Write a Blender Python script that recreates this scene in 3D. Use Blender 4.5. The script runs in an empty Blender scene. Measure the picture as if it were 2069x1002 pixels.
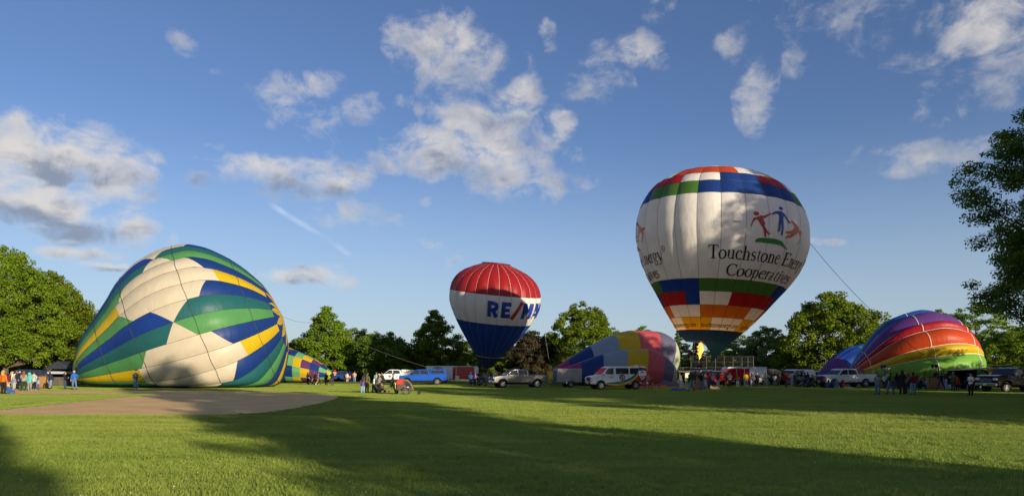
import bpy, bmesh, math, random
import numpy as np
from mathutils import Vector, Matrix

R = math.radians
SC = bpy.context.scene
COL = SC.collection

# ------------------------------------------------------------------ camera
F, HZ, CX, EYE = 1373.0, 749.0, 1034.5, 1.75      # focal length and horizon in photo pixels, eye height in metres
cam_data = bpy.data.cameras.new('camera')
cam_data.sensor_width = 36.0
cam_data.lens = 36.0 * F / 2069.0
cam_data.shift_y = (HZ - 501.0) / 2069.0
cam_data.clip_start = 0.1
cam_data.clip_end = 6000
cam = bpy.data.objects.new('camera', cam_data)
COL.objects.link(cam)
cam.location = (0, 0, EYE)
cam.rotation_euler = (R(90), 0, 0)
SC.camera = cam

# ------------------------------------------------------------------ view
SC.view_settings.view_transform = 'Standard'
SC.view_settings.look = 'None'
SC.view_settings.exposure = 1.56
SC.view_settings.gamma = 1.0
SC.view_settings.use_curve_mapping = False
SC.render.engine = 'CYCLES'
SC.cycles.max_bounces = 8
SC.cycles.transparent_max_bounces = 12
SC.cycles.use_denoising = True

# ------------------------------------------------------------------ sun
SUN_AZ, SUN_EL = R(38.0), R(11.5)                  # the sun stands behind the camera, to the right
SUN_DIR = Vector((math.sin(SUN_AZ) * math.cos(SUN_EL), -math.cos(SUN_AZ) * math.cos(SUN_EL), math.sin(SUN_EL)))
sd = bpy.data.lights.new('sun', 'SUN')
sd.energy = 2.5
sd.angle = R(0.53)
sd.color = (1.0, 0.83, 0.60)
sun = bpy.data.objects.new('sun', sd)
COL.objects.link(sun)
sun.rotation_euler = (-SUN_DIR).to_track_quat('-Z', 'Y').to_euler()
sun.location = SUN_DIR * 200

# ------------------------------------------------------------------ sky
W = bpy.data.worlds.new('World')
SC.world = W
W.use_nodes = True
WN = W.node_tree
WN.nodes.clear()


class NT:
    """short hand for building node trees"""
    def __init__(s, tree):
        s.t = tree

    def n(s, kind, **kw):
        nd = s.t.nodes.new(kind)
        ins = kw.pop('ins', {})
        for k, v in kw.items():
            setattr(nd, k, v)
        for k, v in ins.items():
            s.put(nd.inputs[k], v)
        return nd

    def put(s, sock, v):
        if isinstance(v, bpy.types.NodeSocket):
            s.t.links.new(v, sock)
        else:
            sock.default_value = v

    def m(s, op, a, b=None, c=None, clamp=False):
        nd = s.t.nodes.new('ShaderNodeMath')
        nd.operation = op
        nd.use_clamp = clamp
        for i, v in enumerate((a, b, c)):
            if v is not None:
                s.put(nd.inputs[i], v)
        return nd.outputs[0]

    def v(s, op, a, b=None):
        nd = s.t.nodes.new('ShaderNodeVectorMath')
        nd.operation = op
        s.put(nd.inputs[0], a)
        if b is not None:
            s.put(nd.inputs[1], b)
        return nd.outputs['Value'] if op in ('DOT_PRODUCT', 'LENGTH') else nd.outputs[0]

    def mix(s, fac, a, b, blend='MIX'):
        nd = s.t.nodes.new('ShaderNodeMix')
        nd.data_type = 'RGBA'
        nd.blend_type = blend
        s.put(nd.inputs[0], fac)
        s.put(nd.inputs[6], a)
        s.put(nd.inputs[7], b)
        return nd.outputs[2]

    def ramp(s, fac, lo, hi, a=0.0, b=1.0, smooth=True):
        nd = s.t.nodes.new('ShaderNodeMapRange')
        nd.interpolation_type = 'SMOOTHSTEP' if smooth else 'LINEAR'
        s.put(nd.inputs[0], fac)
        nd.inputs[1].default_value = lo
        nd.inputs[2].default_value = hi
        nd.inputs[3].default_value = a
        nd.inputs[4].default_value = b
        return nd.outputs[0]

    def noise(s, vec, scale, detail=4, rough=0.55, dist=0.0):
        nd = s.t.nodes.new('ShaderNodeTexNoise')
        if vec is not None:
            s.put(nd.inputs['Vector'], vec)
        nd.inputs['Scale'].default_value = scale
        nd.inputs['Detail'].default_value = detail
        nd.inputs['Roughness'].default_value = rough
        nd.inputs['Distortion'].default_value = dist
        return nd.outputs[0]


w = NT(WN)
sky = w.n('ShaderNodeTexSky', sky_type='NISHITA')
sky.sun_disc = False
sky.sun_elevation = SUN_EL
sky.sun_rotation = R(180) - SUN_AZ
sky.altitude = 100
sky.air_density = 1.0
sky.dust_density = 0.6
sky.ozone_density = 1.6
SKY_STRENGTH = 0.05

# cloud banks: photo position (px, py), half width, half height, opacity, grey underside
CLOUDS = [
    (45, 285, 120, 66, 1.45, .5), (150, 318, 135, 66, 1.5, .7), (248, 350, 86, 56, 1.4, .8), (0, 345, 110, 60, 1.3, .9), (90, 330, 120, 60, 1.4, .7),
    (20, 405, 130, 46, 1.4, 2.0), (110, 428, 130, 42, 1.25, 1.6), (160, 452, 120, 36, 1.3, 1.3), (262, 455, 70, 46, 1.3, .9), (190, 395, 100, 26, 1.0, 1.5),
    (160, 512, 115, 17, .9, .6), (230, 537, 85, 11, 1.0, 2.2), (140, 489, 27, 11, .7, 1.6), (420, 330, 60, 40, .55, .3),
    (500, 345, 130, 40, 1.15, .9), (590, 352, 120, 50, 1.25, 1.0), (680, 370, 85, 24, 1.0, 1.0), (640, 325, 60, 30, .5, .5),
    (560, 180, 62, 44, .9, .4), (560, 225, 50, 40, .7, .4), (628, 168, 62, 30, .75, .2), (635, 262, 62, 60, .85, .6),
    (740, 228, 60, 40, .85, .5), (806, 207, 32, 24, .9, .3), (845, 225, 25, 20, .7, .3),
    (820, 70, 48, 48, .95, .3), (890, 95, 90, 84, 1.15, .5), (965, 135, 84, 62, .95, .6), (900, 165, 70, 44, .85, .8), (1062, 125, 15, 24, .6, .2),
    (935, 240, 90, 52, 1.05, .6), (1035, 215, 58, 70, 1.05, .5), (1000, 250, 60, 44, .8, .7),
    (845, 290, 62, 46, .9, .4), (810, 330, 90, 52, 1.0, .9), (905, 315, 96, 62, 1.2, .6), (990, 330, 84, 74, 1.2, .6), (1015, 290, 50, 40, .9, .5), (1005, 390, 36, 20, .8, .5),
    (1122, 268, 50, 46, 1.0, .4), (1098, 310, 46, 36, .7, .5), (1112, 355, 44, 52, 1.0, .5), (1182, 366, 34, 26, .9, .4), (1172, 318, 34, 40, .8, .4), (1072, 372, 22, 20, .8, .4),
    (1290, 105, 58, 52, 1.0, .4), (1225, 110, 56, 44, 1.0, .4), (1200, 165, 78, 44, .85, .4), (1250, 160, 60, 40, .9, .4), (1100, 72, 20, 40, .65, .2),
    (360, 62, 22, 40, .42, .1), (375, 92, 34, 24, .36, .1), (438, 136, 18, 11, .5, .1), (340, 78, 14, 14, .5, .1),
    (1492, 100, 50, 44, .75, .3), (1535, 160, 44, 52, .9, .3), (1522, 215, 42, 58, .95, .4), (1622, 38, 60, 66, .7, .3), (1548, 25, 48, 50, .5, .3), (1340, 6, 46, 34, .7, .4),
    (1620, 140, 40, 34, .45, .2), (1625, 202, 36, 16, .3, .3), (1760, 40, 200, 70, .6, .8), (1990, 50, 120, 90, 1.0, .9), (2020, 120, 95, 90, .9, .9), (1900, 100, 160, 60, .35, .6),
    (1905, 222, 66, 58, .66, .3), (1890, 308, 150, 34, .62, .9), (1830, 330, 110, 22, .5, 1.0), (1990, 290, 80, 30, .5, .6),
    (715, 432, 100, 34, .6, .5), (645, 440, 50, 26, .5, .5), (788, 450, 36, 17, .6, .4), (900, 492, 36, 15, .5, .3), (930, 523, 28, 13, .55, .3), (850, 418, 50, 12, .4, .2),
    (552, 571, 80, 19, 1.2, 1.6), (636, 560, 58, 26, 1.05, .5), (690, 574, 48, 14, .75, .6), (1450, 306, 32, 18, .35, .2), (370, 475, 40, 18, .35, .4), (1660, 488, 60, 9, .42, .5),
]
tc = w.n('ShaderNodeTexCoord')
DIRV = tc.outputs['Generated']
sep = w.n('ShaderNodeSeparateXYZ', ins={0: DIRV})
fwd = w.m('MAXIMUM', sep.outputs[1], 0.05)
uu = w.m('DIVIDE', sep.outputs[0], fwd)
vv = w.m('DIVIDE', sep.outputs[2], fwd)
cmb = w.n('ShaderNodeCombineXYZ', ins={0: uu, 1: vv, 2: 0.0})
warp = w.n('ShaderNodeTexNoise', ins={'Vector': DIRV})
warp.inputs['Scale'].default_value = 9
warp.inputs['Detail'].default_value = 3
wv = w.v('MULTIPLY', w.v('SUBTRACT', warp.outputs['Color'], (.5, .5, .5)), (.07, .05, 0))
UV = w.v('ADD', cmb.outputs[0], wv)
cover, under = None, None
for px, py, rx, ry, op, dk in CLOUDS:
    c = ((px - CX) / F, (HZ - py) / F, 0)
    q = w.v('MULTIPLY', w.v('SUBTRACT', UV, c), (F / (rx * 1.25), F / (ry * 1.25), 0))
    g = w.m('SUBTRACT', 1.0, w.v('DOT_PRODUCT', q, q), clamp=True)
    g = w.m('MULTIPLY', g, op)
    cover = g if cover is None else w.m('MAXIMUM', cover, g)
    low = w.m('MULTIPLY', g, w.m('MULTIPLY', w.v('DOT_PRODUCT', q, (0, -dk, 0)), 1.0))
    under = low if under is None else w.m('ADD', under, low)
# broken cloud added out of view, thickened to brighten the shaded ground
front = w.ramp(sep.outputs[1], 0.42, 0.68)
rest = w.ramp(w.noise(DIRV, 2.6, 3, .5), .38, .60)
rest = w.m('MULTIPLY', w.m('MULTIPLY', rest, .8), w.m('SUBTRACT', 1.0, front))
cover = w.m('ADD', w.m('MULTIPLY', cover, front), rest)
stretch = w.v('MULTIPLY', DIRV, (1, 1, 1.35))
n1 = w.noise(stretch, 15, 10, .60, .5)
lit = w.v('ADD', stretch, (.016, -.006, .022))
n2 = w.noise(lit, 15, 7, .58, .5)
n3 = w.noise(stretch, 38, 5, .62)
dens = w.m('ADD', w.m('MULTIPLY', cover, 1.02), w.m('MULTIPLY', w.m('SUBTRACT', n1, .5), 3.5))
dens = w.m('ADD', dens, w.m('MULTIPLY', w.m('SUBTRACT', n3, .5), 1.3))
gate = w.ramp(cover, 0.0, .30)
alpha = w.m('MULTIPLY', w.ramp(dens, .24, 1.6), gate)
shade = w.m('ADD', w.m('MULTIPLY', w.m('SUBTRACT', n1, n2), 2.1), w.m('MULTIPLY', under, .68))
shade = w.m('ADD', shade, w.m('MULTIPLY', w.m('SUBTRACT', dens, .9), .26))
shade = w.ramp(shade, -.30, .85)
K = 1.0 / SKY_STRENGTH
ccol = w.mix(shade, (.250 * K, .236 * K, .222 * K, 1), (.088 * K, .103 * K, .136 * K, 1))
# the old condensation trail, a straight thin streak
a0, a1 = ((535 - CX) / F, (HZ - 405) / F), ((715 - CX) / F, (HZ - 522) / F)
tl = math.hypot(a1[0] - a0[0], a1[1] - a0[1])
td = ((a1[0] - a0[0]) / tl, (a1[1] - a0[1]) / tl, 0)
rel = w.v('SUBTRACT', w.v('ADD', cmb.outputs[0], w.v('MULTIPLY', wv, (.2, .2, 0))), (a0[0], a0[1], 0))
al_ = w.v('DOT_PRODUCT', rel, td)
ac_ = w.m('ABSOLUTE', w.v('DOT_PRODUCT', rel, (-td[1], td[0], 0)))
tr = w.m('MULTIPLY', w.ramp(ac_, .0008, .0062, 1, 0), w.m('MULTIPLY', w.ramp(al_, 0, .03), w.ramp(al_, tl - .02, tl, 1, 0)))
tr = w.m('MULTIPLY', w.m('MULTIPLY', tr, front), w.m('MULTIPLY', w.ramp(n1, .3, .7), .36))
skyc = w.mix(1.0, sky.outputs[0], (.60, .68, .93, 1), 'MULTIPLY')
# the air pales evenly towards the horizon all the way round
skyc = w.mix(w.ramp(sep.outputs[2], -.02, .34, .62, 0), skyc, (.168 * K, .208 * K, .246 * K, 1))
c1 = w.mix(tr, skyc, (.27 * K, .30 * K, .33 * K, 1))
c2 = w.mix(w.m('MULTIPLY', alpha, .93), c1, ccol)
bg = w.n('ShaderNodeBackground', ins={0: c2, 1: SKY_STRENGTH})
wo = w.n('ShaderNodeOutputWorld', ins={0: bg.outputs[0]})
W.cycles.sampling_method = 'MANUAL'
W.cycles.sample_map_resolution = 512

# ------------------------------------------------------------------ helpers
def X(px, d):
    return (px - CX) / F * d

def Z(py, d):
    return EYE + (HZ - py) / F * d

def dist(py):
    return F * EYE / (py - HZ)

def gp(px, py):
    """the ground point that the photograph shows at (px, py)"""
    d = dist(py)
    return Vector((X(px, d), d, 0))


MATS = {}
def mat(name, color, rough=.6, metal=0.0, spec=.5, var=0.0, vscale=3.0, bump=0.0, bscale=40.0, trans=0.0, emit=None, coat=0.0, dirt=None):
    """a plain surface with faint wear: colour, its variation, fine relief"""
    if name in MATS:
        return MATS[name]
    m = bpy.data.materials.new(name)
    m.use_nodes = True
    t = NT(m.node_tree)
    t.t.nodes.clear()
    out = t.n('ShaderNodeOutputMaterial')
    b = t.n('ShaderNodeBsdfPrincipled')
    col = (*color[:3], 1)
    b.inputs['Roughness'].default_value = rough
    b.inputs['Metallic'].default_value = metal
    b.inputs['Specular IOR Level'].default_value = spec
    b.inputs['Coat Weight'].default_value = coat
    b.inputs['Coat Roughness'].default_value = .08
    tcn = t.n('ShaderNodeTexCoord')
    co = tcn.outputs['Object']
    src = None
    if var:
        nz = t.noise(co, vscale, 5, .6)
        src = t.mix(t.ramp(nz, .25, .75), tuple(c * (1 - var) for c in color[:3]) + (1,), tuple(min(1, c * (1 + var)) for c in color[:3]) + (1,))
    if dirt:
        sp = t.n('ShaderNodeSeparateXYZ', ins={0: co})
        f = t.m('ADD', t.m('MULTIPLY', sp.outputs[2], -1.1), t.m('MULTIPLY', t.noise(co, 2.2, 6, .65), 1.5))
        src = t.mix(t.ramp(f, -.45, .35, 0, .8), src if src else col, (*dirt, 1))
    if src:
        t.put(b.inputs['Base Color'], src)
    else:
        b.inputs['Base Color'].default_value = col
    if bump:
        bp = t.n('ShaderNodeBump', ins={'Height': t.noise(co, bscale, 4, .6)})
        bp.inputs['Strength'].default_value = bump
        bp.inputs['Distance'].default_value = .02
        t.put(b.inputs['Normal'], bp.outputs[0])
    sh = b.outputs[0]
    if trans:
        tl_ = t.n('ShaderNodeBsdfTranslucent')
        if src:
            t.put(tl_.inputs[0], src)
        else:
            tl_.inputs[0].default_value = col
        mx = t.n('ShaderNodeMixShader', ins={0: trans, 1: sh, 2: tl_.outputs[0]})
        sh = mx.outputs[0]
    if emit:
        b.inputs['Emission Color'].default_value = (*emit[:3], 1)
        b.inputs['Emission Strength'].default_value = emit[3]
    t.put(out.inputs[0], sh)
    MATS[name] = m
    return m


def fabric(name, color, rough=.45):
    """ripstop balloon cloth: slightly see-through, faint wrinkles and creases"""
    key = 'cloth_' + name
    if key in MATS:
        return MATS[key]
    m = bpy.data.materials.new('balloon_cloth_' + name)
    m.use_nodes = True
    t = NT(m.node_tree)
    t.t.nodes.clear()
    out = t.n('ShaderNodeOutputMaterial')
    tcn = t.n('ShaderNodeTexCoord')
    co = tcn.outputs['Object']
    nz = t.noise(co, .9, 5, .6)
    col = t.mix(t.ramp(nz, .3, .7), tuple(c * .95 for c in color) + (1,), tuple(min(1, c * 1.03) for c in color) + (1,))
    b = t.n('ShaderNodeBsdfPrincipled', ins={'Base Color': col, 'Roughness': rough, 'Specular IOR Level': .3})
    h = t.m('ADD', t.m('MULTIPLY', t.noise(t.v('MULTIPLY', co, (1, 1, .35)), 2.1, 3, .5, .6), .8), t.m('MULTIPLY', t.noise(co, 9, 4, .6), .18))
    bp = t.n('ShaderNodeBump', ins={'Height': h})
    bp.inputs['Strength'].default_value = .34
    bp.inputs['Distance'].default_value = .14
    t.put(b.inputs['Normal'], bp.outputs[0])
    tl_ = t.n('ShaderNodeBsdfTranslucent', ins={0: col})
    mx = t.n('ShaderNodeMixShader', ins={0: .26, 1: b.outputs[0], 2: tl_.outputs[0]})
    t.put(out.inputs[0], mx.outputs[0])
    MATS[key] = m
    return m


class MB:
    """collects shapes into one mesh"""
    def __init__(s):
        s.v, s.f, s.mi = [], [], []

    def add(s, vs, fs, mi=0):
        o = len(s.v)
        s.v.extend([tuple(p) for p in vs])
        for f in fs:
            s.f.append(tuple(i + o for i in f))
            s.mi.append(mi)
        return s

    def box(s, c, size, mi=0, rot=0.0, taper=(1, 1), ch=0.0):
        sx, sy, sz = size[0] / 2, size[1] / 2, size[2] / 2
        if ch:
            vs, fs = [], []
            rings = [(-sz, sx - ch, sy - ch), (-sz + ch, sx, sy), (sz - ch, sx, sy), (sz, sx - ch, sy - ch)]
            for z, a, b in rings:
                k = min(ch, a * .6, b * .6)
                for px_, py_ in ((a - k, -b), (a, -b + k), (a, b - k), (a - k, b), (-a + k, b), (-a, b - k), (-a, -b + k), (-a + k, -b)):
                    vs.append((px_, py_, z))
            for r_ in range(3):
                for i in range(8):
                    fs.append((r_ * 8 + i, r_ * 8 + (i + 1) % 8, r_ * 8 + 8 + (i + 1) % 8, r_ * 8 + 8 + i))
            fs.append(tuple(range(7, -1, -1)))
            fs.append(tuple(range(24, 32)))
        else:
            vs = [(-sx, -sy, -sz), (sx, -sy, -sz), (sx, sy, -sz), (-sx, sy, -sz),
                  (-sx * taper[0], -sy * taper[1], sz), (sx * taper[0], -sy * taper[1], sz), (sx * taper[0], sy * taper[1], sz), (-sx * taper[0], sy * taper[1], sz)]
            fs = [(3, 2, 1, 0), (4, 5, 6, 7), (0, 1, 5, 4), (1, 2, 6, 5), (2, 3, 7, 6), (3, 0, 4, 7)]
        cr, sr = math.cos(rot), math.sin(rot)
        vs = [(c[0] + p[0] * cr - p[1] * sr, c[1] + p[0] * sr + p[1] * cr, c[2] + p[2]) for p in vs]
        return s.add(vs, fs, mi)

    def tube(s, pts, rad, n=6, mi=0, caps=True, closed=False):
        pts = [Vector(p) for p in pts]
        m = len(pts)
        if not hasattr(rad, '__len__'):
            rad = [rad] * m
        vs, fs = [], []
        prev = None
        for i, p in enumerate(pts):
            a = pts[(i + 1) % m] if (closed or i < m - 1) else p
            b = pts[i - 1] if (closed or i > 0) else p
            d = (a - b)
            if d.length < 1e-9:
                d = Vector((0, 0, 1))
            d.normalize()
            if prev is None:
                u = d.orthogonal().normalized()
            else:
                u = prev - d * prev.dot(d)
                u = u.normalized() if u.length > 1e-6 else d.orthogonal().normalized()
            prev = u
            v_ = d.cross(u)
            for k in range(n):
                an = 2 * math.pi * k / n
                vs.append(p + (u * math.cos(an) + v_ * math.sin(an)) * rad[i])
        for i in range(m if closed else m - 1):
            j = (i + 1) % m
            for k in range(n):
                fs.append((i * n + k, i * n + (k + 1) % n, j * n + (k + 1) % n, j * n + k))
        if caps and not closed:
            fs.append(tuple(range(n - 1, -1, -1)))
            fs.append(tuple((m - 1) * n + k for k in range(n)))
        return s.add(vs, fs, mi)

    def ball(s, c, r, nu=10, nv=7, mi=0, fn=None):
        vs, fs = [], []
        for j in range(nv + 1):
            th = math.pi * j / nv
            for i in range(nu):
                ph = 2 * math.pi * i / nu
                p = Vector((math.sin(th) * math.cos(ph), math.sin(th) * math.sin(ph), math.cos(th)))
                if fn:
                    p = fn(p)
                vs.append((c[0] + p[0] * r[0], c[1] + p[1] * r[1], c[2] + p[2] * r[2]))
        for j in range(nv):
            for i in range(nu):
                fs.append((j * nu + i, (j + 1) * nu + i, (j + 1) * nu + (i + 1) % nu, j * nu + (i + 1) % nu))
        return s.add(vs, fs, mi)

    def lathe(s, prof, c=(0, 0, 0), axis='z', n=16, mi=0):
        """prof: list of (radius, height)"""
        vs, fs = [], []
        for r_, h in prof:
            for k in range(n):
                an = 2 * math.pi * k / n
                a, b = r_ * math.cos(an), r_ * math.sin(an)
                p = (a, b, h) if axis == 'z' else ((a, h, b) if axis == 'y' else (h, a, b))
                vs.append((c[0] + p[0], c[1] + p[1], c[2] + p[2]))
        for j in range(len(prof) - 1):
            for k in range(n):
                q = (j * n + k, j * n + (k + 1) % n, (j + 1) * n + (k + 1) % n, (j + 1) * n + k)
                fs.append(q if axis != 'y' else q[::-1])
        return s.add(vs, fs, mi)

    def prism(s, poly, hw, ch=0.0, mi=0, tum=None, y0=0.0):
        """side outline in (x, z) pulled across y from -hw to hw, edges chamfered; tum(x, z) narrows it"""
        n = len(poly)
        area = sum(poly[i][0] * poly[(i + 1) % n][1] - poly[(i + 1) % n][0] * poly[i][1] for i in range(n))
        if area < 0:
            poly = poly[::-1]
        ins = []
        for i in range(n):
            a, b, c = Vector(poly[i - 1]), Vector(poly[i]), Vector(poly[(i + 1) % n])
            d1, d2 = (b - a).normalized(), (c - b).normalized()
            nn = Vector((-d1.y, d1.x)) + Vector((-d2.y, d2.x))
            nn = nn.normalized() if nn.length > 1e-6 else Vector((-d1.y, d1.x))
            ins.append(b + nn * ch)
        vs, fs = [], []
        lay = [(-hw, ins), (-hw + ch, poly), (hw - ch, poly), (hw, ins)] if ch else [(-hw, poly), (hw, poly)]
        for y, pl in lay:
            for p in pl:
                k = tum(p[0], p[1]) if tum else 1.0
                vs.append((p[0], y0 + y * k, p[1]))
        for r_ in range(len(lay) - 1):
            for i in range(n):
                fs.append((r_ * n + i, r_ * n + (i + 1) % n, r_ * n + n + (i + 1) % n, r_ * n + n + i))
        fs.append(tuple(range(n)))
        fs.append(tuple(range((len(lay) - 1) * n + n - 1, (len(lay) - 1) * n - 1, -1)))
        return s.add(vs, fs, mi)

    def mesh(s, name, mats, smooth=False):
        me = bpy.data.meshes.new(name)
        me.from_pydata(s.v, [], s.f)
        for m_ in (mats if isinstance(mats, (list, tuple)) else [mats]):
            me.materials.append(m_)
        if any(s.mi):
            me.polygons.foreach_set('material_index', s.mi)
        if smooth:
            me.polygons.foreach_set('use_smooth', [True] * len(me.polygons))
        me.update()
        return me

    def obj(s, name, mats, parent=None, smooth=False, loc=None, label=None):
        o = bpy.data.objects.new(name, s.mesh(name, mats, smooth))
        COL.objects.link(o)
        o.parent = parent
        if loc is not None:
            o.location = loc
        if label:
            o['label'] = label
        return o


def link(name, me, parent=None):
    o = bpy.data.objects.new(name, me)
    COL.objects.link(o)
    o.parent = parent
    return o


def tag(o, label, cat, group=None):
    o['label'] = label
    o['category'] = cat
    if group:
        o['group'] = group
    return o


def thing(name, label, cat, loc=(0, 0, 0), rz=0.0, group=None):
    o = bpy.data.objects.new(name, None)
    o.empty_display_size = .3
    COL.objects.link(o)
    o.location = loc
    o.rotation_euler = (0, 0, rz)
    return tag(o, label, cat, group)


def copy_tree(o, parent=None):
    c = o.copy()
    COL.objects.link(c)
    c.parent = parent
    for ch in list(o.children):
        copy_tree(ch, c)
    return c


def ctrl(xs, ys):
    """smooth monotone-ish curve through points"""
    xs, ys = np.array(xs, float), np.array(ys, float)
    d = np.diff(ys) / np.diff(xs)
    m_ = np.zeros_like(ys)
    m_[1:-1] = np.where(d[:-1] * d[1:] > 0, 2 * d[:-1] * d[1:] / (d[:-1] + d[1:] + 1e-12), 0.0)
    m_[0], m_[-1] = d[0], d[-1]

    def f(x):
        x = min(max(x, xs[0]), xs[-1])
        i = min(int(np.searchsorted(xs, x, 'right')) - 1, len(xs) - 2)
        h = xs[i + 1] - xs[i]
        t = (x - xs[i]) / h
        return float((2 * t**3 - 3 * t**2 + 1) * ys[i] + (t**3 - 2 * t**2 + t) * h * m_[i] + (-2 * t**3 + 3 * t**2) * ys[i + 1] + (t**3 - t**2) * h * m_[i + 1])
    return f
# ------------------------------------------------------------------ ground
def ground_material():
    m = bpy.data.materials.new('lawn_soil_and_turf')
    m.use_nodes = True
    t = NT(m.node_tree)
    t.t.nodes.clear()
    out = t.n('ShaderNodeOutputMaterial')
    g = t.n('ShaderNodeNewGeometry')
    p = g.outputs['Position']
    big = t.noise(p, .11, 4, .55)
    mid = t.noise(p, .9, 4, .6)
    fine = t.noise(p, 22, 3, .6)
    c = t.mix(t.ramp(big, .35, .68), (0.148, 0.241, 0.032, 1), (0.210, 0.277, 0.052, 1))
    c = t.mix(t.ramp(mid, .35, .7, 0, .5), c, (0.118, 0.197, 0.025, 1))
    c = t.mix(t.ramp(fine, .3, .75, 0, .55), c, (0.093, 0.146, 0.023, 1))
    b = t.n('ShaderNodeBsdfPrincipled', ins={'Base Color': c, 'Roughness': .85, 'Specular IOR Level': .2})
    bp = t.n('ShaderNodeBump', ins={'Height': t.noise(p, 14, 4, .7)})
    bp.inputs['Strength'].default_value = .9
    bp.inputs['Distance'].default_value = .12
    t.put(b.inputs['Normal'], bp.outputs[0])
    t.put(out.inputs[0], b.outputs[0])
    return m


def blade_material():
    m = bpy.data.materials.new('grass_blade')
    m.use_nodes = True
    t = NT(m.node_tree)
    t.t.nodes.clear()
    out = t.n('ShaderNodeOutputMaterial')
    g = t.n('ShaderNodeNewGeometry')
    p = g.outputs['Position']
    big = t.noise(p, .11, 4, .55)
    mid = t.noise(t.v('MULTIPLY', p, (.55, 1.3, 1)), .75, 4, .6)
    tuft = t.noise(p, 3.5, 3, .6)
    rnd = g.outputs['Random Per Island']
    c = t.mix(t.ramp(big, .35, .68), (0.220, 0.320, 0.039, 1), (0.323, 0.373, 0.064, 1))
    c = t.mix(t.ramp(mid, .42, .66, 0, .8), c, (0.176, 0.272, 0.034, 1))
    mow = t.noise(t.v('MULTIPLY', p, (.05, 1.15, 1)), 1.0, 3, .6)
    c = t.mix(t.ramp(mow, .42, .66, 0, .38), c, (0.107, 0.177, 0.021, 1))
    c = t.mix(t.ramp(tuft, .45, .75, 0, .5), c, (0.316, 0.351, 0.083, 1))
    c = t.mix(t.ramp(rnd, .75, 1.0, 0, .6), c, (0.440, 0.406, 0.165, 1))
    c = t.mix(t.ramp(rnd, 0, .35, .55, 0), c, (0.146, 0.249, 0.034, 1))
    b = t.n('ShaderNodeBsdfPrincipled', ins={'Base Color': c, 'Roughness': .6, 'Specular IOR Level': .25})
    tl_ = t.n('ShaderNodeBsdfTranslucent', ins={0: c})
    mx = t.n('ShaderNodeMixShader', ins={0: .3, 1: b.outputs[0], 2: tl_.outputs[0]})
    t.put(out.inputs[0], mx.outputs[0])
    return m


def struct(o):
    o['kind'] = 'structure'
    return o

GS = 3000
gm = MB()
cells = [-GS, -300, -80, 0, 80, 300, GS]
vs = [(x, y, 0) for y in cells for x in cells]
n_ = len(cells)
gm.add(vs, [(j * n_ + i, j * n_ + i + 1, (j + 1) * n_ + i + 1, (j + 1) * n_ + i) for j in range(n_ - 1) for i in range(n_ - 1)])
struct(gm.obj('ground', ground_material()))

# infield: raked dirt with a tongue of grass in it
def dirt_material():
    m = bpy.data.materials.new('infield_dirt')
    m.use_nodes = True
    t = NT(m.node_tree)
    t.t.nodes.clear()
    out = t.n('ShaderNodeOutputMaterial')
    g = t.n('ShaderNodeNewGeometry')
    p = g.outputs['Position']
    a = t.noise(p, .35, 5, .6)
    b_ = t.noise(t.v('MULTIPLY', p, (.4, 2.0, 1)), 1.6, 5, .65)
    f = t.noise(p, 45, 3, .7)
    c = t.mix(t.ramp(a, .3, .7), (0.62, 0.41, 0.185, 1), (0.74, 0.51, 0.24, 1))
    c = t.mix(t.ramp(b_, .4, .75, 0, .5), c, (0.50, 0.335, 0.17, 1))
    c = t.mix(t.ramp(f, .5, .8, 0, .5), c, (0.700, 0.512, 0.312, 1))
    b = t.n('ShaderNodeBsdfPrincipled', ins={'Base Color': c, 'Roughness': .95, 'Specular IOR Level': .15})
    hh = t.m('ADD', t.m('MULTIPLY', t.noise(p, 18, 4, .7), 1.0), t.m('MULTIPLY', t.noise(t.v('MULTIPLY', p, (.5, 3, 1)), 2.5, 3, .6), .5))
    bp = t.n('ShaderNodeBump', ins={'Height': hh})
    bp.inputs['Strength'].default_value = .8
    bp.inputs['Distance'].default_value = .06
    t.put(b.inputs['Normal'], bp.outputs[0])
    t.put(out.inputs[0], b.outputs[0])
    return m


def ragged(pts, step=.55, amp=.10, seed=1):
    """outline with an uneven edge"""
    rg = random.Random(seed)
    out = []
    for i in range(len(pts)):
        a, b = pts[i], pts[(i + 1) % len(pts)]
        k = max(1, int((b - a).length / step))
        nrm = Vector((-(b - a).y, (b - a).x, 0)).normalized()
        for j in range(k):
            out.append(a.lerp(b, j / k) + nrm * rg.uniform(-amp, amp))
    return out


def smooth_poly(pts, it=3):
    for _ in range(it):
        q = []
        for i in range(len(pts)):
            a, b = pts[i], pts[(i + 1) % len(pts)]
            q += [a.lerp(b, .25), a.lerp(b, .75)]
        pts = q
    return pts


DIRT_PX = [(-420, 840), (-100, 839.5), (200, 839.5), (430, 839), (520, 835.5), (575, 829), (612, 822), (655, 813), (688, 803), (676, 798.5), (640, 795), (560, 791.5), (430, 789.2), (300, 788.6), (130, 788.6), (-100, 789), (-420, 790)]
dirt_poly = smooth_poly([gp(*p) for p in DIRT_PX], 2)
TONGUE_PX = [(-420, 797), (-40, 796.5), (180, 795.3), (300, 795.3), (322, 796.3), (300, 798.5), (235, 803), (195, 808), (120, 815), (50, 823), (0, 829), (-60, 834), (-420, 839)]
tongue_poly = smooth_poly([gp(*p) for p in TONGUE_PX], 2)


def sheet(name, poly, z, material, seed):
    m_ = MB()
    pts = ragged(poly, .5, .07, seed)
    m_.add([(p.x, p.y, z) for p in pts], [tuple(range(len(pts)))])
    o = struct(m_.obj(name, material))
    if o.data.polygons[0].normal.z < 0:
        o.data.flip_normals()
    return o

sheet('infield_dirt', dirt_poly, .006, dirt_material(), 3)
sheet('infield_grass', tongue_poly, .012, bpy.data.materials['lawn_soil_and_turf'], 5)
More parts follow.
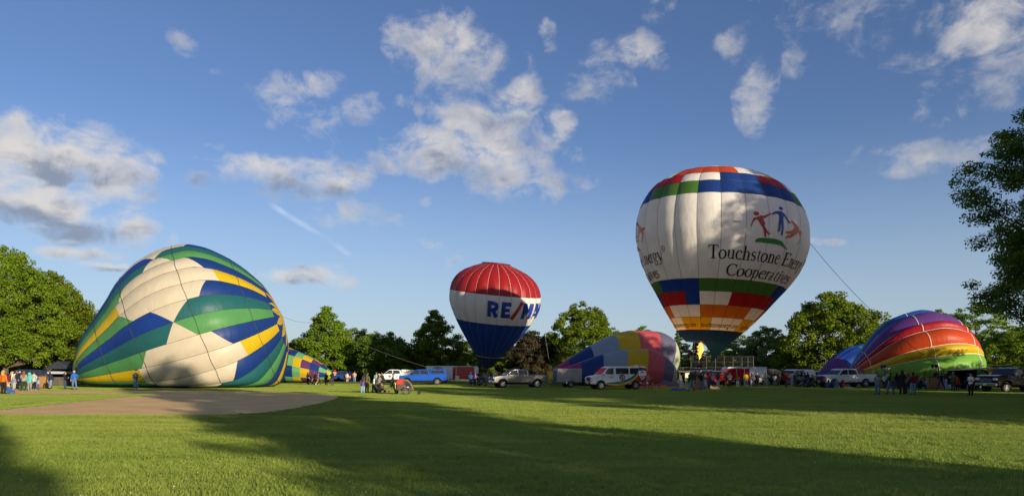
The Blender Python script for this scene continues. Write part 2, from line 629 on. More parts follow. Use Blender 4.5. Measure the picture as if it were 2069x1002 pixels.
# chalk line along the near edge of the dirt
chalk = mat('chalk', (.72, .70, .66), .9, var=.2, vscale=6)
cm = MB()
a, b = gp(385, 836.2), gp(520, 834.2)
d = (b - a).normalized() * 1
nrm = Vector((-d.y, d.x, 0)) * .045
k = 30
for i in range(k):
    if i in (9, 10, 21, 27):
        continue
    p, q = a.lerp(b, i / k), a.lerp(b, (i + 1) / k)
    cm.add([(r_.x, r_.y, .011) for r_ in (p - nrm, q - nrm, q + nrm, p + nrm)], [(0, 1, 2, 3)])
struct(cm.obj('chalk_line', chalk))


def inside(p, poly):
    c = False
    j = len(poly) - 1
    for i in range(len(poly)):
        a, b = poly[i], poly[j]
        if (a.y > p[1]) != (b.y > p[1]) and p[0] < (b.x - a.x) * (p[1] - a.y) / (b.y - a.y) + a.x:
            c = not c
        j = i
    return c


# ------------------------------------------------------------------ grass: tiles of blades scattered over the lawn
def blade_tile(size, per_m2, wid, hgt, seed):
    rg = np.random.default_rng(seed)
    n = int(per_m2 * size * size)
    p = rg.uniform(-size / 2, size / 2, (n, 2))
    an = rg.uniform(0, 2 * np.pi, n)
    h = hgt * rg.uniform(.45, 1.15, n)
    wd = wid * rg.uniform(.6, 1.3, n)
    la = rg.uniform(0, 2 * np.pi, n)
    lean = h * rg.uniform(.1, 1.0, n)
    tx, ty = np.cos(an) * wd / 2, np.sin(an) * wd / 2
    lx, ly = np.cos(la) * lean, np.sin(la) * lean
    z0 = np.full(n, -.005)
    v = np.empty((n, 5, 3))
    v[:, 0] = np.stack([p[:, 0] - tx, p[:, 1] - ty, z0], 1)
    v[:, 1] = np.stack([p[:, 0] + tx, p[:, 1] + ty, z0], 1)
    v[:, 2] = np.stack([p[:, 0] + tx * .8 + lx * .35, p[:, 1] + ty * .8 + ly * .35, h * .6], 1)
    v[:, 3] = np.stack([p[:, 0] - tx * .8 + lx * .35, p[:, 1] - ty * .8 + ly * .35, h * .6], 1)
    v[:, 4] = np.stack([p[:, 0] + lx, p[:, 1] + ly, h], 1)
    me = bpy.data.meshes.new('grass_tile')
    base = np.arange(n) * 5
    quads = np.stack([base, base + 1, base + 2, base + 3], 1)
    tris = np.stack([base + 3, base + 2, base + 4], 1)
    me.vertices.add(n * 5)
    me.vertices.foreach_set('co', v.reshape(-1))
    loops = np.concatenate([quads.reshape(-1), tris.reshape(-1)])
    me.loops.add(len(loops))
    me.loops.foreach_set('vertex_index', loops.astype(np.int32))
    starts = np.concatenate([np.arange(n) * 4, n * 4 + np.arange(n) * 3])
    me.polygons.add(2 * n)
    me.polygons.foreach_set('loop_start', starts.astype(np.int32))
    me.update(calc_edges=True)
    me.validate()
    return me


def scatter(name, pts, tile_me, material, seed):
    """one object whose geometry nodes set a turned tile of blades on each of its points"""
    tile_me.materials.append(material)
    tob = bpy.data.objects.new('grass_tile', tile_me)
    me = bpy.data.meshes.new(name)
    me.from_pydata(pts, [], [])
    ob = bpy.data.objects.new(name, me)
    COL.objects.link(ob)
    ob['kind'] = 'stuff'
    ob['label'] = 'short mown green lawn grass of the sports field'
    ng = bpy.data.node_groups.new(name, 'GeometryNodeTree')
    ng.interface.new_socket('Geometry', in_out='INPUT', socket_type='NodeSocketGeometry')
    ng.interface.new_socket('Geometry', in_out='OUTPUT', socket_type='NodeSocketGeometry')
    N, L = ng.nodes, ng.links
    gi, go = N.new('NodeGroupInput'), N.new('NodeGroupOutput')
    oi = N.new('GeometryNodeObjectInfo')
    oi.inputs['Object'].default_value = tob
    oi.inputs['As Instance'].default_value = True
    m2p = N.new('GeometryNodeMeshToPoints')
    iop = N.new('GeometryNodeInstanceOnPoints')
    rv = N.new('FunctionNodeRandomValue')
    rv.data_type = 'INT'
    rv.inputs['Min'].default_value = 0
    rv.inputs['Max'].default_value = 3
    rv.inputs['Seed'].default_value = seed
    mul = N.new('ShaderNodeMath')
    mul.operation = 'MULTIPLY'
    mul.inputs[1].default_value = math.pi / 2
    cx = N.new('ShaderNodeCombineXYZ')
    L.new(gi.outputs[0], m2p.inputs[0])
    L.new(m2p.outputs[0], iop.inputs['Points'])
    L.new(oi.outputs['Geometry'], iop.inputs['Instance'])
    L.new(rv.outputs[2], mul.inputs[0])
    L.new(mul.outputs[0], cx.inputs[2])
    L.new(cx.outputs[0], iop.inputs['Rotation'])
    L.new(iop.outputs[0], go.inputs[0])
    md = ob.modifiers.new('scatter', 'NODES')
    md.node_group = ng
    return ob


BLADE = blade_material()
near_pts, far_pts = [], []
TS = 1.0
for j in range(6, 27):
    for i in range(-26, 27):
        x, y = (i + .5) * TS, (j + .5) * TS
        if abs(x) < .80 * y + 3.0 and not inside((x, y), dirt_poly):
            near_pts.append((x, y, 0))
TF = 2.0
for j in range(13, 46):
    for i in range(-40, 41):
        x, y = (i + .5) * TF, (j + .5) * TF + 1
        ins = [inside((x + ox, y + oy), dirt_poly) and not inside((x + ox, y + oy), tongue_poly) for ox in (-.9, .9) for oy in (-.9, .9)]
        if abs(x) < .80 * y + 4 and not any(ins):
            far_pts.append((x, y, 0))
# fringe tiles that follow the ragged edge of the dirt
fr_pts = []
for poly in (dirt_poly, tongue_poly):
    for i in range(len(poly)):
        a, b = poly[i], poly[(i + 1) % len(poly)]
        kk = max(1, int((b - a).length / .45))
        for j in range(kk):
            p = a.lerp(b, j / kk)
            nr = Vector(((b - a).y, -(b - a).x, 0)).normalized()
            out_ = p + nr * .3
            sgn = -1 if inside((out_.x, out_.y), poly) else 1
            if poly is tongue_poly:
                sgn = -sgn
            for off in (.22, .6, 1.0):
                q = p + nr * sgn * off
                if abs(q.x) < .8 * q.y + 4:
                    fr_pts.append((q.x, q.y, 0))
scatter('grass', near_pts, blade_tile(TS + .04, 1700, .0075, .036, 11), BLADE, 1)
scatter('grass', far_pts, blade_tile(TF + .05, 700, .014, .036, 12), BLADE, 2)
rt_ = random.Random(5)
tuft_pts = []
for _ in range(5200):
    y = 8.5 + 26 * rt_.random()**1.2
    x = rt_.uniform(-.8 * y - 2, .8 * y + 2)
    if not inside((x, y), dirt_poly) and math.sin(x * .9 + 1.7 * math.sin(y * .6)) + math.sin(y * 1.3 + x * .4) > -.6:
        tuft_pts.append((x, y, 0))
scatter('grass', tuft_pts, blade_tile(.16, 1500, .008, .095, 14), BLADE, 7)
scatter('grass', fr_pts, blade_tile(.42, 1500, .011, .055, 13), BLADE, 3)

# clover heads and dandelions dotted about the lawn
fm = MB()
rc = random.Random(9)
for _ in range(110):
    y = 9 + 32 * rc.random()**1.3
    x = rc.uniform(-.8 * y, .8 * y)
    if inside((x, y), dirt_poly):
        continue
    fm.ball((x, y, .045 + rc.uniform(0, .02)), (.010, .010, .008), 6, 4, 0 if rc.random() < .6 else 1)
fo = fm.obj('clover_flowers', [mat('clover_white', (.55, .54, .50), .8), mat('dandelion', (.60, .46, .03), .8)])
fo['kind'] = 'stuff'
fo['label'] = 'white clover heads and yellow dandelions in the lawn'
# ------------------------------------------------------------------ trees
def leaf_material(name, light, dark, trans=.38):
    m = bpy.data.materials.new('leaf_' + name)
    m.use_nodes = True
    t = NT(m.node_tree)
    t.t.nodes.clear()
    out = t.n('ShaderNodeOutputMaterial')
    g = t.n('ShaderNodeNewGeometry')
    oi = t.n('ShaderNodeObjectInfo')
    rnd = g.outputs['Random Per Island']
    tcn = t.n('ShaderNodeTexCoord')
    cl = t.noise(tcn.outputs['Object'], .45, 3, .6)
    f = t.m('ADD', t.m('MULTIPLY', rnd, .45), t.m('MULTIPLY', t.ramp(cl, .3, .7), .55))
    c = t.mix(f, (*dark, 1), (*light, 1))
    hs = t.n('ShaderNodeHueSaturation', ins={'Color': c, 'Hue': t.m('ADD', .488, t.m('MULTIPLY', oi.outputs['Random'], .022)), 'Value': t.m('ADD', .85, t.m('MULTIPLY', oi.outputs['Random'], .3))})
    b = t.n('ShaderNodeBsdfPrincipled', ins={'Base Color': hs.outputs[0], 'Roughness': .6, 'Specular IOR Level': .08})
    tl_ = t.n('ShaderNodeBsdfTranslucent', ins={0: hs.outputs[0]})
    mx = t.n('ShaderNodeMixShader', ins={0: trans, 1: b.outputs[0], 2: tl_.outputs[0]})
    t.put(out.inputs[0], mx.outputs[0])
    return m

LEAF = {
    'maple': leaf_material('maple', (0.204, 0.278, 0.020), (0.068, 0.130, 0.011)),
    'oak': leaf_material('oak', (0.171, 0.274, 0.035), (0.053, 0.109, 0.018)),
    'shade': leaf_material('shade', (0.151, 0.254, 0.045), (0.051, 0.108, 0.023)),
    'purple': leaf_material('purple', (0.086, 0.069, 0.034), (0.031, 0.025, 0.017), .25),
    'spruce': leaf_material('spruce', (0.121, 0.186, 0.076), (0.039, 0.076, 0.035), .2),
    'pine': leaf_material('pine', (0.186, 0.263, 0.070), (0.062, 0.115, 0.034), .25),
    'birch': leaf_material('birch', (0.242, 0.329, 0.062), (0.093, 0.171, 0.026)),
}
BARK = mat('bark', (.085, .062, .042), .95, var=.4, vscale=2.5, bump=.8, bscale=9)


def leaf_mesh(name, clumps, per, size, seed, material, flat=.62):
    """many leaf-shaped faces gathered in clumps through the crown"""
    rg = np.random.default_rng(seed)
    c = np.array([k[:3] for k in clumps])
    rr = np.array([k[3] for k in clumps])
    cnt = np.maximum(6, (per * (rr / rr.mean())**2)).astype(int)
    idx = np.repeat(np.arange(len(c)), cnt)
    n = len(idx)
    d = rg.normal(size=(n, 3))
    d /= np.linalg.norm(d, axis=1)[:, None]
    rad = rg.uniform(.0, 1, n)**.45
    pos = c[idx] + d * (rr[idx] * rad)[:, None] * np.array([1, 1, flat])
    nr = d * .75 + rg.normal(size=(n, 3)) * .6 + np.array([0, 0, .35])
    nr /= np.linalg.norm(nr, axis=1)[:, None]
    t = rg.normal(size=(n, 3))
    t -= nr * (t * nr).sum(1)[:, None]
    t /= np.linalg.norm(t, axis=1)[:, None]
    bt = np.cross(nr, t)
    s = size * rg.uniform(.55, 1.35, n)
    L, Wd = s[:, None] * t, (s * .42)[:, None] * bt
    v = np.empty((n, 4, 3))
    v[:, 0] = pos - L * .5
    v[:, 1] = pos + Wd - nr * (s * .08)[:, None]
    v[:, 2] = pos + L * .5
    v[:, 3] = pos - Wd - nr * (s * .08)[:, None]
    me = bpy.data.meshes.new(name)
    me.vertices.add(n * 4)
    me.vertices.foreach_set('co', v.reshape(-1))
    me.loops.add(n * 4)
    me.loops.foreach_set('vertex_index', np.arange(n * 4, dtype=np.int32))
    me.polygons.add(n)
    me.polygons.foreach_set('loop_start', (np.arange(n) * 4).astype(np.int32))
    me.materials.append(material)
    me.update(calc_edges=True)
    return me


def tree_proto(seed, height, width, prof, base, kind, clump_n, per, leaf, trunk_r, clump_r=.11, lop=.12, droop=0.0):
    """crown outline prof(h in 0..1) -> share of half width; base: share of height where the crown starts"""
    rg = np.random.default_rng(seed)
    pf = ctrl(*zip(*prof))
    clumps = []
    hw = width / 2
    lob = rg.uniform(0, 2 * np.pi, 4)
    tries = 0
    while len(clumps) < clump_n and tries < clump_n * 60:
        tries += 1
        h = rg.uniform(0, 1)
        an = rg.uniform(0, 2 * np.pi)
        f = pf(h)
        if rg.uniform() > f + .15:
            continue
        wob = 1 + lop * math.sin(2 * an + lob[0] + 3 * h) + lop * math.sin(3 * an + lob[1] - 5 * h) + lop * .8 * math.sin(5 * an + 9 * h + lob[2])
        r_ = hw * f * wob * rg.uniform(.12, 1.0)**.42
        z = height * (base + (1 - base) * h) + rg.normal() * height * .012
        cr = width * clump_r * rg.uniform(.55, 1.35) * (.6 + .4 * f)
        clumps.append((r_ * math.cos(an), r_ * math.sin(an), z - droop * r_, cr))
    me_l = leaf_mesh('crown', clumps, per, leaf, seed + 1, LEAF[kind])
    # trunk and limbs
    mb = MB()
    top = height * .9
    pts, rad = [], []
    for i in range(9):
        t = i / 8
        pts.append((rg.normal() * .05 * trunk_r * i, rg.normal() * .05 * trunk_r * i, top * t - .1))
        rad.append(trunk_r * ((1.45 if i == 0 else 1.0) * (1 - t) ** .8 + .03))
    mb.tube(pts, rad, 8)
    order = rg.permutation(len(clumps))[:max(12, clump_n // 4)]
    for k in order:
        cx_, cy_, cz_, _ = clumps[k]
        z0 = min(max(cz_ - math.hypot(cx_, cy_) * rg.uniform(.5, .9), height * base * .8), top * .9)
        t = z0 / top
        r0 = trunk_r * (1 - t) ** .8 * .42 + .02
        mid = (cx_ * .5 + rg.normal() * .15, cy_ * .5 + rg.normal() * .15, z0 + (cz_ - z0) * .38)
        mb.tube([(0, 0, z0), mid, (cx_, cy_, cz_)], [r0, r0 * .6, .015], 5, caps=False)
    me_t = mb.mesh('trunk', BARK, True)
    return me_l, me_t, height, width


ROUND = [(0, .55), (.12, .85), (.35, 1.0), (.6, .92), (.82, .62), (.95, .3), (1, .08)]
CONE = [(0, .72), (.1, .98), (.3, .92), (.55, .66), (.8, .36), (.95, .14), (1, .03)]
OVAL = [(0, .5), (.15, .84), (.4, 1.0), (.65, .86), (.85, .52), (1, .1)]
TALL = [(0, .30), (.1, .55), (.22, .80), (.36, .97), (.5, 1.0), (.68, .88), (.8, .64), (.9, .38), (1, .06)]
SPIRE = [(0, 1.0), (.15, .95), (.4, .7), (.7, .38), (.9, .14), (1, .03)]
LOOSE = [(0, .4), (.2, .8), (.45, 1.0), (.7, .8), (.9, .45), (1, .12)]

PROTO = {
    'maple_cone': tree_proto(21, 13, 12, CONE, .10, 'maple', 330, 126, 0.272, .28, .085, .16),
    'maple_round': tree_proto(22, 12, 12, ROUND, .10, 'maple', 330, 126, 0.272, .28, .085),
    'oak_round': tree_proto(23, 10, 12, ROUND, .12, 'oak', 320, 126, 0.272, .30, .085),
    'oak_oval': tree_proto(24, 13, 11, OVAL, .10, 'oak', 330, 126, 0.272, .28, .085),
    'maple_oval': tree_proto(25, 13, 11, OVAL, .11, 'maple', 330, 126, 0.272, .28, .085, .14),
    'shade_round': tree_proto(26, 12, 12, ROUND, .08, 'shade', 320, 126, 0.286, .30, .09),
    'purple_round': tree_proto(27, 10, 9, OVAL, .10, 'purple', 300, 126, 0.245, .24, .09),
    'spruce': tree_proto(28, 13, 7, SPIRE, .06, 'spruce', 340, 96, 0.231, .22, .085, .2, .18),
    'pine': tree_proto(29, 12, 9, LOOSE, .14, 'pine', 300, 105, 0.231, .22, .085, .2, .08),
    'birch_loose': tree_proto(30, 12, 8, LOOSE, .10, 'birch', 210, 92, 0.231, .16, .085, .2),
    'purple_spire': tree_proto(31, 9, 5, SPIRE, .08, 'purple', 200, 92, 0.204, .16, .09),
    'big_left': tree_proto(32, 16, 15, ROUND, .17, 'maple', 620, 114, 0.264, .42, .070, .16),
    'big_right': tree_proto(33, 27, 21, TALL, .05, 'oak', 1250, 220, .175, .62, .052, .17),
    'big_right_low': tree_proto(36, 20, 19, ROUND, .12, 'shade', 800, 105, 0.272, .55, .060, .17),
    'high_crown': tree_proto(37, 22, 10, OVAL, .45, 'oak', 420, 90, .30, .40, .07),
    'bush': tree_proto(34, 3.2, 5.5, [(0, .8), (.3, 1), (.7, .75), (1, .25)], .02, 'shade', 70, 126, 0.218, .08, .14),
    'bush_light': tree_proto(35, 3.2, 5.5, [(0, .8), (.3, 1), (.7, .75), (1, .25)], .02, 'oak', 70, 126, 0.218, .08, .14),
}


def plant_tree(proto, px, top, half, d, label, seed, group='trees round the sports field', cat='tree', name='tree', base_z=0.0):
    me_l, me_t, h, wd = PROTO[proto]
    x = X(px, d)
    H = Z(top, d) * .985
    Wd = 2 * half / F * d * 1.04
    o = thing(name, label, cat, (x, d, base_z), random.Random(seed).uniform(0, 6.28), group)
    o.scale = (Wd / wd, Wd / wd, H / h)
    link('trunk', me_t, o)
    link('crown', me_l, o)
    return o


TREES = [
    ('big_left', 12, 497, 92, 80, 'broad bright green maple at the far left, crowd below it'),
    ('maple_round', 112, 552, 70, 88, 'rounded green tree between the left maple and the patterned balloon'),
    ('shade_round', 160, 622, 44, 112, 'dark small tree showing just left of the patterned balloon edge'),
    ('shade_round', 60, 640, 70, 108, 'dark tree filling the gap behind the two left maples'),
    ('shade_round', -70, 560, 80, 100, 'dark tree cut by the left edge of the view'),
    ('oak_round', 602, 684, 42, 128, 'low green tree just right of the patterned balloon, above the chequered one'),
    ('maple_cone', 660, 619, 74, 116, 'tall pointed bright green tree behind the chequered balloon'),
    ('maple_round', 722, 663, 44, 128, 'yellow green rounded tree behind the pointed tree'),
    ('oak_round', 772, 669, 66, 112, 'dark rounded tree with a flat dome behind the blue pickup front'),
    ('maple_cone', 878, 626, 66, 114, 'egg shaped bright green tree behind the trailers, left of the red striped balloon'),
    ('oak_oval', 945, 690, 36, 134, 'narrow dull green tree touching the left side of the red white and blue balloon'),
    ('maple_round', 1020, 694, 42, 122, 'short bright yellow green tree below the red white and blue balloon'),
    ('purple_round', 1078, 665, 44, 118, 'purple brown leaved tree above the grey pickup'),
    ('shade_round', 1116, 672, 34, 136, 'thin dark green tree between the purple tree and a tall maple'),
    ('maple_oval', 1181, 611, 68, 116, 'tall oval bright maple behind the pastel balloon mouth'),
    ('birch_loose', 1306, 656, 46, 138, 'loose leafed tree peeping over the pastel balloon top'),
    ('spruce', 1372, 664, 40, 124, 'dark conifer left of the burner flame'),
    ('spruce', 1406, 690, 34, 130, 'shorter dark conifer directly behind the burner flame'),
    ('pine', 1345, 700, 34, 130, 'low grey green pine beside the right end of the pastel balloon'),
    ('birch_loose', 1492, 668, 46, 128, 'pale airy birch to the right of the tall white balloon skirt'),
    ('birch_loose', 1455, 690, 40, 138, 'thin green tree behind the backstop fence'),
    ('pine', 1548, 659, 52, 118, 'olive pine with open branches behind the white trailer'),
    ('purple_spire', 1586, 684, 28, 122, 'dark reddish conifer beside the olive pine'),
    ('maple_round', 1676, 590, 84, 108, 'large round dark green tree between the tall and the rainbow balloon'),
    ('birch_loose', 1776, 636, 46, 124, 'light green tree rising behind the left shoulder of the rainbow balloon'),
    ('birch_loose', 1905, 622, 60, 122, 'thin leaved tree above the crown of the rainbow balloon'),
    ('birch_loose', 1972, 606, 66, 104, 'grey green airy tree under the big right hand tree'),
    ('maple_round', 2045, 668, 62, 88, 'yellow green sunlit tree behind the black pickup'),
    ('oak_round', 2120, 640, 70, 96, 'dark tree at the right edge behind the black pickup'),
    ('shade_round', 1830, 668, 70, 136, 'dark tree hidden behind the rainbow balloon'),
    ('shade_round', 560, 690, 60, 134, 'dark tree behind the right end of the patterned balloon'),
    ('shade_round', 1240, 690, 60, 140, 'dark tree directly behind the pastel balloon'),
    ('shade_round', 845, 706, 46, 138, 'dark low tree filling the gap left of the egg shaped tree'),
    ('shade_round', 1615, 694, 36, 132, 'dark low tree between the olive pine and the large round tree'),
]
for i, (pr, px, top, half, d, lb) in enumerate(TREES):
    plant_tree(pr, px, top, half, d, lb, 100 + i)


def tree_at(proto, x, y, H, Wd, label, seed, group='trees round the sports field'):
    me_l, me_t, h, wd = PROTO[proto]
    o = thing('tree', label, 'tree', (x, y, 0), random.Random(seed).uniform(0, 6.28), group)
    o.scale = (Wd / wd, Wd / wd, H / h)
    link('trunk', me_t, o)
    link('crown', me_l, o)
    return o

tree_at('big_right', 39.0, 42, 22.0, 18.5, 'huge dark oak at the right edge, its crown reaching above the frame', 7)
# trees that stand outside the view and throw the long evening shade over the lawn
tree_at('big_right', 51, 26, 31, 17.5, 'very tall tree to the right of the viewer behind the big oak', 14)
tree_at('big_right_low', 46, 15, 17.5, 17, 'broad tree beside the viewer, farther right', 15)
tree_at('big_right_low', 34, 14, 15, 17, 'tree standing to the right of the viewer, shading the parked vans', 8)
tree_at('big_right_low', 51, 24, 15, 16, 'tree farther right of the viewer', 9)
tree_at('big_right_low', 55, 50, 11.5, 16, 'tree right of the big oak', 10)
tree_at('big_right_low', 21.6, -12, 12.5, 10.6, 'tree behind the viewer shading the foreground lawn', 11)
tree_at('high_crown', 28.0, -37, 17.5, 3.0, 'slim tree far behind the viewer', 16)
tree_at('high_crown', 27.3, -12, 22.5, 9.5, 'tall high crowned tree behind the viewer', 12)

rb = random.Random(77)
k = 0
BUSH_AT = [30, 95, 150, 600, 700, 745, 800, 850, 900, 935, 1000, 1050, 1100, 1130, 1290, 1350, 1395, 1440, 1485, 1530, 1580, 1620, 1700, 1760, 1935, 1990, 2060]
NEAR_WHAT = ['behind the left crowd', 'left of the dugout', 'behind the dugout', 'right of the patterned balloon', 'behind the pink jacketed child', 'behind the small silver car', 'behind the white truck', 'behind the blue pickup', 'behind the white trailer', 'behind the red trailer', 'below the blue balloon cone', 'behind the grey pickup cab', 'behind the grey pickup bed', 'behind the aluminium trailer', 'behind the pastel balloon end', 'left of the backstop', 'below the conifers', 'behind the backstop posts', 'behind the red and white trailer', 'behind the wrapped car', 'behind the white utility truck', 'left of the orange bin', 'behind the teal balloon', 'behind the mouth of the rainbow balloon', 'behind the trailer with the raised roof', 'behind the striped trailer', 'behind the black pickup']
for px, nw in zip(BUSH_AT, NEAR_WHAT):
    d = rb.uniform(124, 140)
    plant_tree('bush' if k % 3 else 'bush_light', px, rb.uniform(712, 727), rb.uniform(30, 46), d, 'low dark bush ' + nw, 300 + k, 'bushes under the trees', 'bush', 'bush')
    k += 1
# ------------------------------------------------------------------ balloons
C_WHITE, C_CREAM = (.76, .745, .72), (.60, .54, .42)
CLOTH = {
    'white': fabric('white', C_WHITE), 'cream': fabric('cream', C_CREAM),
    'red': fabric('red', (.33, .010, .012)), 'deep_red': fabric('deep_red', (.30, .012, .016)), 'vent_red': fabric('vent_red', (.22, .008, .010)),
    'blue': fabric('blue', (.010, .045, .27)), 'royal': fabric('royal', (.010, .042, .20)), 'sail_blue': fabric('sail_blue', (.014, .055, .31)), 'navy': fabric('navy', (.008, .028, .11)),
    'teal': fabric('teal', (.018, .120, .130)), 'green': fabric('green', (.085, .28, .095)), 'leaf_green': fabric('leaf_green', (.062, .17, .030)),
    'yellow': fabric('yellow', (.60, .42, .012)), 'gold': fabric('gold', (.62, .36, .015)), 'orange': fabric('orange', (.55, .14, .015)),
    'purple': fabric('purple', (.125, .038, .145)), 'violet': fabric('violet', (.12, .045, .23)), 'scarlet': fabric('scarlet', (.52, .060, .010)), 'crimson': fabric('crimson', (.36, .008, .022)),
    'lime': fabric('lime', (.17, .40, .050)), 'sky_blue': fabric('sky_blue', (.022, .10, .42)), 'tan': fabric('tan', (.52, .40, .17)), 'pale_blue': fabric('pale_blue', (.30, .38, .50)),
    'magenta': fabric('magenta', (.33, .030, .150)), 'pink': fabric('pink', (.60, .105, .125)), 'slate': fabric('slate', (.130, .125, .200)), 'mist': fabric('mist', (.27, .34, .43)), 'pistachio': fabric('pistachio', (.44, .50, .36)),
    'aqua': fabric('aqua', (.030, .20, .25)), 'mint': fabric('mint', (.15, .40, .17)), 'scoop_blue': fabric('scoop_blue', (.007, .036, .095)),
}
TAPE_DARK = mat('seam_tape_dark', (.018, .020, .024), .7)
TAPE_PALE = mat('seam_tape_pale', (.66, .56, .44), .7)
STEEL = mat('steel', (.42, .42, .43), .35, .9, var=.15)
BLACK = mat('black_plastic', (.012, .012, .013), .55)
ROPE = mat('rope', (.30, .29, .27), .9)
ROPE_DARK = mat('rope_dark', (.06, .06, .065), .9)


class Env:
    """a balloon envelope: rings of radius r(t) strung on a bent spine, with bulging gores; lies soft on the ground"""
    def __init__(s, spine, rad, ring_dir, gores, bulge=.03, phase=0.0, flat=0.0, seams=None, wr=0.0, seed=0, up=None, squash=None):
        s.spine, s.rad, s.ring_dir, s.gores, s.bulge, s.phase, s.flat, s.wr = spine, rad, ring_dir, gores, bulge, phase, flat, wr
        s.seams = seams            # seam angles, else even
        s.up = up or Vector((0, 0, 1))
        s.squash = squash
        rg = random.Random(seed)
        s.w = [(rg.uniform(0, 6.28), rg.uniform(0, 6.28), rg.randint(5, 13), rg.uniform(6, 22)) for _ in range(5)]

    def seam(s, k):
        if s.seams:
            n = len(s.seams)
            return s.seams[k % n] + 2 * math.pi * (k // n)
        return s.phase + 2 * math.pi * k / s.gores

    def frame(s, t):
        c = s.spine(t)
        n = s.ring_dir(t).normalized()
        e2 = (s.up - n * s.up.dot(n)).normalized()
        e1 = e2.cross(n)
        return c, n, e1, e2

    def pt(s, th, t, off=0.0, u=None):
        c, n, e1, e2 = s.frame(t)
        r = s.rad(t)
        if u is None:
            # find the gore that holds th
            if s.seams:
                x = th
                base = s.seams[0]
                while x < base:
                    x += 2 * math.pi
                while x >= base + 2 * math.pi:
                    x -= 2 * math.pi
                k = max(i for i in range(len(s.seams)) if s.seams[i] <= x + 1e-9)
                a, b = s.seam(k), s.seam(k + 1)
                u = (x - a) / (b - a)
                wgt = (b - a)
            else:
                u = ((th - s.phase) / (2 * math.pi) * s.gores) % 1.0
                wgt = 2 * math.pi / s.gores
        else:
            wgt = 2 * math.pi / s.gores
        bl = s.bulge * (1 - (2 * u - 1)**2)
        r = r * (1 - s.bulge * .6 + bl) + off
        if s.wr:
            q = 0
            for a, b, f, g in s.w:
                q += math.sin(f * th + a + 2.2 * math.sin(g * .25 * t + b)) * math.sin(g * t + b + .7 * math.sin(3 * th))
            r += s.wr * q * s.rad(t) * .2
        p = c + (e1 * math.cos(th) + e2 * math.sin(th)) * r
        if s.squash:
            p = s.squash(p, off)
        if s.flat and p.z < s.flat:
            z = p.z
            k_ = s.flat
            # soft floor: cloth gathers on the grass
            p.z = max(.015 + off * .5, k_ * math.exp((z - k_) / k_)) if z < k_ else z
        return p

    def normal(s, th, t):
        e = 1e-3
        a = s.pt(th + e, t) - s.pt(th - e, t)
        t2, t1 = min(t + e, 1), max(t - e, 0)
        b = s.pt(th, t2) - s.pt(th, t1)
        n = a.cross(b)
        if n.length < 1e-9:
            n = Vector((0, 0, 1))
        n.normalize()
        c = s.spine(t)
        if n.dot(s.pt(th, t) - c) < 0:
            n = -n
        return n

    def panel(s, k, tb, te, material, parent, name='fabric_panel', nu=6, nv=8, label=None):
        """one sewn panel of gore k between two edges: tb=(at upper seam, at lower seam) and te likewise"""
        a, b = s.seam(k), s.seam(k + 1)
        vs, fs = [], []
        for i in range(nu + 1):
            u = i / nu
            th = a + (b - a) * u
            t0 = tb[0] + (tb[1] - tb[0]) * u
            t1 = te[0] + (te[1] - te[0]) * u
            for j in range(nv + 1):
                t = t0 + (t1 - t0) * j / nv
                vs.append(s.pt(th, t, 0, u))
        for i in range(nu):
            for j in range(nv):
                p = i * (nv + 1) + j
                fs.append((p, p + nv + 1, p + nv + 2, p + 1))
        mb = MB().add(vs, fs)
        o = mb.obj(name, material, parent, True, label=label)
        return o

    def line(s, mb, pts, wid, off=.012):
        """a thin tape strip lying on the cloth along (th, t) points"""
        vs, fs = [], []
        P = [s.pt(th, t, off) for th, t in pts]
        for i, (th, t) in enumerate(pts):
            d = P[min(i + 1, len(P) - 1)] - P[max(i - 1, 0)]
            n = P[i] - s.spine(t)
            sd_ = d.cross(n)
            sd_ = sd_.normalized() * wid / 2 if sd_.length > 1e-9 else Vector((0, 0, 0))
            vs += [P[i] - sd_, P[i] + sd_]
        for i in range(len(P) - 1):
            fs.append((2 * i, 2 * i + 1, 2 * i + 3, 2 * i + 2))
        mb.add(vs, fs)

    def decal(s, mb, polys, fn, off=.03, mi=0):
        """flat shapes (lists of 2-D points, already cut fine) mapped on to the cloth by fn(x, y) -> (th, t)"""
        for poly in polys:
            mb.add([s.pt(*fn(x, y), off) for x, y in poly], [tuple(range(len(poly)))], mi)


def lerp_pts(pts):
    """pts: list of (t, Vector) -> smooth spine"""
    fx = ctrl([p[0] for p in pts], [p[1][0] for p in pts])
    fy = ctrl([p[0] for p in pts], [p[1][1] for p in pts])
    fz = ctrl([p[0] for p in pts], [p[1][2] for p in pts])
    return lambda t: Vector((fx(t), fy(t), fz(t)))


# ---------------- lettering drawn as pen strokes (units: cap height 1)
def stroke(pts, w0, w1=None, step=.12):
    """ribbon quads along a polyline, width as a number or per point"""
    n = len(pts)
    ws = w0 if hasattr(w0, '__len__') else [w0 + ((w1 if w1 is not None else w0) - w0) * i / max(1, n - 1) for i in range(n)]
    L, Rr = [], []
    for i in range(n):
        a, b = pts[max(i - 1, 0)], pts[min(i + 1, n - 1)]
        dx, dy = b[0] - a[0], b[1] - a[1]
        l = math.hypot(dx, dy) or 1
        nx, ny = -dy / l * ws[i] / 2, dx / l * ws[i] / 2
        L.append((pts[i][0] + nx, pts[i][1] + ny))
        Rr.append((pts[i][0] - nx, pts[i][1] - ny))
    out = []
    for i in range(n - 1):
        k = max(1, int(math.hypot(pts[i + 1][0] - pts[i][0], pts[i + 1][1] - pts[i][1]) / step))
        for j in range(k):
            f, g = j / k, (j + 1) / k
            m_ = lambda A, h: (A[i][0] + (A[i + 1][0] - A[i][0]) * h, A[i][1] + (A[i + 1][1] - A[i][1]) * h)
            out.append([m_(L, f), m_(Rr, f), m_(Rr, g), m_(L, g)])
    return out


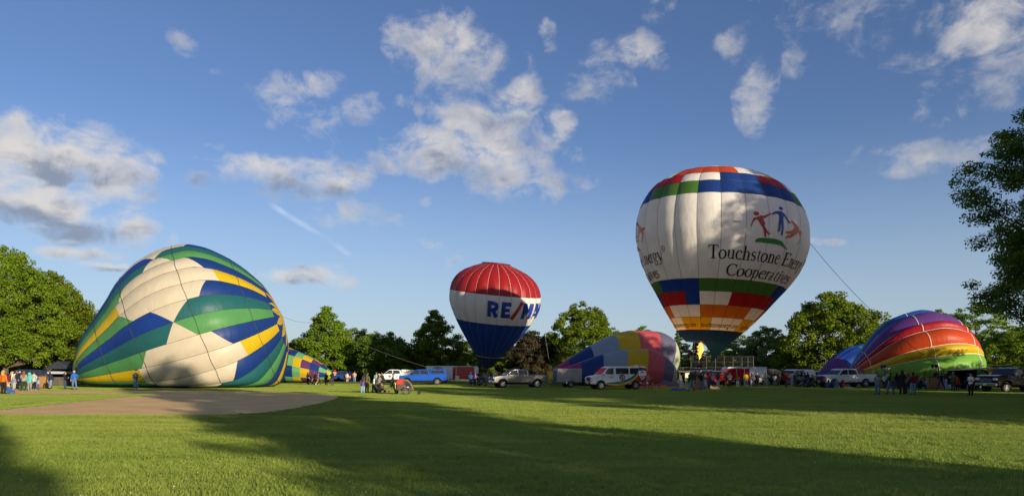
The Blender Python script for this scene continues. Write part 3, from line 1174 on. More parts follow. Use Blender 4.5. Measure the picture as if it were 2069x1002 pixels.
def arc(cx, cy, rx, ry, a0, a1, n=12):
    return [(cx + rx * math.cos(R(a0 + (a1 - a0) * i / n)), cy + ry * math.sin(R(a0 + (a1 - a0) * i / n))) for i in range(n + 1)]


def oval_ring(cx, cy, rx, ry, wide, thin, n=18, a0=0, a1=360):
    """round letter body with swelling stroke"""
    p = arc(cx, cy, rx, ry, a0, a1, n)
    w = [thin + (wide - thin) * abs(math.cos(R(a0 + (a1 - a0) * i / n)))**1.3 for i in range(n + 1)]
    return stroke(p, w)


TK, TN, SF = .155, .062, .05      # thick, thin, serif
def serif(x, y, w_=.30):
    return stroke([(x - w_ / 2, y), (x + w_ / 2, y)], SF)

def glyph(ch):
    """old-style roman letters -> (polys, advance)"""
    x = .66                        # x height
    g = []
    if ch == 'T':
        g += stroke([(.36, 0), (.36, 1)], TK) + serif(.36, .02, .36) + stroke([(.02, .97), (.70, .97)], TN) + stroke([(.03, .98), (.03, .78)], TN * .9) + stroke([(.69, .98), (.69, .78)], TN * .9)
        return g, .74
    if ch == 'E':
        g += stroke([(.14, 0), (.14, 1)], TK) + stroke([(.0, .975), (.58, .975)], TN) + stroke([(.0, .025), (.62, .025)], TN) + stroke([(.14, .52), (.46, .52)], TN) + stroke([(.57, .99), (.57, .80)], TN) + stroke([(.61, .0), (.63, .22)], TN) + stroke([(.46, .62), (.46, .42)], TN * .8)
        return g, .74
    if ch == 'C':
        g += oval_ring(.45, .5, .38, .48, TK, TN, 22, 48, 318) + stroke([(.72, .98), (.72, .70)], TN)
        return g, .82
    if ch == 'o':
        return oval_ring(.29, x / 2, .235, x / 2 - .01, TK * .92, TN), .60
    if ch == 'u':
        g += stroke([(.12, x), (.12, .2)], TK * .85) + stroke(arc(.27, .2, .15, .17, 180, 320), TN * 1.1) + stroke([(.45, x), (.45, .02)], TK * .85) + stroke([(.0, x - .02), (.14, x - .02)], SF) + stroke([(.33, x - .02), (.46, x - .02)], SF) + stroke([(.45, .02), (.58, .04)], SF)
        return g, .62
    if ch in 'ce':
        g += oval_ring(.29, x / 2, .235, x / 2 - .01, TK * .9, TN, 18, 38, 318)
        if ch == 'e':
            g += stroke([(.08, .40), (.50, .40)], TN) + stroke([(.50, .40), (.49, .50), (.46, .55)], TN)
        else:
            g += [[(.42 + .065 * math.cos(R(a)), .54 + .065 * math.sin(R(a))) for a in range(0, 360, 45)]]
        return g, .53
    if ch == 'h' or ch == 'n':
        top = 1.03 if ch == 'h' else x
        g += stroke([(.13, 0), (.13, top)], TK * .85) + stroke([(.13, .46), (.2, .58), (.30, .63), (.39, .60), (.43, .50)], [TN, TN, TN * 1.1, TK * .6, TK * .8]) + stroke([(.44, .52), (.44, 0)], TK * .85) + serif(.13, .02, .28) + serif(.44, .02, .26) + stroke([(.01, top - .02), (.14, top - .02)], SF)
        return g, .60
    if ch == 's':
        p = arc(.2, .49, .14, .145, 40, 270, 9) + arc(.2, .17, .155, .155, 80, -150, 9)
        w = [TN + (TK * .85 - TN) * math.sin(math.pi * i / (len(p) - 1))**2 for i in range(len(p))]
        return stroke(p, w) + stroke([(.32, .64), (.32, .50)], TN * .8) + stroke([(.05, .02), (.05, .16)], TN * .8), .42
    if ch == 't':
        return stroke([(.17, .82), (.17, .14)], [TN, TK * .8]) + stroke(arc(.28, .13, .11, .12, 180, 310, 6), TN) + stroke([(.03, x - .02), (.34, x - .02)], TN), .38
    if ch == 'r':
        return stroke([(.13, 0), (.13, x)], TK * .85) + stroke([(.13, .44), (.2, .57), (.29, .62), (.36, .60)], [TN, TN, TN * 1.3, TK * .7]) + serif(.13, .02, .3) + stroke([(.01, x - .02), (.14, x - .02)], SF), .42
    if ch == 'g':
        return oval_ring(.26, .44, .18, .21, TK * .75, TN) + stroke([(.15, .27), (.10, .17), (.17, .11), (.36, .08), (.46, -.02), (.42, -.18), (.26, -.24), (.10, -.19), (.07, -.08), (.16, .07)], [TN, TN, TN, TK * .5, TK * .6, TN * 1.2, TN, TN, TN, TN]) + stroke([(.40, .58), (.52, .63)], TN), .53
    if ch == 'y':
        return stroke([(.10, x), (.30, .04)], TK * .8) + stroke([(.50, x), (.26, -.14), (.17, -.23), (.08, -.20)], [TN, TN, TN * 1.2, TK * .6]) + stroke([(.0, x - .02), (.22, x - .02)], SF) + stroke([(.40, x - .02), (.57, x - .02)], SF), .56
    if ch == 'p':
        return stroke([(.13, -.28), (.13, x)], TK * .85) + oval_ring(.31, x / 2, .20, x / 2 - .01, TK * .85, TN) + serif(.13, -.26, .3) + stroke([(.01, x - .02), (.14, x - .02)], SF), .60
    if ch == 'a':
        return stroke([(.08, .52), (.15, .62), (.26, .64), (.36, .58), (.38, .46), (.38, .10), (.43, .03), (.52, .06)], [TK * .5, TN, TN, TN * 1.3, TK * .8, TK * .8, TN, TN]) + oval_ring(.22, .18, .14, .17, TK * .65, TN), .52
    if ch == 'i':
        return stroke([(.14, 0), (.14, x)], TK * .85) + serif(.14, .02, .3) + stroke([(.02, x - .02), (.15, x - .02)], SF) + [[(.14 + .085 * math.cos(R(a)), .86 + .085 * math.sin(R(a))) for a in range(0, 360, 45)]], .30
    if ch == 'v':
        return stroke([(.09, x), (.28, .02)], TK * .85) + stroke([(.49, x), (.28, .02)], TN) + stroke([(.0, x - .02), (.21, x - .02)], SF) + stroke([(.39, x - .02), (.56, x - .02)], SF), .55
    return [], .34


def write(text, spacing=.02):
    x, out = 0.0, []
    for ch in text:
        p, adv = glyph(ch)
        out += [[(a + x, b) for a, b in q] for q in p]
        x += adv + spacing
    return out, x


def letters(env, text, material, parent, fn, off):
    x = 0.0
    for ch in text:
        p, adv = glyph(ch)
        if p:
            m_ = MB()
            env.decal(m_, p, (lambda a, b, x0=x: fn(a + x0, b)), off)
            m_.obj('letter', material, parent)
        x += adv + .02


def sans(text, weight=.20):
    """bold plain letters by Blender's own built-in font, cut into small faces"""
    cu = bpy.data.curves.new('lettering', 'FONT')
    cu.body = text
    cu.size = 1.0
    cu.resolution_u = 3
    cu.offset = weight * .06
    ob = bpy.data.objects.new('lettering', cu)
    COL.objects.link(ob)
    dg = bpy.context.evaluated_depsgraph_get()
    me = bpy.data.meshes.new_from_object(ob.evaluated_get(dg))
    bm = bmesh.new()
    bm.from_mesh(me)
    bmesh.ops.triangulate(bm, faces=bm.faces[:])
    for _ in range(2):
        lg = [e for e in bm.edges if e.calc_length() > .25]
        if lg:
            bmesh.ops.subdivide_edges(bm, edges=lg, cuts=1)
            bmesh.ops.triangulate(bm, faces=bm.faces[:])
    polys = [[(v.co.x, v.co.y) for v in f.verts] for f in bm.faces]
    bm.free()
    bpy.data.objects.remove(ob)
    bpy.data.meshes.remove(me)
    xs = [p[0] for q in polys for p in q]
    x0 = min(xs)
    return [[(a - x0, b) for a, b in q] for q in polys], max(xs) - x0


PRINT_BLACK = mat('print_black', (.012, .013, .016), .55)
PRINT_BLUE = mat('print_blue', (.010, .035, .24), .5)
PRINT_RED = mat('print_red', (.42, .010, .014), .5)
PRINT_ORANGE = mat('print_orange', (.58, .13, .010), .5)
PRINT_GREEN = mat('print_green', (.045, .20, .030), .5)

# =============== the tall white balloon with the burner lit
BD = 65.0
FACE = -90.0 - math.degrees(math.atan2(X(1461, BD), BD))      # ring angle that faces the viewer
sc_ = BD / F
def tall_profile():
    ys = [691, 680, 670, 650, 620, 600, 570, 540, 510, 480, 450, 424, 400, 380, 360, 345, 336, 332.5]
    rs = [47, 58, 68, 85, 108, 122, 143.5, 161, 172, 177.5, 176.5, 171, 160, 145, 119, 86, 48, 0.5]
    cs = [1434, 1436, 1438, 1442, 1447, 1450, 1454.5, 1458, 1460, 1461, 1461.5, 1461.5, 1461, 1460.5, 1460, 1459, 1458.5, 1458]
    t = [(691 - y) / (691 - 332.5) for y in ys]
    return t, [Z(691 - (691 - y) * .955, BD) for y in ys], [r * sc_ * .937 for r in rs], [X(c - 4 - 4 * q, BD) for c, q in zip(cs, t)]
tt, zz, rr_, xx = tall_profile()
fz_, fr_, fx_ = ctrl(tt, zz), ctrl(tt, rr_), ctrl(tt, xx)
T_of = lambda y: (691 - y) / (691 - 332.5)
tilt = R(5.2)
tall = Env(lambda t: Vector((fx_(t), BD, fz_(t))), fr_, lambda t: Vector((math.sin(tilt * (.55 + .45 * min(1, t * 2))), 0.0, math.cos(tilt))), 24, .020, R(FACE + 1.0), up=Vector((0, 1, 0)))
# frame: n ~ up, e2 ~ +y, e1 = e2 x n ~ +x ; angle -90 deg faces the viewer
B1 = thing('hot_air_balloon', 'tall white hot air balloon with flame lit and dancing figures logo', 'balloon', group='hot air balloons')
EDGE = [T_of(y) for y in (691, 670, 646, 623.5, 599, 577, 420, 393, 373, 351, 332.6)]
ROWS = {   # gore g counted from the one just right of the middle
    0: {g: 'navy' for g in range(24)},
    1: {-5: 'white', -4: 'white', -3: 'gold', -2: 'gold', -1: 'gold', 0: 'white', 1: 'white', 2: 'white', 3: 'gold', 4: 'gold', 5: 'white'},
    2: {-6: 'orange', -5: 'orange', -4: 'white', -3: 'white', -2: 'white', -1: 'orange', 0: 'orange', 1: 'orange', 2: 'orange', 3: 'white', 4: 'white', 5: 'orange'},
    3: {-6: 'blue', -5: 'red', -4: 'red', -3: 'red', -2: 'blue', -1: 'white', 0: 'white', 1: 'red', 2: 'red', 3: 'red', 4: 'red', 5: 'blue'},
    4: {-6: 'leaf_green', -5: 'leaf_green', -4: 'blue', -3: 'blue', -2: 'blue', -1: 'leaf_green', 0: 'leaf_green', 1: 'leaf_green', 2: 'leaf_green', 3: 'leaf_green', 4: 'blue', 5: 'blue'},
    5: {},
    6: {-6: 'blue', -5: 'blue', -4: 'leaf_green', -3: 'leaf_green', -2: 'leaf_green', -1: 'royal', 0: 'royal', 1: 'royal', 2: 'royal', 3: 'royal', 4: 'leaf_green', 5: 'leaf_green'},
    7: {-6: 'white', -5: 'red', -4: 'red', -3: 'red', -2: 'white', -1: 'white', 0: 'royal', 1: 'royal', 2: 'red', 3: 'red', 4: 'white', 5: 'white'},
    8: {-5: 'white', -4: 'white', -3: 'scarlet', -2: 'scarlet', -1: 'scarlet', 0: 'scarlet', 1: 'white', 2: 'white', 3: 'yellow', 4: 'white'},
    9: {-4: 'white', -3: 'white', -2: 'yellow', -1: 'white', 0: 'yellow', 1: 'yellow', 2: 'white', 3: 'red'},
}
FILL = {0: 'navy', 1: 'gold', 2: 'orange', 3: 'red', 4: 'leaf_green', 5: 'white', 6: 'royal', 7: 'red', 8: 'white', 9: 'white'}
for row in range(10):
    for g in range(24):
        gg = g if g <= 11 else g - 24
        tall.panel(gg, (EDGE[row],) * 2, (EDGE[row + 1],) * 2, CLOTH[ROWS[row].get(gg, FILL[row])], B1, nu=6, nv=22 if row == 5 else (6 if row in (6, 7, 8, 9) else 4))
mb = MB()
for g in range(24):
    tall.line(mb, [(tall.seam(g), i / 60 * .985) for i in range(61)], .024, .02)
for e in EDGE[1:-1]:
    tall.line(mb, [(math.pi * 2 * i / 144, e) for i in range(145)], .03, .012)
o = mb.obj('seam_tape', TAPE_DARK, B1)
# open scoop of dark cloth hanging from the right of the mouth
vs, fs = [], []
nS = 22
for i in range(nS + 1):
    th = R(-135 + 230 * i / nS)
    top = tall.pt(th, .002)
    drop = 1.9 * max(0.0, math.sin(math.pi * min(1, max(0, (i / nS)))) ) ** 1.3
    c = Vector((fx_(0) - .2, BD, 0))
    low = Vector((top.x + (c.x - top.x) * (.25 + .55 * drop / 1.9), top.y + (c.y - top.y) * (.25 + .55 * drop / 1.9), top.z - drop - .03))
    for j in range(5):
        vs.append(top.lerp(low, j / 4))
for i in range(nS):
    for j in range(4):
        fs.append((i * 5 + j, i * 5 + j + 1, i * 5 + j + 6, i * 5 + j + 5))
MB().add(vs, fs).obj('scoop', CLOTH['scoop_blue'], B1, True)
# wires down to the basket, carried by the burner frame
BX = X(1413, BD)
mb = MB()
for a in (35, 70, 110, 145, 215, 250, 290, 325):
    p = tall.pt(R(a), 0.001)
    q = Vector((BX + (.55 if math.cos(R(a)) > 0 else -.55), BD + (.5 if math.sin(R(a)) > 0 else -.5), 2.25))
    mb.tube([p, q], .012, 4)
mb.obj('suspension_wire', ROPE_DARK, B1)

# lettering on the tall balloon
def tall_map(th0, ybase, scale_t, arc_r):
    """x in cap heights along the ring, y upward; th0 in degrees from the viewer's middle"""
    def fn(x, y):
        return (R(FACE + th0) + x * scale_t / arc_r, T_of(ybase - y * scale_t / sc_))
    return fn
WHITE_R = 165 * sc_
def deco(copy_deg, parent):
    cap = 1.22
    wd = write('Touchstone Energy')[1]
    k = (R(84.0) * WHITE_R) / (wd * cap)
    letters(tall, 'Touchstone Energy', PRINT_BLACK, parent, lambda x, y: (R(FACE + copy_deg - 6.5) + x * cap * k / WHITE_R, T_of(543 - y * cap / sc_ * .93)), .035)
    wd2 = write('Cooperatives')[1]
    r2 = 150 * sc_
    k2 = (R(62.0) * r2) / (wd2 * cap)
    letters(tall, 'Cooperatives', PRINT_BLACK, parent, lambda x, y: (R(FACE + copy_deg + 6.5) + x * cap * k2 / r2, T_of(571.5 - y * cap * .80 / sc_)), .035)
    mbk = MB()
    # registered mark
    ring = oval_ring(0, 0, .24, .24, .05, .05, 14)
    rl, _ = sans('R', .1)
    rl = [[((a - .3) * .36 + .0, (b - .35) * .36) for a, b in q] for q in rl]
    tall.decal(mbk, ring + rl, (lambda x, y: (R(FACE + copy_deg + 80.0) + x / WHITE_R, T_of(522 - y / sc_))), .035)
    mbk.obj('registered_sign', PRINT_BLACK, parent)
    # three dancing figures, joined hands, over a green swoosh; drawn in (degrees, photo rows)
    def shape(pts_w, closed=False):
        q = stroke([(p[0] * 3.05, p[1]) for p in pts_w], [p[2] * 2.35 for p in pts_w], step=2.5)
        return [[(a / 3.05, b) for a, b in poly] for poly in q]
    def blob(cx, cy, rx, ry):
        return [[(cx + rx * math.cos(R(a)), cy + ry * math.sin(R(a))) for a in range(0, 360, 30)]]
    def put(polys, material, part):
        m_ = MB()
        tall.decal(m_, polys, lambda x, y: (R(FACE + copy_deg + x * .905), T_of(474 + (y - 475) * .87)), .035)
        m_.obj(part, material, parent)
    red = blob(24.2, 457, 2.0, 4.4) + shape([(22.0, 474, 1.2), (23.5, 468, 2.0), (27.0, 465, 3.0), (30.5, 461, 2.2), (35.5, 452, 1.2)]) \
        + shape([(26.0, 462, 5), (27.8, 472, 5), (29.6, 480, 4.4)]) + shape([(28.0, 478, 2.8), (31.0, 489, 2.4), (34.4, 496.5, 1.3), (35.4, 494, .8)]) + shape([(29.0, 480, 2.6), (30.4, 490, 2.2), (31.4, 501, 1.8), (32.6, 503, 1.2)]) \
        + shape([(23.0, 466, 1.6), (21.6, 476, 1.2), (20.6, 486, .8)])
    put(red, PRINT_RED, 'figure_red')
    bl = blob(43.6, 437, 1.9, 3.8) + shape([(36.0, 453.0, 1.2), (39.0, 448, 2.4), (43.0, 447.5, 3.8), (47.0, 450.5, 2.6), (52.5, 464, 1.2)]) \
        + shape([(43.2, 446, 5.6), (43.3, 456, 5.0), (43.2, 466, 4.8)]) + shape([(42.2, 464, 2.8), (41.6, 477, 2.4), (41.0, 489, 2.0)]) + shape([(44.2, 464, 2.8), (44.4, 478, 2.4), (43.8, 495, 2.0)])
    put(bl, PRINT_BLUE, 'figure_blue')
    og = blob(65.5, 476, 2.4, 3.8) + shape([(53.2, 458, 1.0), (57.0, 465, 3.0), (60.5, 473, 5.0), (64.0, 481, 3.0), (65.4, 490, 1.6), (62.0, 505, 1.0)]) \
        + shape([(59.5, 471, 6), (57.0, 480, 6), (55.0, 484, 5)]) + shape([(56.5, 480, 3.4), (52.0, 484.5, 2.6), (47.4, 486, 1.4)]) + shape([(56.6, 484, 3.2), (53.0, 492, 2.6), (47.8, 497, 1.5)])
    put(og, PRINT_ORANGE, 'figure_orange')
    sw = shape([(24.5, 515, 2.0), (26.5, 512, 3.6), (31.0, 510.5, 4.2), (38.0, 509.5, 4.6), (45.0, 511.5, 3.8), (52.5, 520.0, .7)])
    put(sw, PRINT_GREEN, 'swoosh')
for cdeg in (0, -120, 120):
    deco(cdeg, B1)
polys, wd = sans('touchstoneenergy.com', .22)
for cdeg in (0, -66, 66, 132, -132):
    m_ = MB()
    k = R(58.0) / wd
    tall.decal(m_, polys, (lambda x, y, c=cdeg: (R(FACE + c - 13.5) + x * k, T_of(664.5 - y * 13.0))), .03)
    m_.obj('web_address', PRINT_BLACK, B1)
polys, wd = sans('N40373', .1)
m_ = MB()
tall.decal(m_, polys, (lambda x, y: (R(FACE + 7.5) + x / wd * R(4.6), T_of(478 - y * 4.4))), .03)
m_.obj('registration_mark', PRINT_BLACK, B1)

# =============== red, white and blue balloon
RD = 104.0
sr = RD / F
rt = R(5.5)
def rx_profile():
    # measured along the leaning axis from mouth to crown, photo pixels
    s_ = [0, 12, 30, 48, 70, 92, 112, 128, 142, 158, 172, 184, 193, 199, 203.5]
    r_ = [11, 18, 32, 46, 61.5, 75, 84.5, 89, 90.2, 87.5, 80.5, 69, 54, 39, 27]
    return s_, r_
s_, r_ = rx_profile()
LX = 207.0
fr2 = ctrl([q / LX for q in s_] + [1.0], [q * sr for q in r_] + [.02])
RM = Vector((X(983.5, RD), RD, Z(741, RD)))
lean = Vector((math.sin(rt), -math.sin(R(9.0)), math.cos(rt) * math.cos(R(9)))).normalized()
rmx = Env(lambda t: RM + lean * (t * LX * sr * 1.01) + Vector((.35 * math.sin(math.pi * t), 0, 0)), fr2, lambda t: lean, 24, .035, R(-90 + 7), up=Vector((0, 1, 0)))
B2 = thing('hot_air_balloon', 'red white and blue striped balloon with large lettering, standing behind the trailers', 'balloon', group='hot air balloons')
E2 = [0, .125, .445, .71, .983]
CC2 = ['navy', 'sail_blue', 'white', 'deep_red']
for i in range(4):
    for g in range(24):
        rmx.panel(g, (E2[i],) * 2, (E2[i + 1],) * 2, CLOTH[CC2[i]], B2, nu=4, nv=8 if i == 3 else 6)
mb = MB()
for g in range(24):
    rmx.line(mb, [(rmx.seam(g), E2[3] + i / 24 * (.982 - E2[3])) for i in range(25)], .03, .025)
rmx.line(mb, [(2 * math.pi * i / 96, .11) for i in range(97)], .05, .02)
mb.obj('seam_tape', TAPE_PALE, B2)
mb = MB()
for g in range(24):
    rmx.line(mb, [(rmx.seam(g), i / 30 * E2[3]) for i in range(31)], .03, .025)
mb.obj('seam_line', mat('seam_grey', (.25, .23, .23), .8), B2)
# vent cap: a shallow red dish standing a little proud of the crown
vs, fs = [], []
nc = 48
for j, (f_, up_) in enumerate([(1.02, .0), (1.04, .08), (.98, .15), (.5, .22), (0.02, .2)]):
    for i in range(nc):
        th = 2 * math.pi * i / nc
        p = rmx.pt(th, .983)
        c = rmx.spine(.983)
        vs.append(c + (p - c) * f_ + lean * (up_ + .02))
for j in range(4):
    for i in range(nc):
        fs.append((j * nc + i, j * nc + (i + 1) % nc, (j + 1) * nc + (i + 1) % nc, (j + 1) * nc + i))
MB().add(vs, fs).obj('vent_cap', CLOTH['vent_red'], B2, True)
# RE/MAX-like block letters as on the cloth
def block(ch):
    w_ = .26
    S = lambda *p: stroke(list(p), w_, step=.1)
    if ch == 'R':
        return S((.13, 0), (.13, 1)) + stroke([(.0, .87), (.42, .87)], w_, step=.1) + stroke([(.42, .87), (.56, .80), (.60, .68), (.56, .55), (.42, .46)], w_, step=.1) + stroke([(.42, .46), (.13, .46)], .22, step=.1) + S((.36, .46), (.62, 0)), .80
    if ch == 'E':
        return S((.13, 0), (.13, 1)) + S((.0, .87), (.64, .87)) + stroke([(.0, .5), (.56, .5)], .22, step=.1) + S((.0, .13), (.66, .13)), .74
    if ch == '/':
        return S((-.05, -.06), (.56, 1.06)), .58
    if ch == 'M':
        return S((.13, 0), (.13, 1)) + S((.82, 0), (.82, 1)) + stroke([(.16, .95), (.475, .30)], .24, step=.1) + stroke([(.79, .95), (.475, .30)], .24, step=.1), 1.02
    if ch == 'A':
        return S((.10, 0), (.42, 1)) + S((.74, 0), (.42, 1)) + stroke([(.2, .27), (.64, .27)], .18, step=.1), .88
    if ch == 'X':
        return S((.08, 0), (.66, 1)) + S((.66, 0), (.08, 1)), .76
RW = 84 * sr
for cdeg in (0, 180):
    x = 0
    cap = 30 * sr
    for ch in 'RE/MAX':
        p, adv = block(ch)
        fn = (lambda a, b, x0=x, c=cdeg: (R(-90 + c - 6.5) + (x0 + a) * cap * .93 / RW, .515 + b * 30 / LX))
        m_ = MB()
        rmx.decal(m_, p, fn, .05)
        m_.obj('letter', PRINT_RED if ch == '/' else PRINT_BLUE, B2)
        x += adv + .10
# flying wires, mouth ring and its basket hidden by the parked cars
mb = MB()
for a in range(0, 360, 45):
    p = rmx.pt(R(a), .001)
    mb.tube([p, Vector((RM.x - .1 + .45 * math.cos(R(a)), RD + .45 * math.sin(R(a)), 2.1))], .012, 4)
mb.obj('suspension_wire', STEEL, B2)

# =============== patterned balloon lying on its side, left
def lying(name, label, M, K, rad_pts, scale_r, gores, bulge, phase, flat, wr, seed, seams=None, dirn=None, sag=None):
    ax = (K - M)
    rf = ctrl([p[0] for p in rad_pts], [p[1] * scale_r for p in rad_pts])
    n = (dirn or ax).normalized()
    spine = (lambda t: M + ax * t) if sag is None else (lambda t: M + ax * t + sag(t))
    e = Env(spine, rf, lambda t: n, gores, bulge, phase, flat, seams, wr, seed)
    return e, thing(name, label, 'balloon', group='hot air balloons')

M3 = Vector((X(150, 72.5), 72.5, Z(762, 72.5)))
K3 = Vector((X(572, 77), 77, Z(640, 77)))
L3 = (K3 - M3).length
prof3 = [(0, 8), (.03, 32), (.09, 64), (.186, 97), (.28, 128), (.342, 150), (.485, 181), (.60, 190), (.68, 189), (.76, 176), (.83, 152), (.89, 124), (.94, 92), (.975, 60), (1.0, 2)]
pat, B3 = lying('hot_air_balloon', 'half filled cream balloon with blue green and yellow zigzag panels lying on grass', M3, K3, prof3, 75 / F, 35, .016, 0, 1.1, .012, 5, dirn=Vector((.95, .33, .37)))
# angle 0 of the ring points away; find the angle that faces the viewer, place seam S0 ten degrees above it
c_, n_, e1_, e2_ = pat.frame(.55)
view = Vector((.36, -.93, 0))
ang_v = math.atan2(view.dot(e2_), view.dot(e1_))
step = 2 * math.pi / 35

pat.phase = ang_v - R(10.5)
up_is_plus = True          # angle grows from the viewer side up to the top when e1 faces the viewer
if math.cos(ang_v) < 0:
    up_is_plus = False
MOUTH = {'blue': (.475, .55), 'teal': (.55, .49), 'green_a': (.40, .35), 'yellow': (.335, .34), 'green_b': (.335, .39)}
SEQ_M = ['blue', 'teal', 'green_a', 'yellow', 'green_b']           # going down from the gore just above S0
SEQ_C = ['teal', 'green', 'blue_a', 'yellow', 'blue_b']
CROWN = {'teal': (.64, .55), 'green': (.55, .625), 'blue_a': (.68, .745), 'yellow': (.775, .785), 'blue_b': (.735, .685)}
colm = lambda k: k.split('_')[0]
for q in range(35):
    dn = q                     # q-th gore downward, 0 = just above S0
    if up_is_plus:
        k = -dn                # gore from seam k to k+1, upper seam is k+1
    else:
        k = dn - 1
    m_, c_ = SEQ_M[dn % 5], SEQ_C[dn % 5]
    tm, tc_ = MOUTH[m_], CROWN[c_]
    if up_is_plus:
        tm, tc_ = tm[::-1], tc_[::-1]
    pat.panel(k, (0, 0), tm, CLOTH[colm(m_)], B3, nu=4, nv=14)
    pat.panel(k, tm, tc_, CLOTH['cream'], B3, nu=4, nv=10)
    last = (.955, .955)
    pat.panel(k, tc_, last, CLOTH[{'blue': 'royal'}.get(colm(c_), colm(c_))], B3, nu=4, nv=12)
    # star at the crown: toothed yellow points on blue
    tooth = (.955, .985) if q % 2 else (.985, .955)
    pat.panel(k, last, tooth, CLOTH['royal'], B3, nu=3, nv=2)
    pat.panel(k, tooth, (1, 1), CLOTH['yellow'], B3, nu=3, nv=3)
mb = MB()
for k in range(35):
    pat.line(mb, [(pat.seam(k), .01 + i / 70 * .985) for i in range(71)], .028, .02)
for e in (.06, .20, .37, .635, .86):
    pat.line(mb, [(pat.phase + 2 * math.pi * i / 175, e + .0016 * math.sin(i * .9)) for i in range(176)], .05, .03)
mb.obj('load_tape', TAPE_DARK, B3)

# =============== rainbow balloon lying at the right
M4 = Vector((X(1717, 79), 79, .95))
K4 = Vector((X(1978, 77), 77, Z(731, 77)))
prof4 = [(0, 12), (.06, 34), (.157, 60), (.26, 86), (.364, 104), (.5, 115), (.62, 118), (.74, 110), (.83, 96), (.90, 76), (.955, 50), (.985, 26), (1, 2)]
seams4 = [R(a) for a in (-96, -52, -10, 13, 24, 44, 55, 80, 96, 112, 128, 160, 190, 226)]
cols4 = ['violet', 'sky_blue', 'lime', 'yellow', 'scarlet', 'crimson', 'violet', 'sky_blue', 'green', 'tan', 'crimson', 'crimson', 'lime', 'yellow']
rb4, B4 = lying('hot_air_balloon', 'rainbow striped balloon half filled on the grass behind the right hand crowd', M4, K4, prof4, 76 / F, 14, .075, 0, 1.0, .016, 9, seams=seams4, dirn=Vector((.97, -.16, .16)))
c_, n_, e1_, e2_ = rb4.frame(.5)
# ring angles measured upward from the viewer side
vw4 = Vector((-.5, -.86, 0))
face = math.atan2(vw4.dot(e2_), vw4.dot(e1_))
flip = math.cos(face) < 0
rb4.seams = sorted([(math.pi - a if flip else a) % (2 * math.pi) for a in seams4])
order = sorted(range(14), key=lambda i: (math.pi - seams4[i] if flip else seams4[i]) % (2 * math.pi))
for j in range(14):
    i = order[j]
    ci = cols4[(i - 1) % 14] if flip else cols4[i]
    for a, b in ((0, .12), (.12, .50), (.50, .84), (.84, 1.0)):
        rb4.panel(j, (a, a), (b, b), CLOTH[ci], B4, nu=9, nv=8)
mb = MB()
for k in range(14):
    rb4.line(mb, [(rb4.seam(k), .01 + i / 60 * .97) for i in range(61)], .075, .025)
for e in (.12, .50, .84):
    rb4.line(mb, [(rb4.seam(0) + 2 * math.pi * i / 168, e) for i in range(169)], .06, .03)
mb.obj('load_tape', mat('load_tape_cream', (.66, .60, .50), .7), B4)

# =============== pastel balloon with a long fold, middle right
B5 = thing('hot_air_balloon', 'limp pastel balloon in pink yellow and blue bands folded behind the painted van', 'balloon', group='hot air balloons')
M5 = Vector((X(1106, 82), 82, Z(762, 82)))
K5 = Vector((X(1366, 87), 87, Z(738, 87)))
up5 = Env(lerp_pts([(0, M5), (.25, M5.lerp(K5, .25) + Vector((0, 1.2, .30))), (.6, M5.lerp(K5, .62) + Vector((0, 1.5, .9))), (.85, M5.lerp(K5, .88) + Vector((0, .9, .45))), (1, K5 + Vector((0, 0, -.5)))]),
          ctrl([0, .05, .17, .33, .49, .62, .755, .88, .96, 1], [.35, .75, 1.75, 2.9, 3.75, 4.15, 4.15, 3.4, 2.1, .1]), lambda t: Vector((.95, .12, .34 - .75 * t)), 20, .012, .3, .8, None, .012, 31)
cols5 = ['yellow', 'magenta', 'royal', 'mist', 'yellow', 'pink', 'slate', 'pistachio', 'gold']
e5 = [0, .045, .17, .33, .49, .62, .755, .885, .965, 1]
for i in range(9):
    for k in range(20):
        up5.panel(k, (e5[i],) * 2, (e5[i + 1],) * 2, CLOTH[cols5[i]], B5, nu=3, nv=6)
M6 = Vector((X(1108, 80), 80, .85))
K6 = Vector((X(1368, 79), 79, 1.0))
lo5 = Env(lerp_pts([(0, M6), (.4, M6.lerp(K6, .4) + Vector((0, .6, .55))), (.75, M6.lerp(K6, .76) + Vector((0, .5, .65))), (1, K6)]),
          ctrl([0, .04, .14, .26, .425, .59, .735, .86, .94, .98, 1], [.3, .6, 1.05, 1.55, 2.25, 2.72, 2.75, 2.2, 1.5, .85, .05]), lambda t: Vector((1, -.10 + .1 * t, .10 - .35 * t)), 18, .012, .1, .6, None, .014, 33)
e6 = [0, .05, .26, .425, .59, .735, .865, .95, .985, 1]
for i in range(9):
    for k in range(18):
        lo5.panel(k, (e6[i],) * 2, (e6[i + 1],) * 2, CLOTH[cols5[i]], B5, nu=3, nv=6)
def cloth_heap(name, cx, cy, lx, ly, h, material, parent, seed, rot=0.0):
    """a slack fold of cloth on the grass"""
    rg = random.Random(seed)
    ph = [rg.uniform(0, 6.28) for _ in range(6)]
    nx, ny = 22, 12
    vs, fs = [], []
    for i in range(nx + 1):
        for j in range(ny + 1):
            u, v_ = i / nx * 2 - 1, j / ny * 2 - 1
            e_ = max(0, 1 - u**4) * max(0, 1 - v_**2)
            z = h * e_ ** .5 * (.72 + .28 * math.sin(4 * u + ph[0] + 2 * v_) * math.sin(3 * v_ + ph[1])) + .03
            x_ = u * lx * (1 + .08 * math.sin(5 * v_ + ph[2]))
            y_ = v_ * ly * (1 + .15 * math.sin(4 * u + ph[3]))
            c, s2 = math.cos(rot), math.sin(rot)
            vs.append((cx + x_ * c - y_ * s2, cy + x_ * s2 + y_ * c, z if e_ > 0 else .012))
    for i in range(nx):
        for j in range(ny):
            p = i * (ny + 1) + j
            fs.append((p, p + ny + 1, p + ny + 2, p + 1))
    return MB().add(vs, fs).obj(name, material, parent, True)
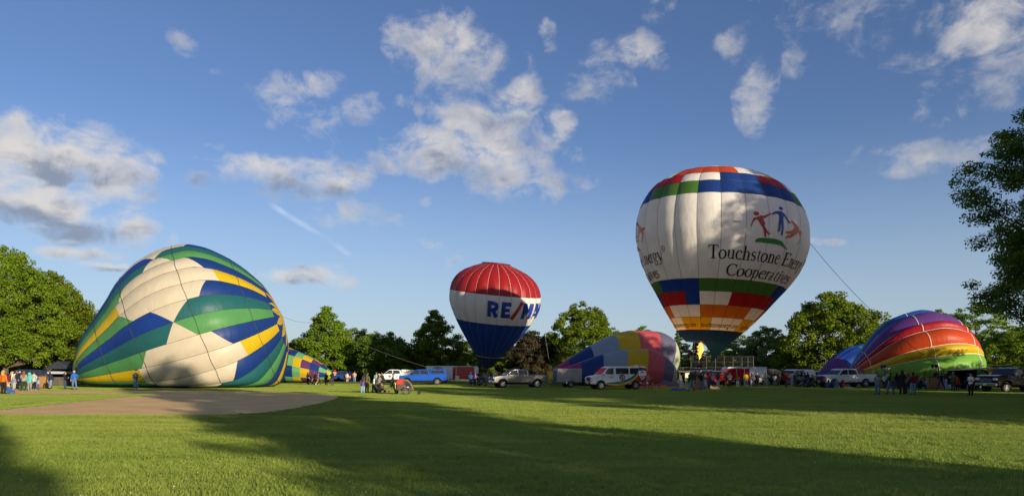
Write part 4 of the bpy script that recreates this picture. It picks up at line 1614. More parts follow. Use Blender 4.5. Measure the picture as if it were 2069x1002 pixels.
cloth_heap('slack_fold', X(1352, 76), 76, 1.25, .6, .78, CLOTH['slate'], B5, 1)
cloth_heap('slack_fold', X(1371, 76.2), 76.2, .55, .7, .85, CLOTH['pistachio'], B5, 2)
cloth_heap('slack_fold', X(1320, 75.6), 75.6, 1.5, .5, .30, CLOTH['pink'], B5, 3)

# =============== chequered balloon behind the patterned one
M7 = Vector((X(672, 100), 100, 1.1))
K7 = Vector((X(440, 108), 108, 3.8))
chq = Env(lambda t: M7 + (K7 - M7) * t + Vector((0, 0, .15 * math.sin(math.pi * t))), ctrl([0, .06, .15, .25, .36, .5, .7, .9, 1], [.5, 1.15, 1.95, 2.6, 3.0, 3.9, 4.6, 3, .1]), lambda t: Vector((-1, .12, .02)), 10, .03, .2, .7, None, .01, 41)
B7 = thing('hot_air_balloon', 'low chequered balloon in green purple blue and yellow behind the patterned one', 'balloon', group='hot air balloons')
seq7 = ['yellow', 'mint', 'royal', 'purple']
c_, n_, e1_, e2_ = chq.frame(.3)
f7 = math.atan2(Vector((0, -1, 0)).dot(e2_), Vector((0, -1, 0)).dot(e1_))
flip7 = math.cos(f7) < 0
cols_t = [0, .035, .085, .148, .212, .27, .33, .40, .50, .62, .76, .9, 1]
for k in range(10):
    for i in range(12):
        lev = k if flip7 else -k
        chq.panel(k, (cols_t[i],) * 2, (cols_t[i + 1],) * 2, CLOTH[seq7[(i - lev) % 4]], B7, nu=3, nv=3)

# =============== blue and teal balloon behind the white pickup
M8 = Vector((X(1652, 90), 90, .8))
K8 = Vector((X(1800, 96), 96, 3.0))
tea = Env(lambda t: M8 + (K8 - M8) * t + Vector((0, 0, .5 * math.sin(math.pi * t))), ctrl([0, .1, .3, .5, .7, .9, 1], [.4, 1.05, 2.0, 2.75, 2.9, 1.8, .05]), lambda t: Vector((.95, .25, .25)), 16, .03, .2, .8, None, .015, 51)
B8 = thing('hot_air_balloon', 'small blue teal and purple balloon rising behind the white pickup', 'balloon', group='hot air balloons')
for k in range(16):
    for i, (a, b) in enumerate(((0, .28), (.28, .52), (.52, 1))):
        tea.panel(k, (a, a), (b, b), CLOTH[('violet', 'blue', 'aqua')[i] if k % 3 else ('violet', 'sky_blue', 'blue')[i]], B8, nu=4, nv=5)

# ---------------- crown lines and tethers
def rope(label, a, b, sag_, rad, material, name='rope', n=14):
    pts = []
    for i in range(n + 1):
        t = i / n
        p = Vector(a).lerp(Vector(b), t)
        p.z -= sag_ * 4 * t * (1 - t)
        pts.append(p)
    o = MB().tube(pts, rad, 5).obj(name, material)
    return tag(o, label, 'rope', 'crown lines of the balloons')
rope('dark crown line running from the patterned balloon over the chequered one', pat.pt(0, 1.0), (X(636, 82), 82, Z(651, 82)), .25, .015, ROPE_DARK)
rope('pale crown line coming down over the dark rounded tree to the blue pickup', (X(636, 82), 82.05, Z(651, 82)), (X(892, 88), 88, 1.75), .5, .011, mat('rope_dull', (.14, .14, .11), .9))
rope('long dark line from the tall white balloon over the rainbow balloon to a handler', tall.pt(R(-10), T_of(465)), (X(1931, 55.5), 55.5, 1.2), 1.0, .020, ROPE_DARK)
rope('thin line hanging right of the red white and blue balloon', rmx.pt(R(5), .72), (X(1112, 100), 100, 2.2), .4, .012, ROPE)
rope('short pale line rising left of the pastel balloon', (X(1122, 84), 84, Z(697, 84)), (X(1139, 81), 81, Z(727, 81)), .0, .018, ROPE)
rope('cream line stretched from the rainbow balloon crown to the big oak', rb4.pt(0, 1.0), (X(2052, 62), 62, Z(733, 62)), .3, .026, mat('rope_cream', (.55, .48, .34), .9))
rope('dark line across the lower lobe of the pastel balloon to the basket', lo5.pt(-1.57 - .6, .72, .1) if False else Vector((X(1300, 70), 70, 1.2)), (X(1408, 65), 65, 2.0), .15, .018, ROPE_DARK)
# ------------------------------------------------------------------ vehicles
GLASS = mat('tinted_glass', (.020, .027, .034), .08, spec=.28)
TYRE = mat('tyre_rubber', (.014, .014, .015), .85, bump=.4, bscale=30)
RIM = mat('alloy_rim', (.36, .36, .37), .38, .8)
CHROME = mat('chrome', (.55, .56, .58), .12, 1.0)
LAMP = mat('headlamp_glass', (.60, .62, .64), .08, coat=.8)
REDLAMP = mat('taillamp_red', (.30, .008, .010), .15, coat=.8)
AMBER = mat('amber_lamp', (.60, .20, .01), .2, coat=.6)
UNDER = mat('dark_underbody', (.010, .010, .011), .9)
PLATE = mat('number_plate', (.62, .62, .60), .5)
CABIN = mat('dark_cabin', (.02, .02, .022), .8)


def wheel(parent, x, y, r, w_, rim_mat=None, spokes=6):
    s = 1 if y > 0 else -1
    t = MB()
    t.lathe([(r * .62, -w_ / 2), (r * .9, -w_ / 2), (r * .985, -w_ * .36), (r, 0), (r * .985, w_ * .36), (r * .9, w_ / 2), (r * .62, w_ / 2), (r * .60, 0), (r * .62, -w_ / 2)], (0, 0, 0), 'y', 20)
    o = t.obj('wheel', TYRE, parent, True, (x, y, r))
    m_ = MB()
    yo = s * w_ * .40
    m_.lathe([(r * .64, yo - s * .10), (r * .65, yo + s * .015), (r * .57, yo + s * .02), (r * .54, yo - s * .07)], (0, 0, 0), 'y', 20)
    m_.lathe([(.001, yo - s * .06), (r * .56, yo - s * .065)], (0, 0, 0), 'y', 20, 1)
    m_.lathe([(.001, yo + s * .02), (r * .15, yo + s * .015), (r * .18, yo - s * .03)], (0, 0, 0), 'y', 12)
    for k in range(spokes):
        a = 2 * math.pi * k / spokes + .3
        c, sn = math.cos(a), math.sin(a)
        w0, w1 = r * .06, r * .075
        p = [(r * .12, -w0), (r * .59, -w1), (r * .59, w1), (r * .12, w0)]
        vs = [(q[0] * c - q[1] * sn, yo + s * .008, q[0] * sn + q[1] * c) for q in p] + [(q[0] * c - q[1] * sn, yo - s * .05, q[0] * sn + q[1] * c) for q in p]
        m_.add(vs, [(0, 1, 2, 3), (7, 6, 5, 4), (0, 4, 5, 1), (1, 5, 6, 2), (2, 6, 7, 3), (3, 7, 4, 0)])
    m_.obj('rim', [rim_mat or RIM, UNDER], o, False)
    return o


def arch(ax, r, zc, z0):
    """points of a wheel opening, from front foot to rear foot going over the top (x falling)"""
    a0 = math.asin((zc - z0) / r) if abs(zc - z0) < r else 0
    n = 9
    out = []
    for i in range(n + 1):
        a = -a0 + (math.pi + 2 * a0) * i / n
        out.append((ax + r * math.cos(a), zc + r * math.sin(a)))
    return out


def pane(mb, quad, hw, tum, side, th=.012, lift=.004):
    """flat outline (x, z) laid on the body side, slightly proud"""
    vs = []
    for y_off in (lift, lift + th):
        for x, z in quad:
            vs.append((x, side * (hw * tum(x, z) + y_off), z))
    n = len(quad)
    fs = [tuple(range(n, 2 * n)), tuple(range(n - 1, -1, -1))]
    for i in range(n):
        fs.append((i, (i + 1) % n, n + (i + 1) % n, n + i))
    mb.add(vs, fs)


def cross_pane(mb, a, b, hw, tum, k=.93, off=.008, th=.012):
    """pane across the vehicle between two points (x, z) of the outline"""
    dx, dz = b[0] - a[0], b[1] - a[1]
    l = math.hypot(dx, dz)
    nx, nz = dz / l, -dx / l
    if nx * (1 if a[0] > 0 else -1) < 0:
        nx, nz = -nx, -nz
    A = (a[0] + dx * .07, a[1] + dz * .07)
    B = (a[0] + dx * .93, a[1] + dz * .93)
    vs = []
    for o in (off, off + th):
        for p, s in ((A, -1), (A, 1), (B, 1), (B, -1)):
            vs.append((p[0] + nx * o, s * hw * tum(*p) * k, p[1] + nz * o))
    mb.add(vs, [(4, 5, 6, 7), (3, 2, 1, 0), (0, 1, 5, 4), (1, 2, 6, 5), (2, 3, 7, 6), (3, 0, 4, 7)])


def vehicle(name, label, cat, px, d, rz, paint, lower, cab, windows, axles, hw, belt, lean=.17, wr=.40, rim=None, spokes=6, windscreen=None, rear_glass=None, doors=(), handles=(), front=None, rear=None, mirror=None, trim=None, rails=None, group='vehicles parked behind the balloons', bar=False, cover=None, bed=None, plate=True, scale=1.0):
    root = thing(name, label, cat, (X(px, d), d, 0), rz, group)
    root.scale = (scale,) * 3
    tum = lambda x, z: 1.0 - lean * max(0.0, z - belt) - .10 * max(0.0, .62 - z)
    f = MB().prism(lower, hw, .05, tum=tum)
    f.obj('body', paint, root)
    if cab:
        MB().prism(cab, hw * .985, .06, tum=tum).obj('cab', paint, root)
    if cover:
        MB().prism(cover, hw * .97, .06, tum=tum).obj('bed_cover', paint, root)
    for s in (-1, 1):
        for q in windows:
            m_ = MB()
            pane(m_, q, hw * .985, tum, s)
            m_.obj('side_window', GLASS, root)
        for q in doors:
            m_ = MB()
            pane(m_, q, hw, tum, s, .010, .002)
            dr = m_.obj('door', paint, root)
            hx = min(p[0] for p in q) + .14
            hz = max(p[1] for p in q) - .12
            MB().box((hx, s * (hw * tum(hx, hz) + .03), hz), (.20, .03, .04), 0, 0, ch=.008).obj('door_handle', trim or BLACK, dr)
        if mirror:
            x, z = mirror
            MB().box((x, s * (hw + .13), z), (.14, .22, .20), ch=.04).obj('mirror', trim or BLACK, root)
        for ax in axles:
            wheel(root, ax, s * (hw - .15), wr, .26, rim, spokes)
    if windscreen:
        m_ = MB(); cross_pane(m_, *windscreen, hw * .985, tum)
        m_.obj('windscreen', GLASS, root)
    if rear_glass:
        m_ = MB(); cross_pane(m_, *rear_glass, hw * .985, tum)
        m_.obj('rear_window', GLASS, root)
    if front:
        fx, zb, zt = front            # nose x, bumper height, grille top
        MB().box((fx + .05, 0, zb), (.20, 2 * hw * .96, .24), ch=.05).obj('front_bumper', trim or BLACK, root)
        g = MB().box((fx + .02, 0, (zt + zb) / 2 + .10), (.07, hw * 1.05, zt - zb - .12), ch=.02)
        gr = g.obj('grille', UNDER, root)
        m_ = MB()
        for k in range(3):
            m_.box((fx + .065, 0, zb + .22 + k * (zt - zb - .2) / 3), (.03, hw * 1.02, .035), ch=.008)
        m_.obj('grille_bar', CHROME, gr)
        for s in (-1, 1):
            MB().box((fx + .0, s * hw * .77, zt - .10), (.16, hw * .38, .20), ch=.04).obj('headlight', LAMP, root)
            MB().box((fx - .10, s * (hw * .965), zt - .10), (.14, .06, .14), ch=.02).obj('indicator', AMBER, root)
        if plate:
            MB().box((fx + .165, 0, zb + .01), (.012, .32, .16)).obj('number_plate', PLATE, root)
        if bar:
            m_ = MB()
            for s in (-1, 1):
                m_.box((fx + .20, s * .32, zb + .22), (.06, .07, .74), ch=.015)
                m_.tube([(fx + .20, s * .32, zb + .58), (fx + .16, s * hw * .86, zb + .52), (fx + .10, s * hw * .95, zb + .2), (fx + .12, s * hw * .9, zb - .05)], .035, 6)
            for zz_ in (.02, .25, .55):
                m_.tube([(fx + .20, -.32, zb + zz_), (fx + .20, .32, zb + zz_)], .03, 6)
            for s in (-1, 1):
                for k in range(4):
                    m_.tube([(fx + .19, s * .34, zb + .08 + k * .12), (fx + .14, s * hw * .84, zb + .08 + k * .12)], .014, 5)
            m_.obj('bull_bar', BLACK, root)
    if rear:
        rx, zb, zt = rear
        MB().box((rx - .06, 0, zb), (.20, 2 * hw * .94, .17), ch=.04).obj('rear_bumper', CHROME if trim is CHROME else BLACK, root)
        for s in (-1, 1):
            MB().box((rx + .03, s * hw * .93, (zt + zb) / 2 + .18), (.10, .15, (zt - zb) * .5), ch=.03).obj('taillight', REDLAMP, root)
        if plate:
            MB().box((rx - .165, 0, zb + .02), (.012, .32, .15)).obj('number_plate', PLATE, root)
    if bed:
        x0, x1, z = bed
        MB().box(((x0 + x1) / 2, 0, z - .12), (x1 - x0, 2 * hw * .86, .28)).obj('bed_shade_block', UNDER, root)  # dark block on the solid bed stands in for its shadowed hollow
    MB().box((0, 0, .48), (abs(axles[0] - axles[-1]) + .9, 2 * hw * .80, .22)).obj('chassis', UNDER, root)
    return root, tum


def pickup_lower(h=0.0):
    # outline, anticlockwise from rear foot; h raises the hood a little
    return [(-2.92, .60), *arch(-1.72, .50, .44, .56)[::-1], *arch(1.98, .50, .44, .54)[::-1], (2.74, .52), (2.90, .60), (2.93, .95), (2.86, 1.13 + h), (2.40, 1.22 + h), (1.55, 1.30 + h * .5), (1.40, 1.33), (-.80, 1.35), (-.83, 1.38), (-2.88, 1.38), (-2.93, 1.30)]

CREW_CAB = [(-.82, 1.30), (-.76, 1.74), (-.66, 1.88), (-.40, 1.93), (.62, 1.95), (.92, 1.88), (1.10, 1.76), (1.66, 1.28)]
CREW_WIN = [[(1.40, 1.36), (1.02, 1.76), (.84, 1.83), (.43, 1.85), (.43, 1.36)], [(.33, 1.36), (.33, 1.85), (-.46, 1.82), (-.60, 1.70), (-.64, 1.36)]]
CREW_DOOR = [[(1.36, .62), (1.44, 1.30), (.40, 1.32), (.40, .62)], [(.36, .62), (.36, 1.32), (-.68, 1.33), (-.66, 1.05), (-1.10 + .28, .80), (-.78, .62)]]


def pickup(name, label, px, d, rz, paint, **kw):
    a = dict(lower=pickup_lower(kw.pop('hood', 0.0)), cab=CREW_CAB, windows=list(CREW_WIN), axles=(1.98, -1.72), hw=1.0, belt=1.30, wr=.42, windscreen=((1.63, 1.31), (1.04, 1.82)), rear_glass=((-.80, 1.40), (-.74, 1.80)), doors=CREW_DOOR, front=(2.90, .62, 1.14), rear=(-2.92, .62, 1.36), mirror=(1.30, 1.42), bed=(-2.80, -.95, 1.40))
    a.update(kw)
    return vehicle(name, label, 'pickup truck', px, d, rz, paint, **a)


PAINT = lambda n, c, **k: mat('paint_' + n, c, k.pop('rough', .32), k.pop('metal', .0), spec=.35, coat=k.pop('coat', .12), var=k.pop('var', .05), vscale=1.5, **k)
GREY_P = PAINT('grey', (.17, .17, .17), metal=.55, rough=.3)
BLUE_P = PAINT('blue', (.012, .085, .43), metal=.1)
WHITE_P = PAINT('white', (.66, .66, .65))
DUSTY_P = PAINT('dusty_white', (.60, .60, .58), rough=.5, coat=.05, dirt=(.30, .25, .18))
BLACK_P = PAINT('black', (.010, .012, .018), rough=.14, coat=.0)
RED_P = PAINT('red', (.30, .008, .012))
NAVY_P = PAINT('navy', (.016, .03, .075))
SILVER_P = PAINT('silver', (.42, .43, .45), metal=.5)

pickup('pickup_truck', 'grey crew cab pickup parked side on below the red white and blue balloon', 1048, 70.5, R(180 + 17), GREY_P, trim=CHROME, spokes=9, hood=.04)
canopy = [(-2.88, 1.36), (-2.74, 1.84), (-2.60, 1.92), (-.86, 1.95), (-.82, 1.36)]
t_, tm_ = pickup('pickup_truck', 'bright blue pickup with a matching bed canopy, parked before the white trailer', 856, 84, R(180 + 3), BLUE_P, cover=canopy, bed=None, spokes=8)
for s in (-1, 1):
    m_ = MB()
    pane(m_, [(-1.0, 1.46), (-1.0, 1.84), (-2.5, 1.82), (-2.66, 1.46)], .975, tm_, s)
    m_.obj('canopy_window', GLASS, t_)
pickup('pickup_truck', 'dusty white crew cab pickup with black bull bar before the rainbow balloon', 1707, 71.5, R(180 + 13), DUSTY_P, bar=True, hood=.06, scale=1.02)
pickup('pickup_truck', 'glossy black pickup with chrome grille cut by the right edge', 2054, 56.5, R(180 + 12), BLACK_P, trim=CHROME, hood=.16, scale=1.04, spokes=8)

# the painted passenger van
van_lower = [(-2.72, .58), *arch(-1.62, .47, .42, .52)[::-1], *arch(1.86, .47, .42, .50)[::-1], (2.62, .50), (2.76, .60), (2.78, 1.02), (2.72, 1.18), (2.50, 1.26), (1.92, 1.36), (1.86, 1.40), (1.20, 2.06), (1.0, 2.14), (.70, 2.18), (-2.40, 2.20), (-2.60, 2.12), (-2.72, 1.30)]
van_win = [[(1.62, 1.46), (1.18, 1.98), (.64, 2.02), (.64, 1.46)], [(.40, 1.46), (.40, 2.02), (-.86, 2.02), (-.86, 1.46)], [(-1.0, 1.46), (-1.0, 2.02), (-1.95, 2.02), (-2.05, 1.46)]]
van_door = [[(1.50, .58), (1.60, 1.40), (.52, 1.40), (.52, .58)], [(.46, .58), (.46, 1.40), (-.92, 1.40), (-.92, .58)]]
van, vt = vehicle('passenger_van', 'white passenger van with rainbow swoosh and balloon picture on its red rear', 'van', 1245, 64.5, R(180 + 13), WHITE_P, van_lower, None, van_win, (1.86, -1.62), 1.0, 1.30, .13, .40, RIM, 8, ((1.89, 1.40), (1.18, 2.08)), ((-2.72, 1.5), (-2.62, 2.05)), van_door, (), (2.74, .62, 1.14), (-2.72, .60, 1.3), (1.60, 1.50), CHROME)
MB().ball((-2.0, 0, 2.24), (.18, .14, .07), 10, 6).obj('roof_vent', WHITE_P, van, True)
VSTRIPE = [('blue', PRINT_BLUE, .16, .0), ('green', PRINT_GREEN, .13, -.145), ('yellow', mat('print_yellow', (.62, .40, .01), .5), .13, -.275), ('amber', PRINT_ORANGE, .10, -.385)]
for s in (-1, 1):
    base = [(1.42, .66), (.9, .68), (.2, .76), (-.45, .90), (-1.0, 1.12), (-1.5, 1.45), (-1.85, 1.85), (-1.95, 2.14)]
    fz = ctrl([-p[0] for p in base], [p[1] for p in base])
    xs = [1.42 - i * 3.37 / 26 for i in range(27)]
    # red rear quarter
    m_ = MB()
    pts = [(x, fz(-x) - .36) for x in xs if fz(-x) - .36 > .56]
    edge = [(x, z) for x, z in pts if not (abs(x + 1.62) < .52 and z < .95)]
    for i in range(len(xs) - 1):
        xa, xb = xs[i], xs[i + 1]
        za, zb = fz(-xa) - .36, fz(-xb) - .36
        lo = lambda x: .60 if abs(x + 1.62) > .49 else .42 + math.sqrt(max(0, .49**2 - (x + 1.62)**2))
        if za > lo(xa) + .02 or zb > lo(xb) + .02:
            pane(m_, [(xa, lo(xa)), (xb, lo(xb)), (xb, max(lo(xb) + .002, min(zb, 2.12))), (xa, max(lo(xa) + .002, min(za, 2.12)))], 1.0, vt, s, .003, .013)
    for i in range(4):
        xa, xb = -1.95 - i * .18, -1.95 - (i + 1) * .18
        lo = lambda x: .60 if abs(x + 1.62) > .49 else .42 + math.sqrt(max(0, .49**2 - (x + 1.62)**2))
        pane(m_, [(xa, lo(xa)), (xb, lo(xb)), (xb, 2.10 - i * .03), (xa, 2.12 - i * .03)], 1.0, vt, s, .003, .013)
    m_.obj('red_quarter', RED_P, van)
    for nm, mt, w_, off in VSTRIPE:
        m_ = MB()
        for i in range(len(xs) - 1):
            xa, xb = xs[i], xs[i + 1]
            g = min(1, .35 + .65 * (1.42 - xa) / 1.6)
            g2 = min(1, .35 + .65 * (1.42 - xb) / 1.6)
            za, zb = fz(-xa) + off * g, fz(-xb) + off * g2
            q = [(xa, za - w_ * g), (xb, zb - w_ * g2), (xb, min(2.13, zb)), (xa, min(2.13, za))]
            if q[0][1] > 2.1 or q[1][1] > 2.1:
                continue
            pane(m_, q, 1.0, vt, s, .003, .018)
        m_.obj('stripe_' + nm, mt, van)
    # little balloon picture on the rear quarter
    outline = [(-.02, .62), (-.10, .66), (-.16, .80), (-.36, 1.12), (-.44, 1.38), (-.40, 1.62), (-.24, 1.78), (0, 1.84), (.24, 1.78), (.40, 1.62), (.44, 1.38), (.36, 1.12), (.16, .80), (.10, .66), (.02, .62)]
    ox, oz = -2.22, .16
    cl = lambda z0, z1: [(ox + p[0] * .86, oz + p[1]) for p in outline if z0 <= p[1] <= z1]
    m_ = MB(); pane(m_, cl(.78, 1.63), 1.0, vt, s, .003, .023); m_.obj('picture_balloon', WHITE_P, van)
    m_ = MB(); pane(m_, cl(1.61, 1.9), 1.0, vt, s, .003, .024); m_.obj('picture_crown', PRINT_BLUE, van)
    m_ = MB(); pane(m_, cl(.6, .81), 1.0, vt, s, .003, .024); m_.obj('picture_mouth', PRINT_BLUE, van)
    for cx_, cz_, mt in ((-.20, 1.10, PRINT_RED), (0, 1.06, PRINT_GREEN), (.20, 1.10, PRINT_ORANGE), (-.10, .94, PRINT_ORANGE), (.10, .94, PRINT_RED), (0, 1.50, PRINT_BLUE), (-.13, 1.45, PRINT_RED), (.13, 1.43, PRINT_ORANGE)):
        m_ = MB(); pane(m_, [(ox + cx_ - .075, oz + cz_ - .06), (ox + cx_ + .075, oz + cz_ - .06), (ox + cx_ + .075, oz + cz_ + .06), (ox + cx_ - .075, oz + cz_ + .06)], 1.0, vt, s, .003, .027)
        m_.obj('picture_patch', mt, van)
    # number roundel on the side
    rx_, rz_ = -.22, 1.14
    m_ = MB(); pane(m_, [(rx_ + .27 * math.cos(R(a)), rz_ + .27 * math.sin(R(a))) for a in range(0, 360, 20)], 1.0, vt, s, .003, .026); m_.obj('roundel', PRINT_BLACK, van)
    for aa, mt in ((100, PRINT_RED), (200, VSTRIPE[2][1])):
        m_ = MB()
        for i in range(8):
            a, b = R(aa + i * 11), R(aa + (i + 1) * 11)
            pane(m_, [(rx_ - s * .25 * math.cos(a), rz_ + .25 * math.sin(a)), (rx_ - s * .25 * math.cos(b), rz_ + .25 * math.sin(b)), (rx_ - s * .33 * math.cos(b), rz_ + .33 * math.sin(b)), (rx_ - s * .33 * math.cos(a), rz_ + .33 * math.sin(a))], 1.0, vt, s, .003, .029)
        m_.obj('roundel_arc', mt, van)
    polys, wd = sans('53', .25)
    m_ = MB()
    for q in polys:
        pane(m_, [(rx_ + (-s) * -1 * 0 + (a / wd - .5) * .34 * (1 if s > 0 else -1) * -1, rz_ + (b - .36) * .36) for a, b in q], 1.0, vt, s, .002, .031)
    m_.obj('roundel_number', WHITE_P, van)
    # door emblem: the three figures, tiny
    for k, mt in enumerate((PRINT_RED, PRINT_BLUE, PRINT_ORANGE)):
        m_ = MB()
        cx_ = 1.02 - k * .13 if s < 0 else .76 + k * .13
        for q in stroke([(cx_ - .05, 1.20 - .03 * abs(k - 1)), (cx_, 1.24 - .03 * abs(k - 1)), (cx_ + .05, 1.20 - .03 * abs(k - 1))], .03) + stroke([(cx_, 1.25 - .03 * abs(k - 1)), (cx_, 1.10 - .03 * abs(k - 1))], .04):
            pane(m_, q, 1.0, vt, s, .002, .014)
        m_.obj('door_emblem', mt, van)
    polys, wd = sans('touchstoneenergy.com', .2)
    m_ = MB()
    for q in polys:
        pane(m_, [((.20 - a / wd * 1.2) if s > 0 else (-1.0 + a / wd * 1.2), .66 + b * .085) for a, b in q], 1.0, vt, s, .002, .030)
    m_.obj('web_address', WHITE_P, van)

# other cars, mostly hidden
suv_lower = [(-2.30, .55), *arch(-1.35, .43, .38, .50)[::-1], *arch(1.45, .43, .38, .48)[::-1], (2.22, .48), (2.34, .58), (2.36, .86), (2.26, 1.02), (1.25, 1.12), (1.1, 1.14), (-2.30, 1.18), (-2.38, .9)]
suv_cab = [(-2.32, 1.12), (-2.12, 1.62), (-1.95, 1.70), (-.2, 1.76), (.30, 1.70), (1.18, 1.10)]
suv_win = [[(.92, 1.18), (.36, 1.60), (-.10, 1.64), (-.10, 1.18)], [(-.2, 1.18), (-.2, 1.64), (-1.1, 1.62), (-1.1, 1.18)], [(-1.2, 1.18), (-1.2, 1.62), (-1.92, 1.58), (-2.1, 1.18)]]
suv_door = [[(.95, .60), (1.0, 1.12), (-.12, 1.14), (-.12, .60)], [(-.17, .60), (-.17, 1.14), (-1.12, 1.15), (-1.0, .60)]]
def suv(name, label, px, d, rz, paint, cat='car', **kw):
    a = dict(lower=suv_lower, cab=suv_cab, windows=suv_win, axles=(1.45, -1.35), hw=.92, belt=1.12, lean=.22, wr=.36, windscreen=((1.14, 1.12), (.34, 1.68)), rear_glass=((-2.30, 1.16), (-2.10, 1.60)), doors=suv_door, front=(2.32, .55, .98), rear=(-2.36, .58, 1.16), mirror=(.92, 1.22))
    a.update(kw)
    return vehicle(name, label, cat, px, d, rz, paint, **a)

suv_o, st = pickup('pickup_truck', 'white truck with dark wildlife pictures half hidden behind the blue pickup', 798, 98, R(180 + 14), PAINT('pale_white', (.60, .64, .66)), cover=canopy)
for k, (cx_, cz_, mt) in enumerate(((-1.2, 1.62, 'tan'), (-1.7, 1.60, 'grey'), (-2.2, 1.64, 'tan'), (-.2, .95, 'aqua'), (.8, .98, 'grey'), (-.8, 1.05, 'aqua'))):
    for s in (-1, 1):
        m_ = MB()
        pane(m_, [(cx_ + .24 * math.cos(R(a)) * (1 + .3 * math.sin(3 * R(a) + k)), cz_ + .15 * math.sin(R(a)) * (1 + .3 * math.cos(2 * R(a) + k))) for a in range(0, 360, 30)], 1.0, st, s, .003, .016)
        m_.obj('picture_patch', mat('wrap_' + mt, {'tan': (.42, .30, .18), 'grey': (.10, .10, .10), 'aqua': (.25, .42, .50)}[mt], .5, var=.4, vscale=9), suv_o)
suv('parked_car', 'small silver car far behind the olive jacketed woman', 754, 138, R(170), SILVER_P)
suv('parked_car', 'deep red car with raised tailgate side behind the burner basket', 1452, 82, R(180 + 40), RED_P)
suv('parked_car', 'pale blue car glimpsed behind the red beanie man', 1432, 88, R(25), PAINT('pale_blue', (.20, .28, .38), metal=.3), scale=1.08)
wrapped, wt_ = suv('wrapped_car', 'dark brown picture covered sport utility car behind standing spectators', 1560, 86, R(-4), PAINT('brown', (.045, .035, .032)), scale=1.14, spokes=6)
for s in (-1, 1):
    for k, (cx_, cz_, c_) in enumerate(((1.5, .92, RED_P), (.9, .88, RED_P), (.2, .9, PRINT_BLACK), (-.7, .95, mat('wrap_tan', (.42, .30, .18))), (-1.5, .98, mat('wrap_grey', (.10, .10, .10))), (1.9, .86, BLUE_P))):
        m_ = MB()
        pane(m_, [(cx_ + .30 * math.cos(R(a)) * (1 + .35 * math.sin(3 * R(a) + k)), cz_ + .11 * math.sin(R(a)) * (1 + .3 * math.cos(2 * R(a) + k))) for a in range(0, 360, 30)], .92, wt_, s, .003, .016)
        m_.obj('picture_patch', c_, wrapped)
pickup('utility_truck', 'white utility truck behind the strollers and raised phones', 1606, 88, R(180 + 30), WHITE_P, cover=canopy)
suv('parked_car', 'long dark blue van behind the crowd at far left', 47, 78, R(180 + 6), NAVY_P, cat='van', scale=1.10)
suv('parked_car', 'grey car between the dark blue van and the dugout', 99, 83, R(178), SILVER_P)
suv('parked_car', 'white car behind the teal end of the blue balloon', 1648, 96, R(185), WHITE_P)
suv('parked_car', 'blue car behind the chequered balloon mouth', 689, 112, R(182), PAINT('mid_blue', (.012, .05, .20)))

# ---------------- trailers
def trailer(name, label, px, d, rz, L, Wd, H, z0, body, roofc, wheels=(0,), front_v=.35, trimc=None, cat='trailer'):
    root = thing(name, label, cat, (X(px, d), d, 0), rz, 'equipment trailers')
    hw, hl = Wd / 2, L / 2
    poly = [(-hl, z0), (hl - .1, z0), (hl, z0 + .1), (hl, H - .18), (hl - .12, H - .03), (hl - .3, H), (-hl + .1, H), (-hl, H - .08)]
    MB().prism(poly, hw, .035).obj('body', body, root)
    MB().prism([(-hl - .02, H - .055), (hl - .10, H - .055), (hl - .10, H + .01), (hl - .3, H + .045), (-hl + .05, H + .045), (-hl - .02, H)], hw + .03, .03).obj('roof_cap', roofc, root)
    m_ = MB()
    for s in (-1, 1):
        m_.box((0, s * (hw + .006), z0 + .07), (L * .97, .02, .14))
    m_.obj('lower_trim', trimc or CHROME, root)
    for k in range(4):
        for s in (-1, 1):
            MB().box((-hl + .3 + k * (L - .6) / 3, s * (hw + .035), H - .10), (.06, .02, .03)).obj('marker_light', AMBER, root)
    for wx in wheels:
        for s in (-1, 1):
            wheel(root, wx, s * (hw + .09), .34, .21, None, 5)
            m2 = MB()
            pts = [(wx + .46 * math.cos(R(a)), s * (hw + .10), .36 + .44 * math.sin(R(a))) for a in range(0, 181, 15)]
            vs, fs = [], []
            for p in pts:
                vs += [(p[0], p[1] - .13, p[2]), (p[0], p[1] + .13, p[2]), (p[0] * .96 + wx * .04, p[1] + .13, p[2] - .03), (p[0] * .96 + wx * .04, p[1] - .13, p[2] - .03)]
            for i in range(len(pts) - 1):
                for q in range(4):
                    fs.append((i * 4 + q, i * 4 + (q + 1) % 4, i * 4 + 4 + (q + 1) % 4, i * 4 + 4 + q))
            m2.add(vs, fs)
            m2.obj('fender', trimc or CHROME, root)
    m3 = MB()
    for s in (-1, 1):
        m3.tube([(hl - .2, s * hw * .8, z0 - .05), (hl + 1.0, s * .05, z0 - .05)], .045, 5)
    m3.obj('tongue', BLACK, root)
    MB().tube([(hl + .75, 0, .04), (hl + .75, 0, z0 + .55)], .035, 6).obj('jack_stand', STEEL, root)
    # rear ramp and side door
    MB().box((-hl - .02, 0, (z0 + H) / 2), (.03, Wd * .9, (H - z0) * .88), ch=.01).obj('rear_door', body, root)
    for s in (-1, 1):
        m4 = MB().box((hl - .75, s * (hw + .008), (z0 + H) / 2), (.75, .018, (H - z0) * .84), ch=.006)
        dd = m4.obj('side_door', body, root)
        MB().box((hl - 1.05, s * (hw + .03), (z0 + H) / 2), (.05, .03, .16)).obj('door_handle', STEEL, dd)
    return root

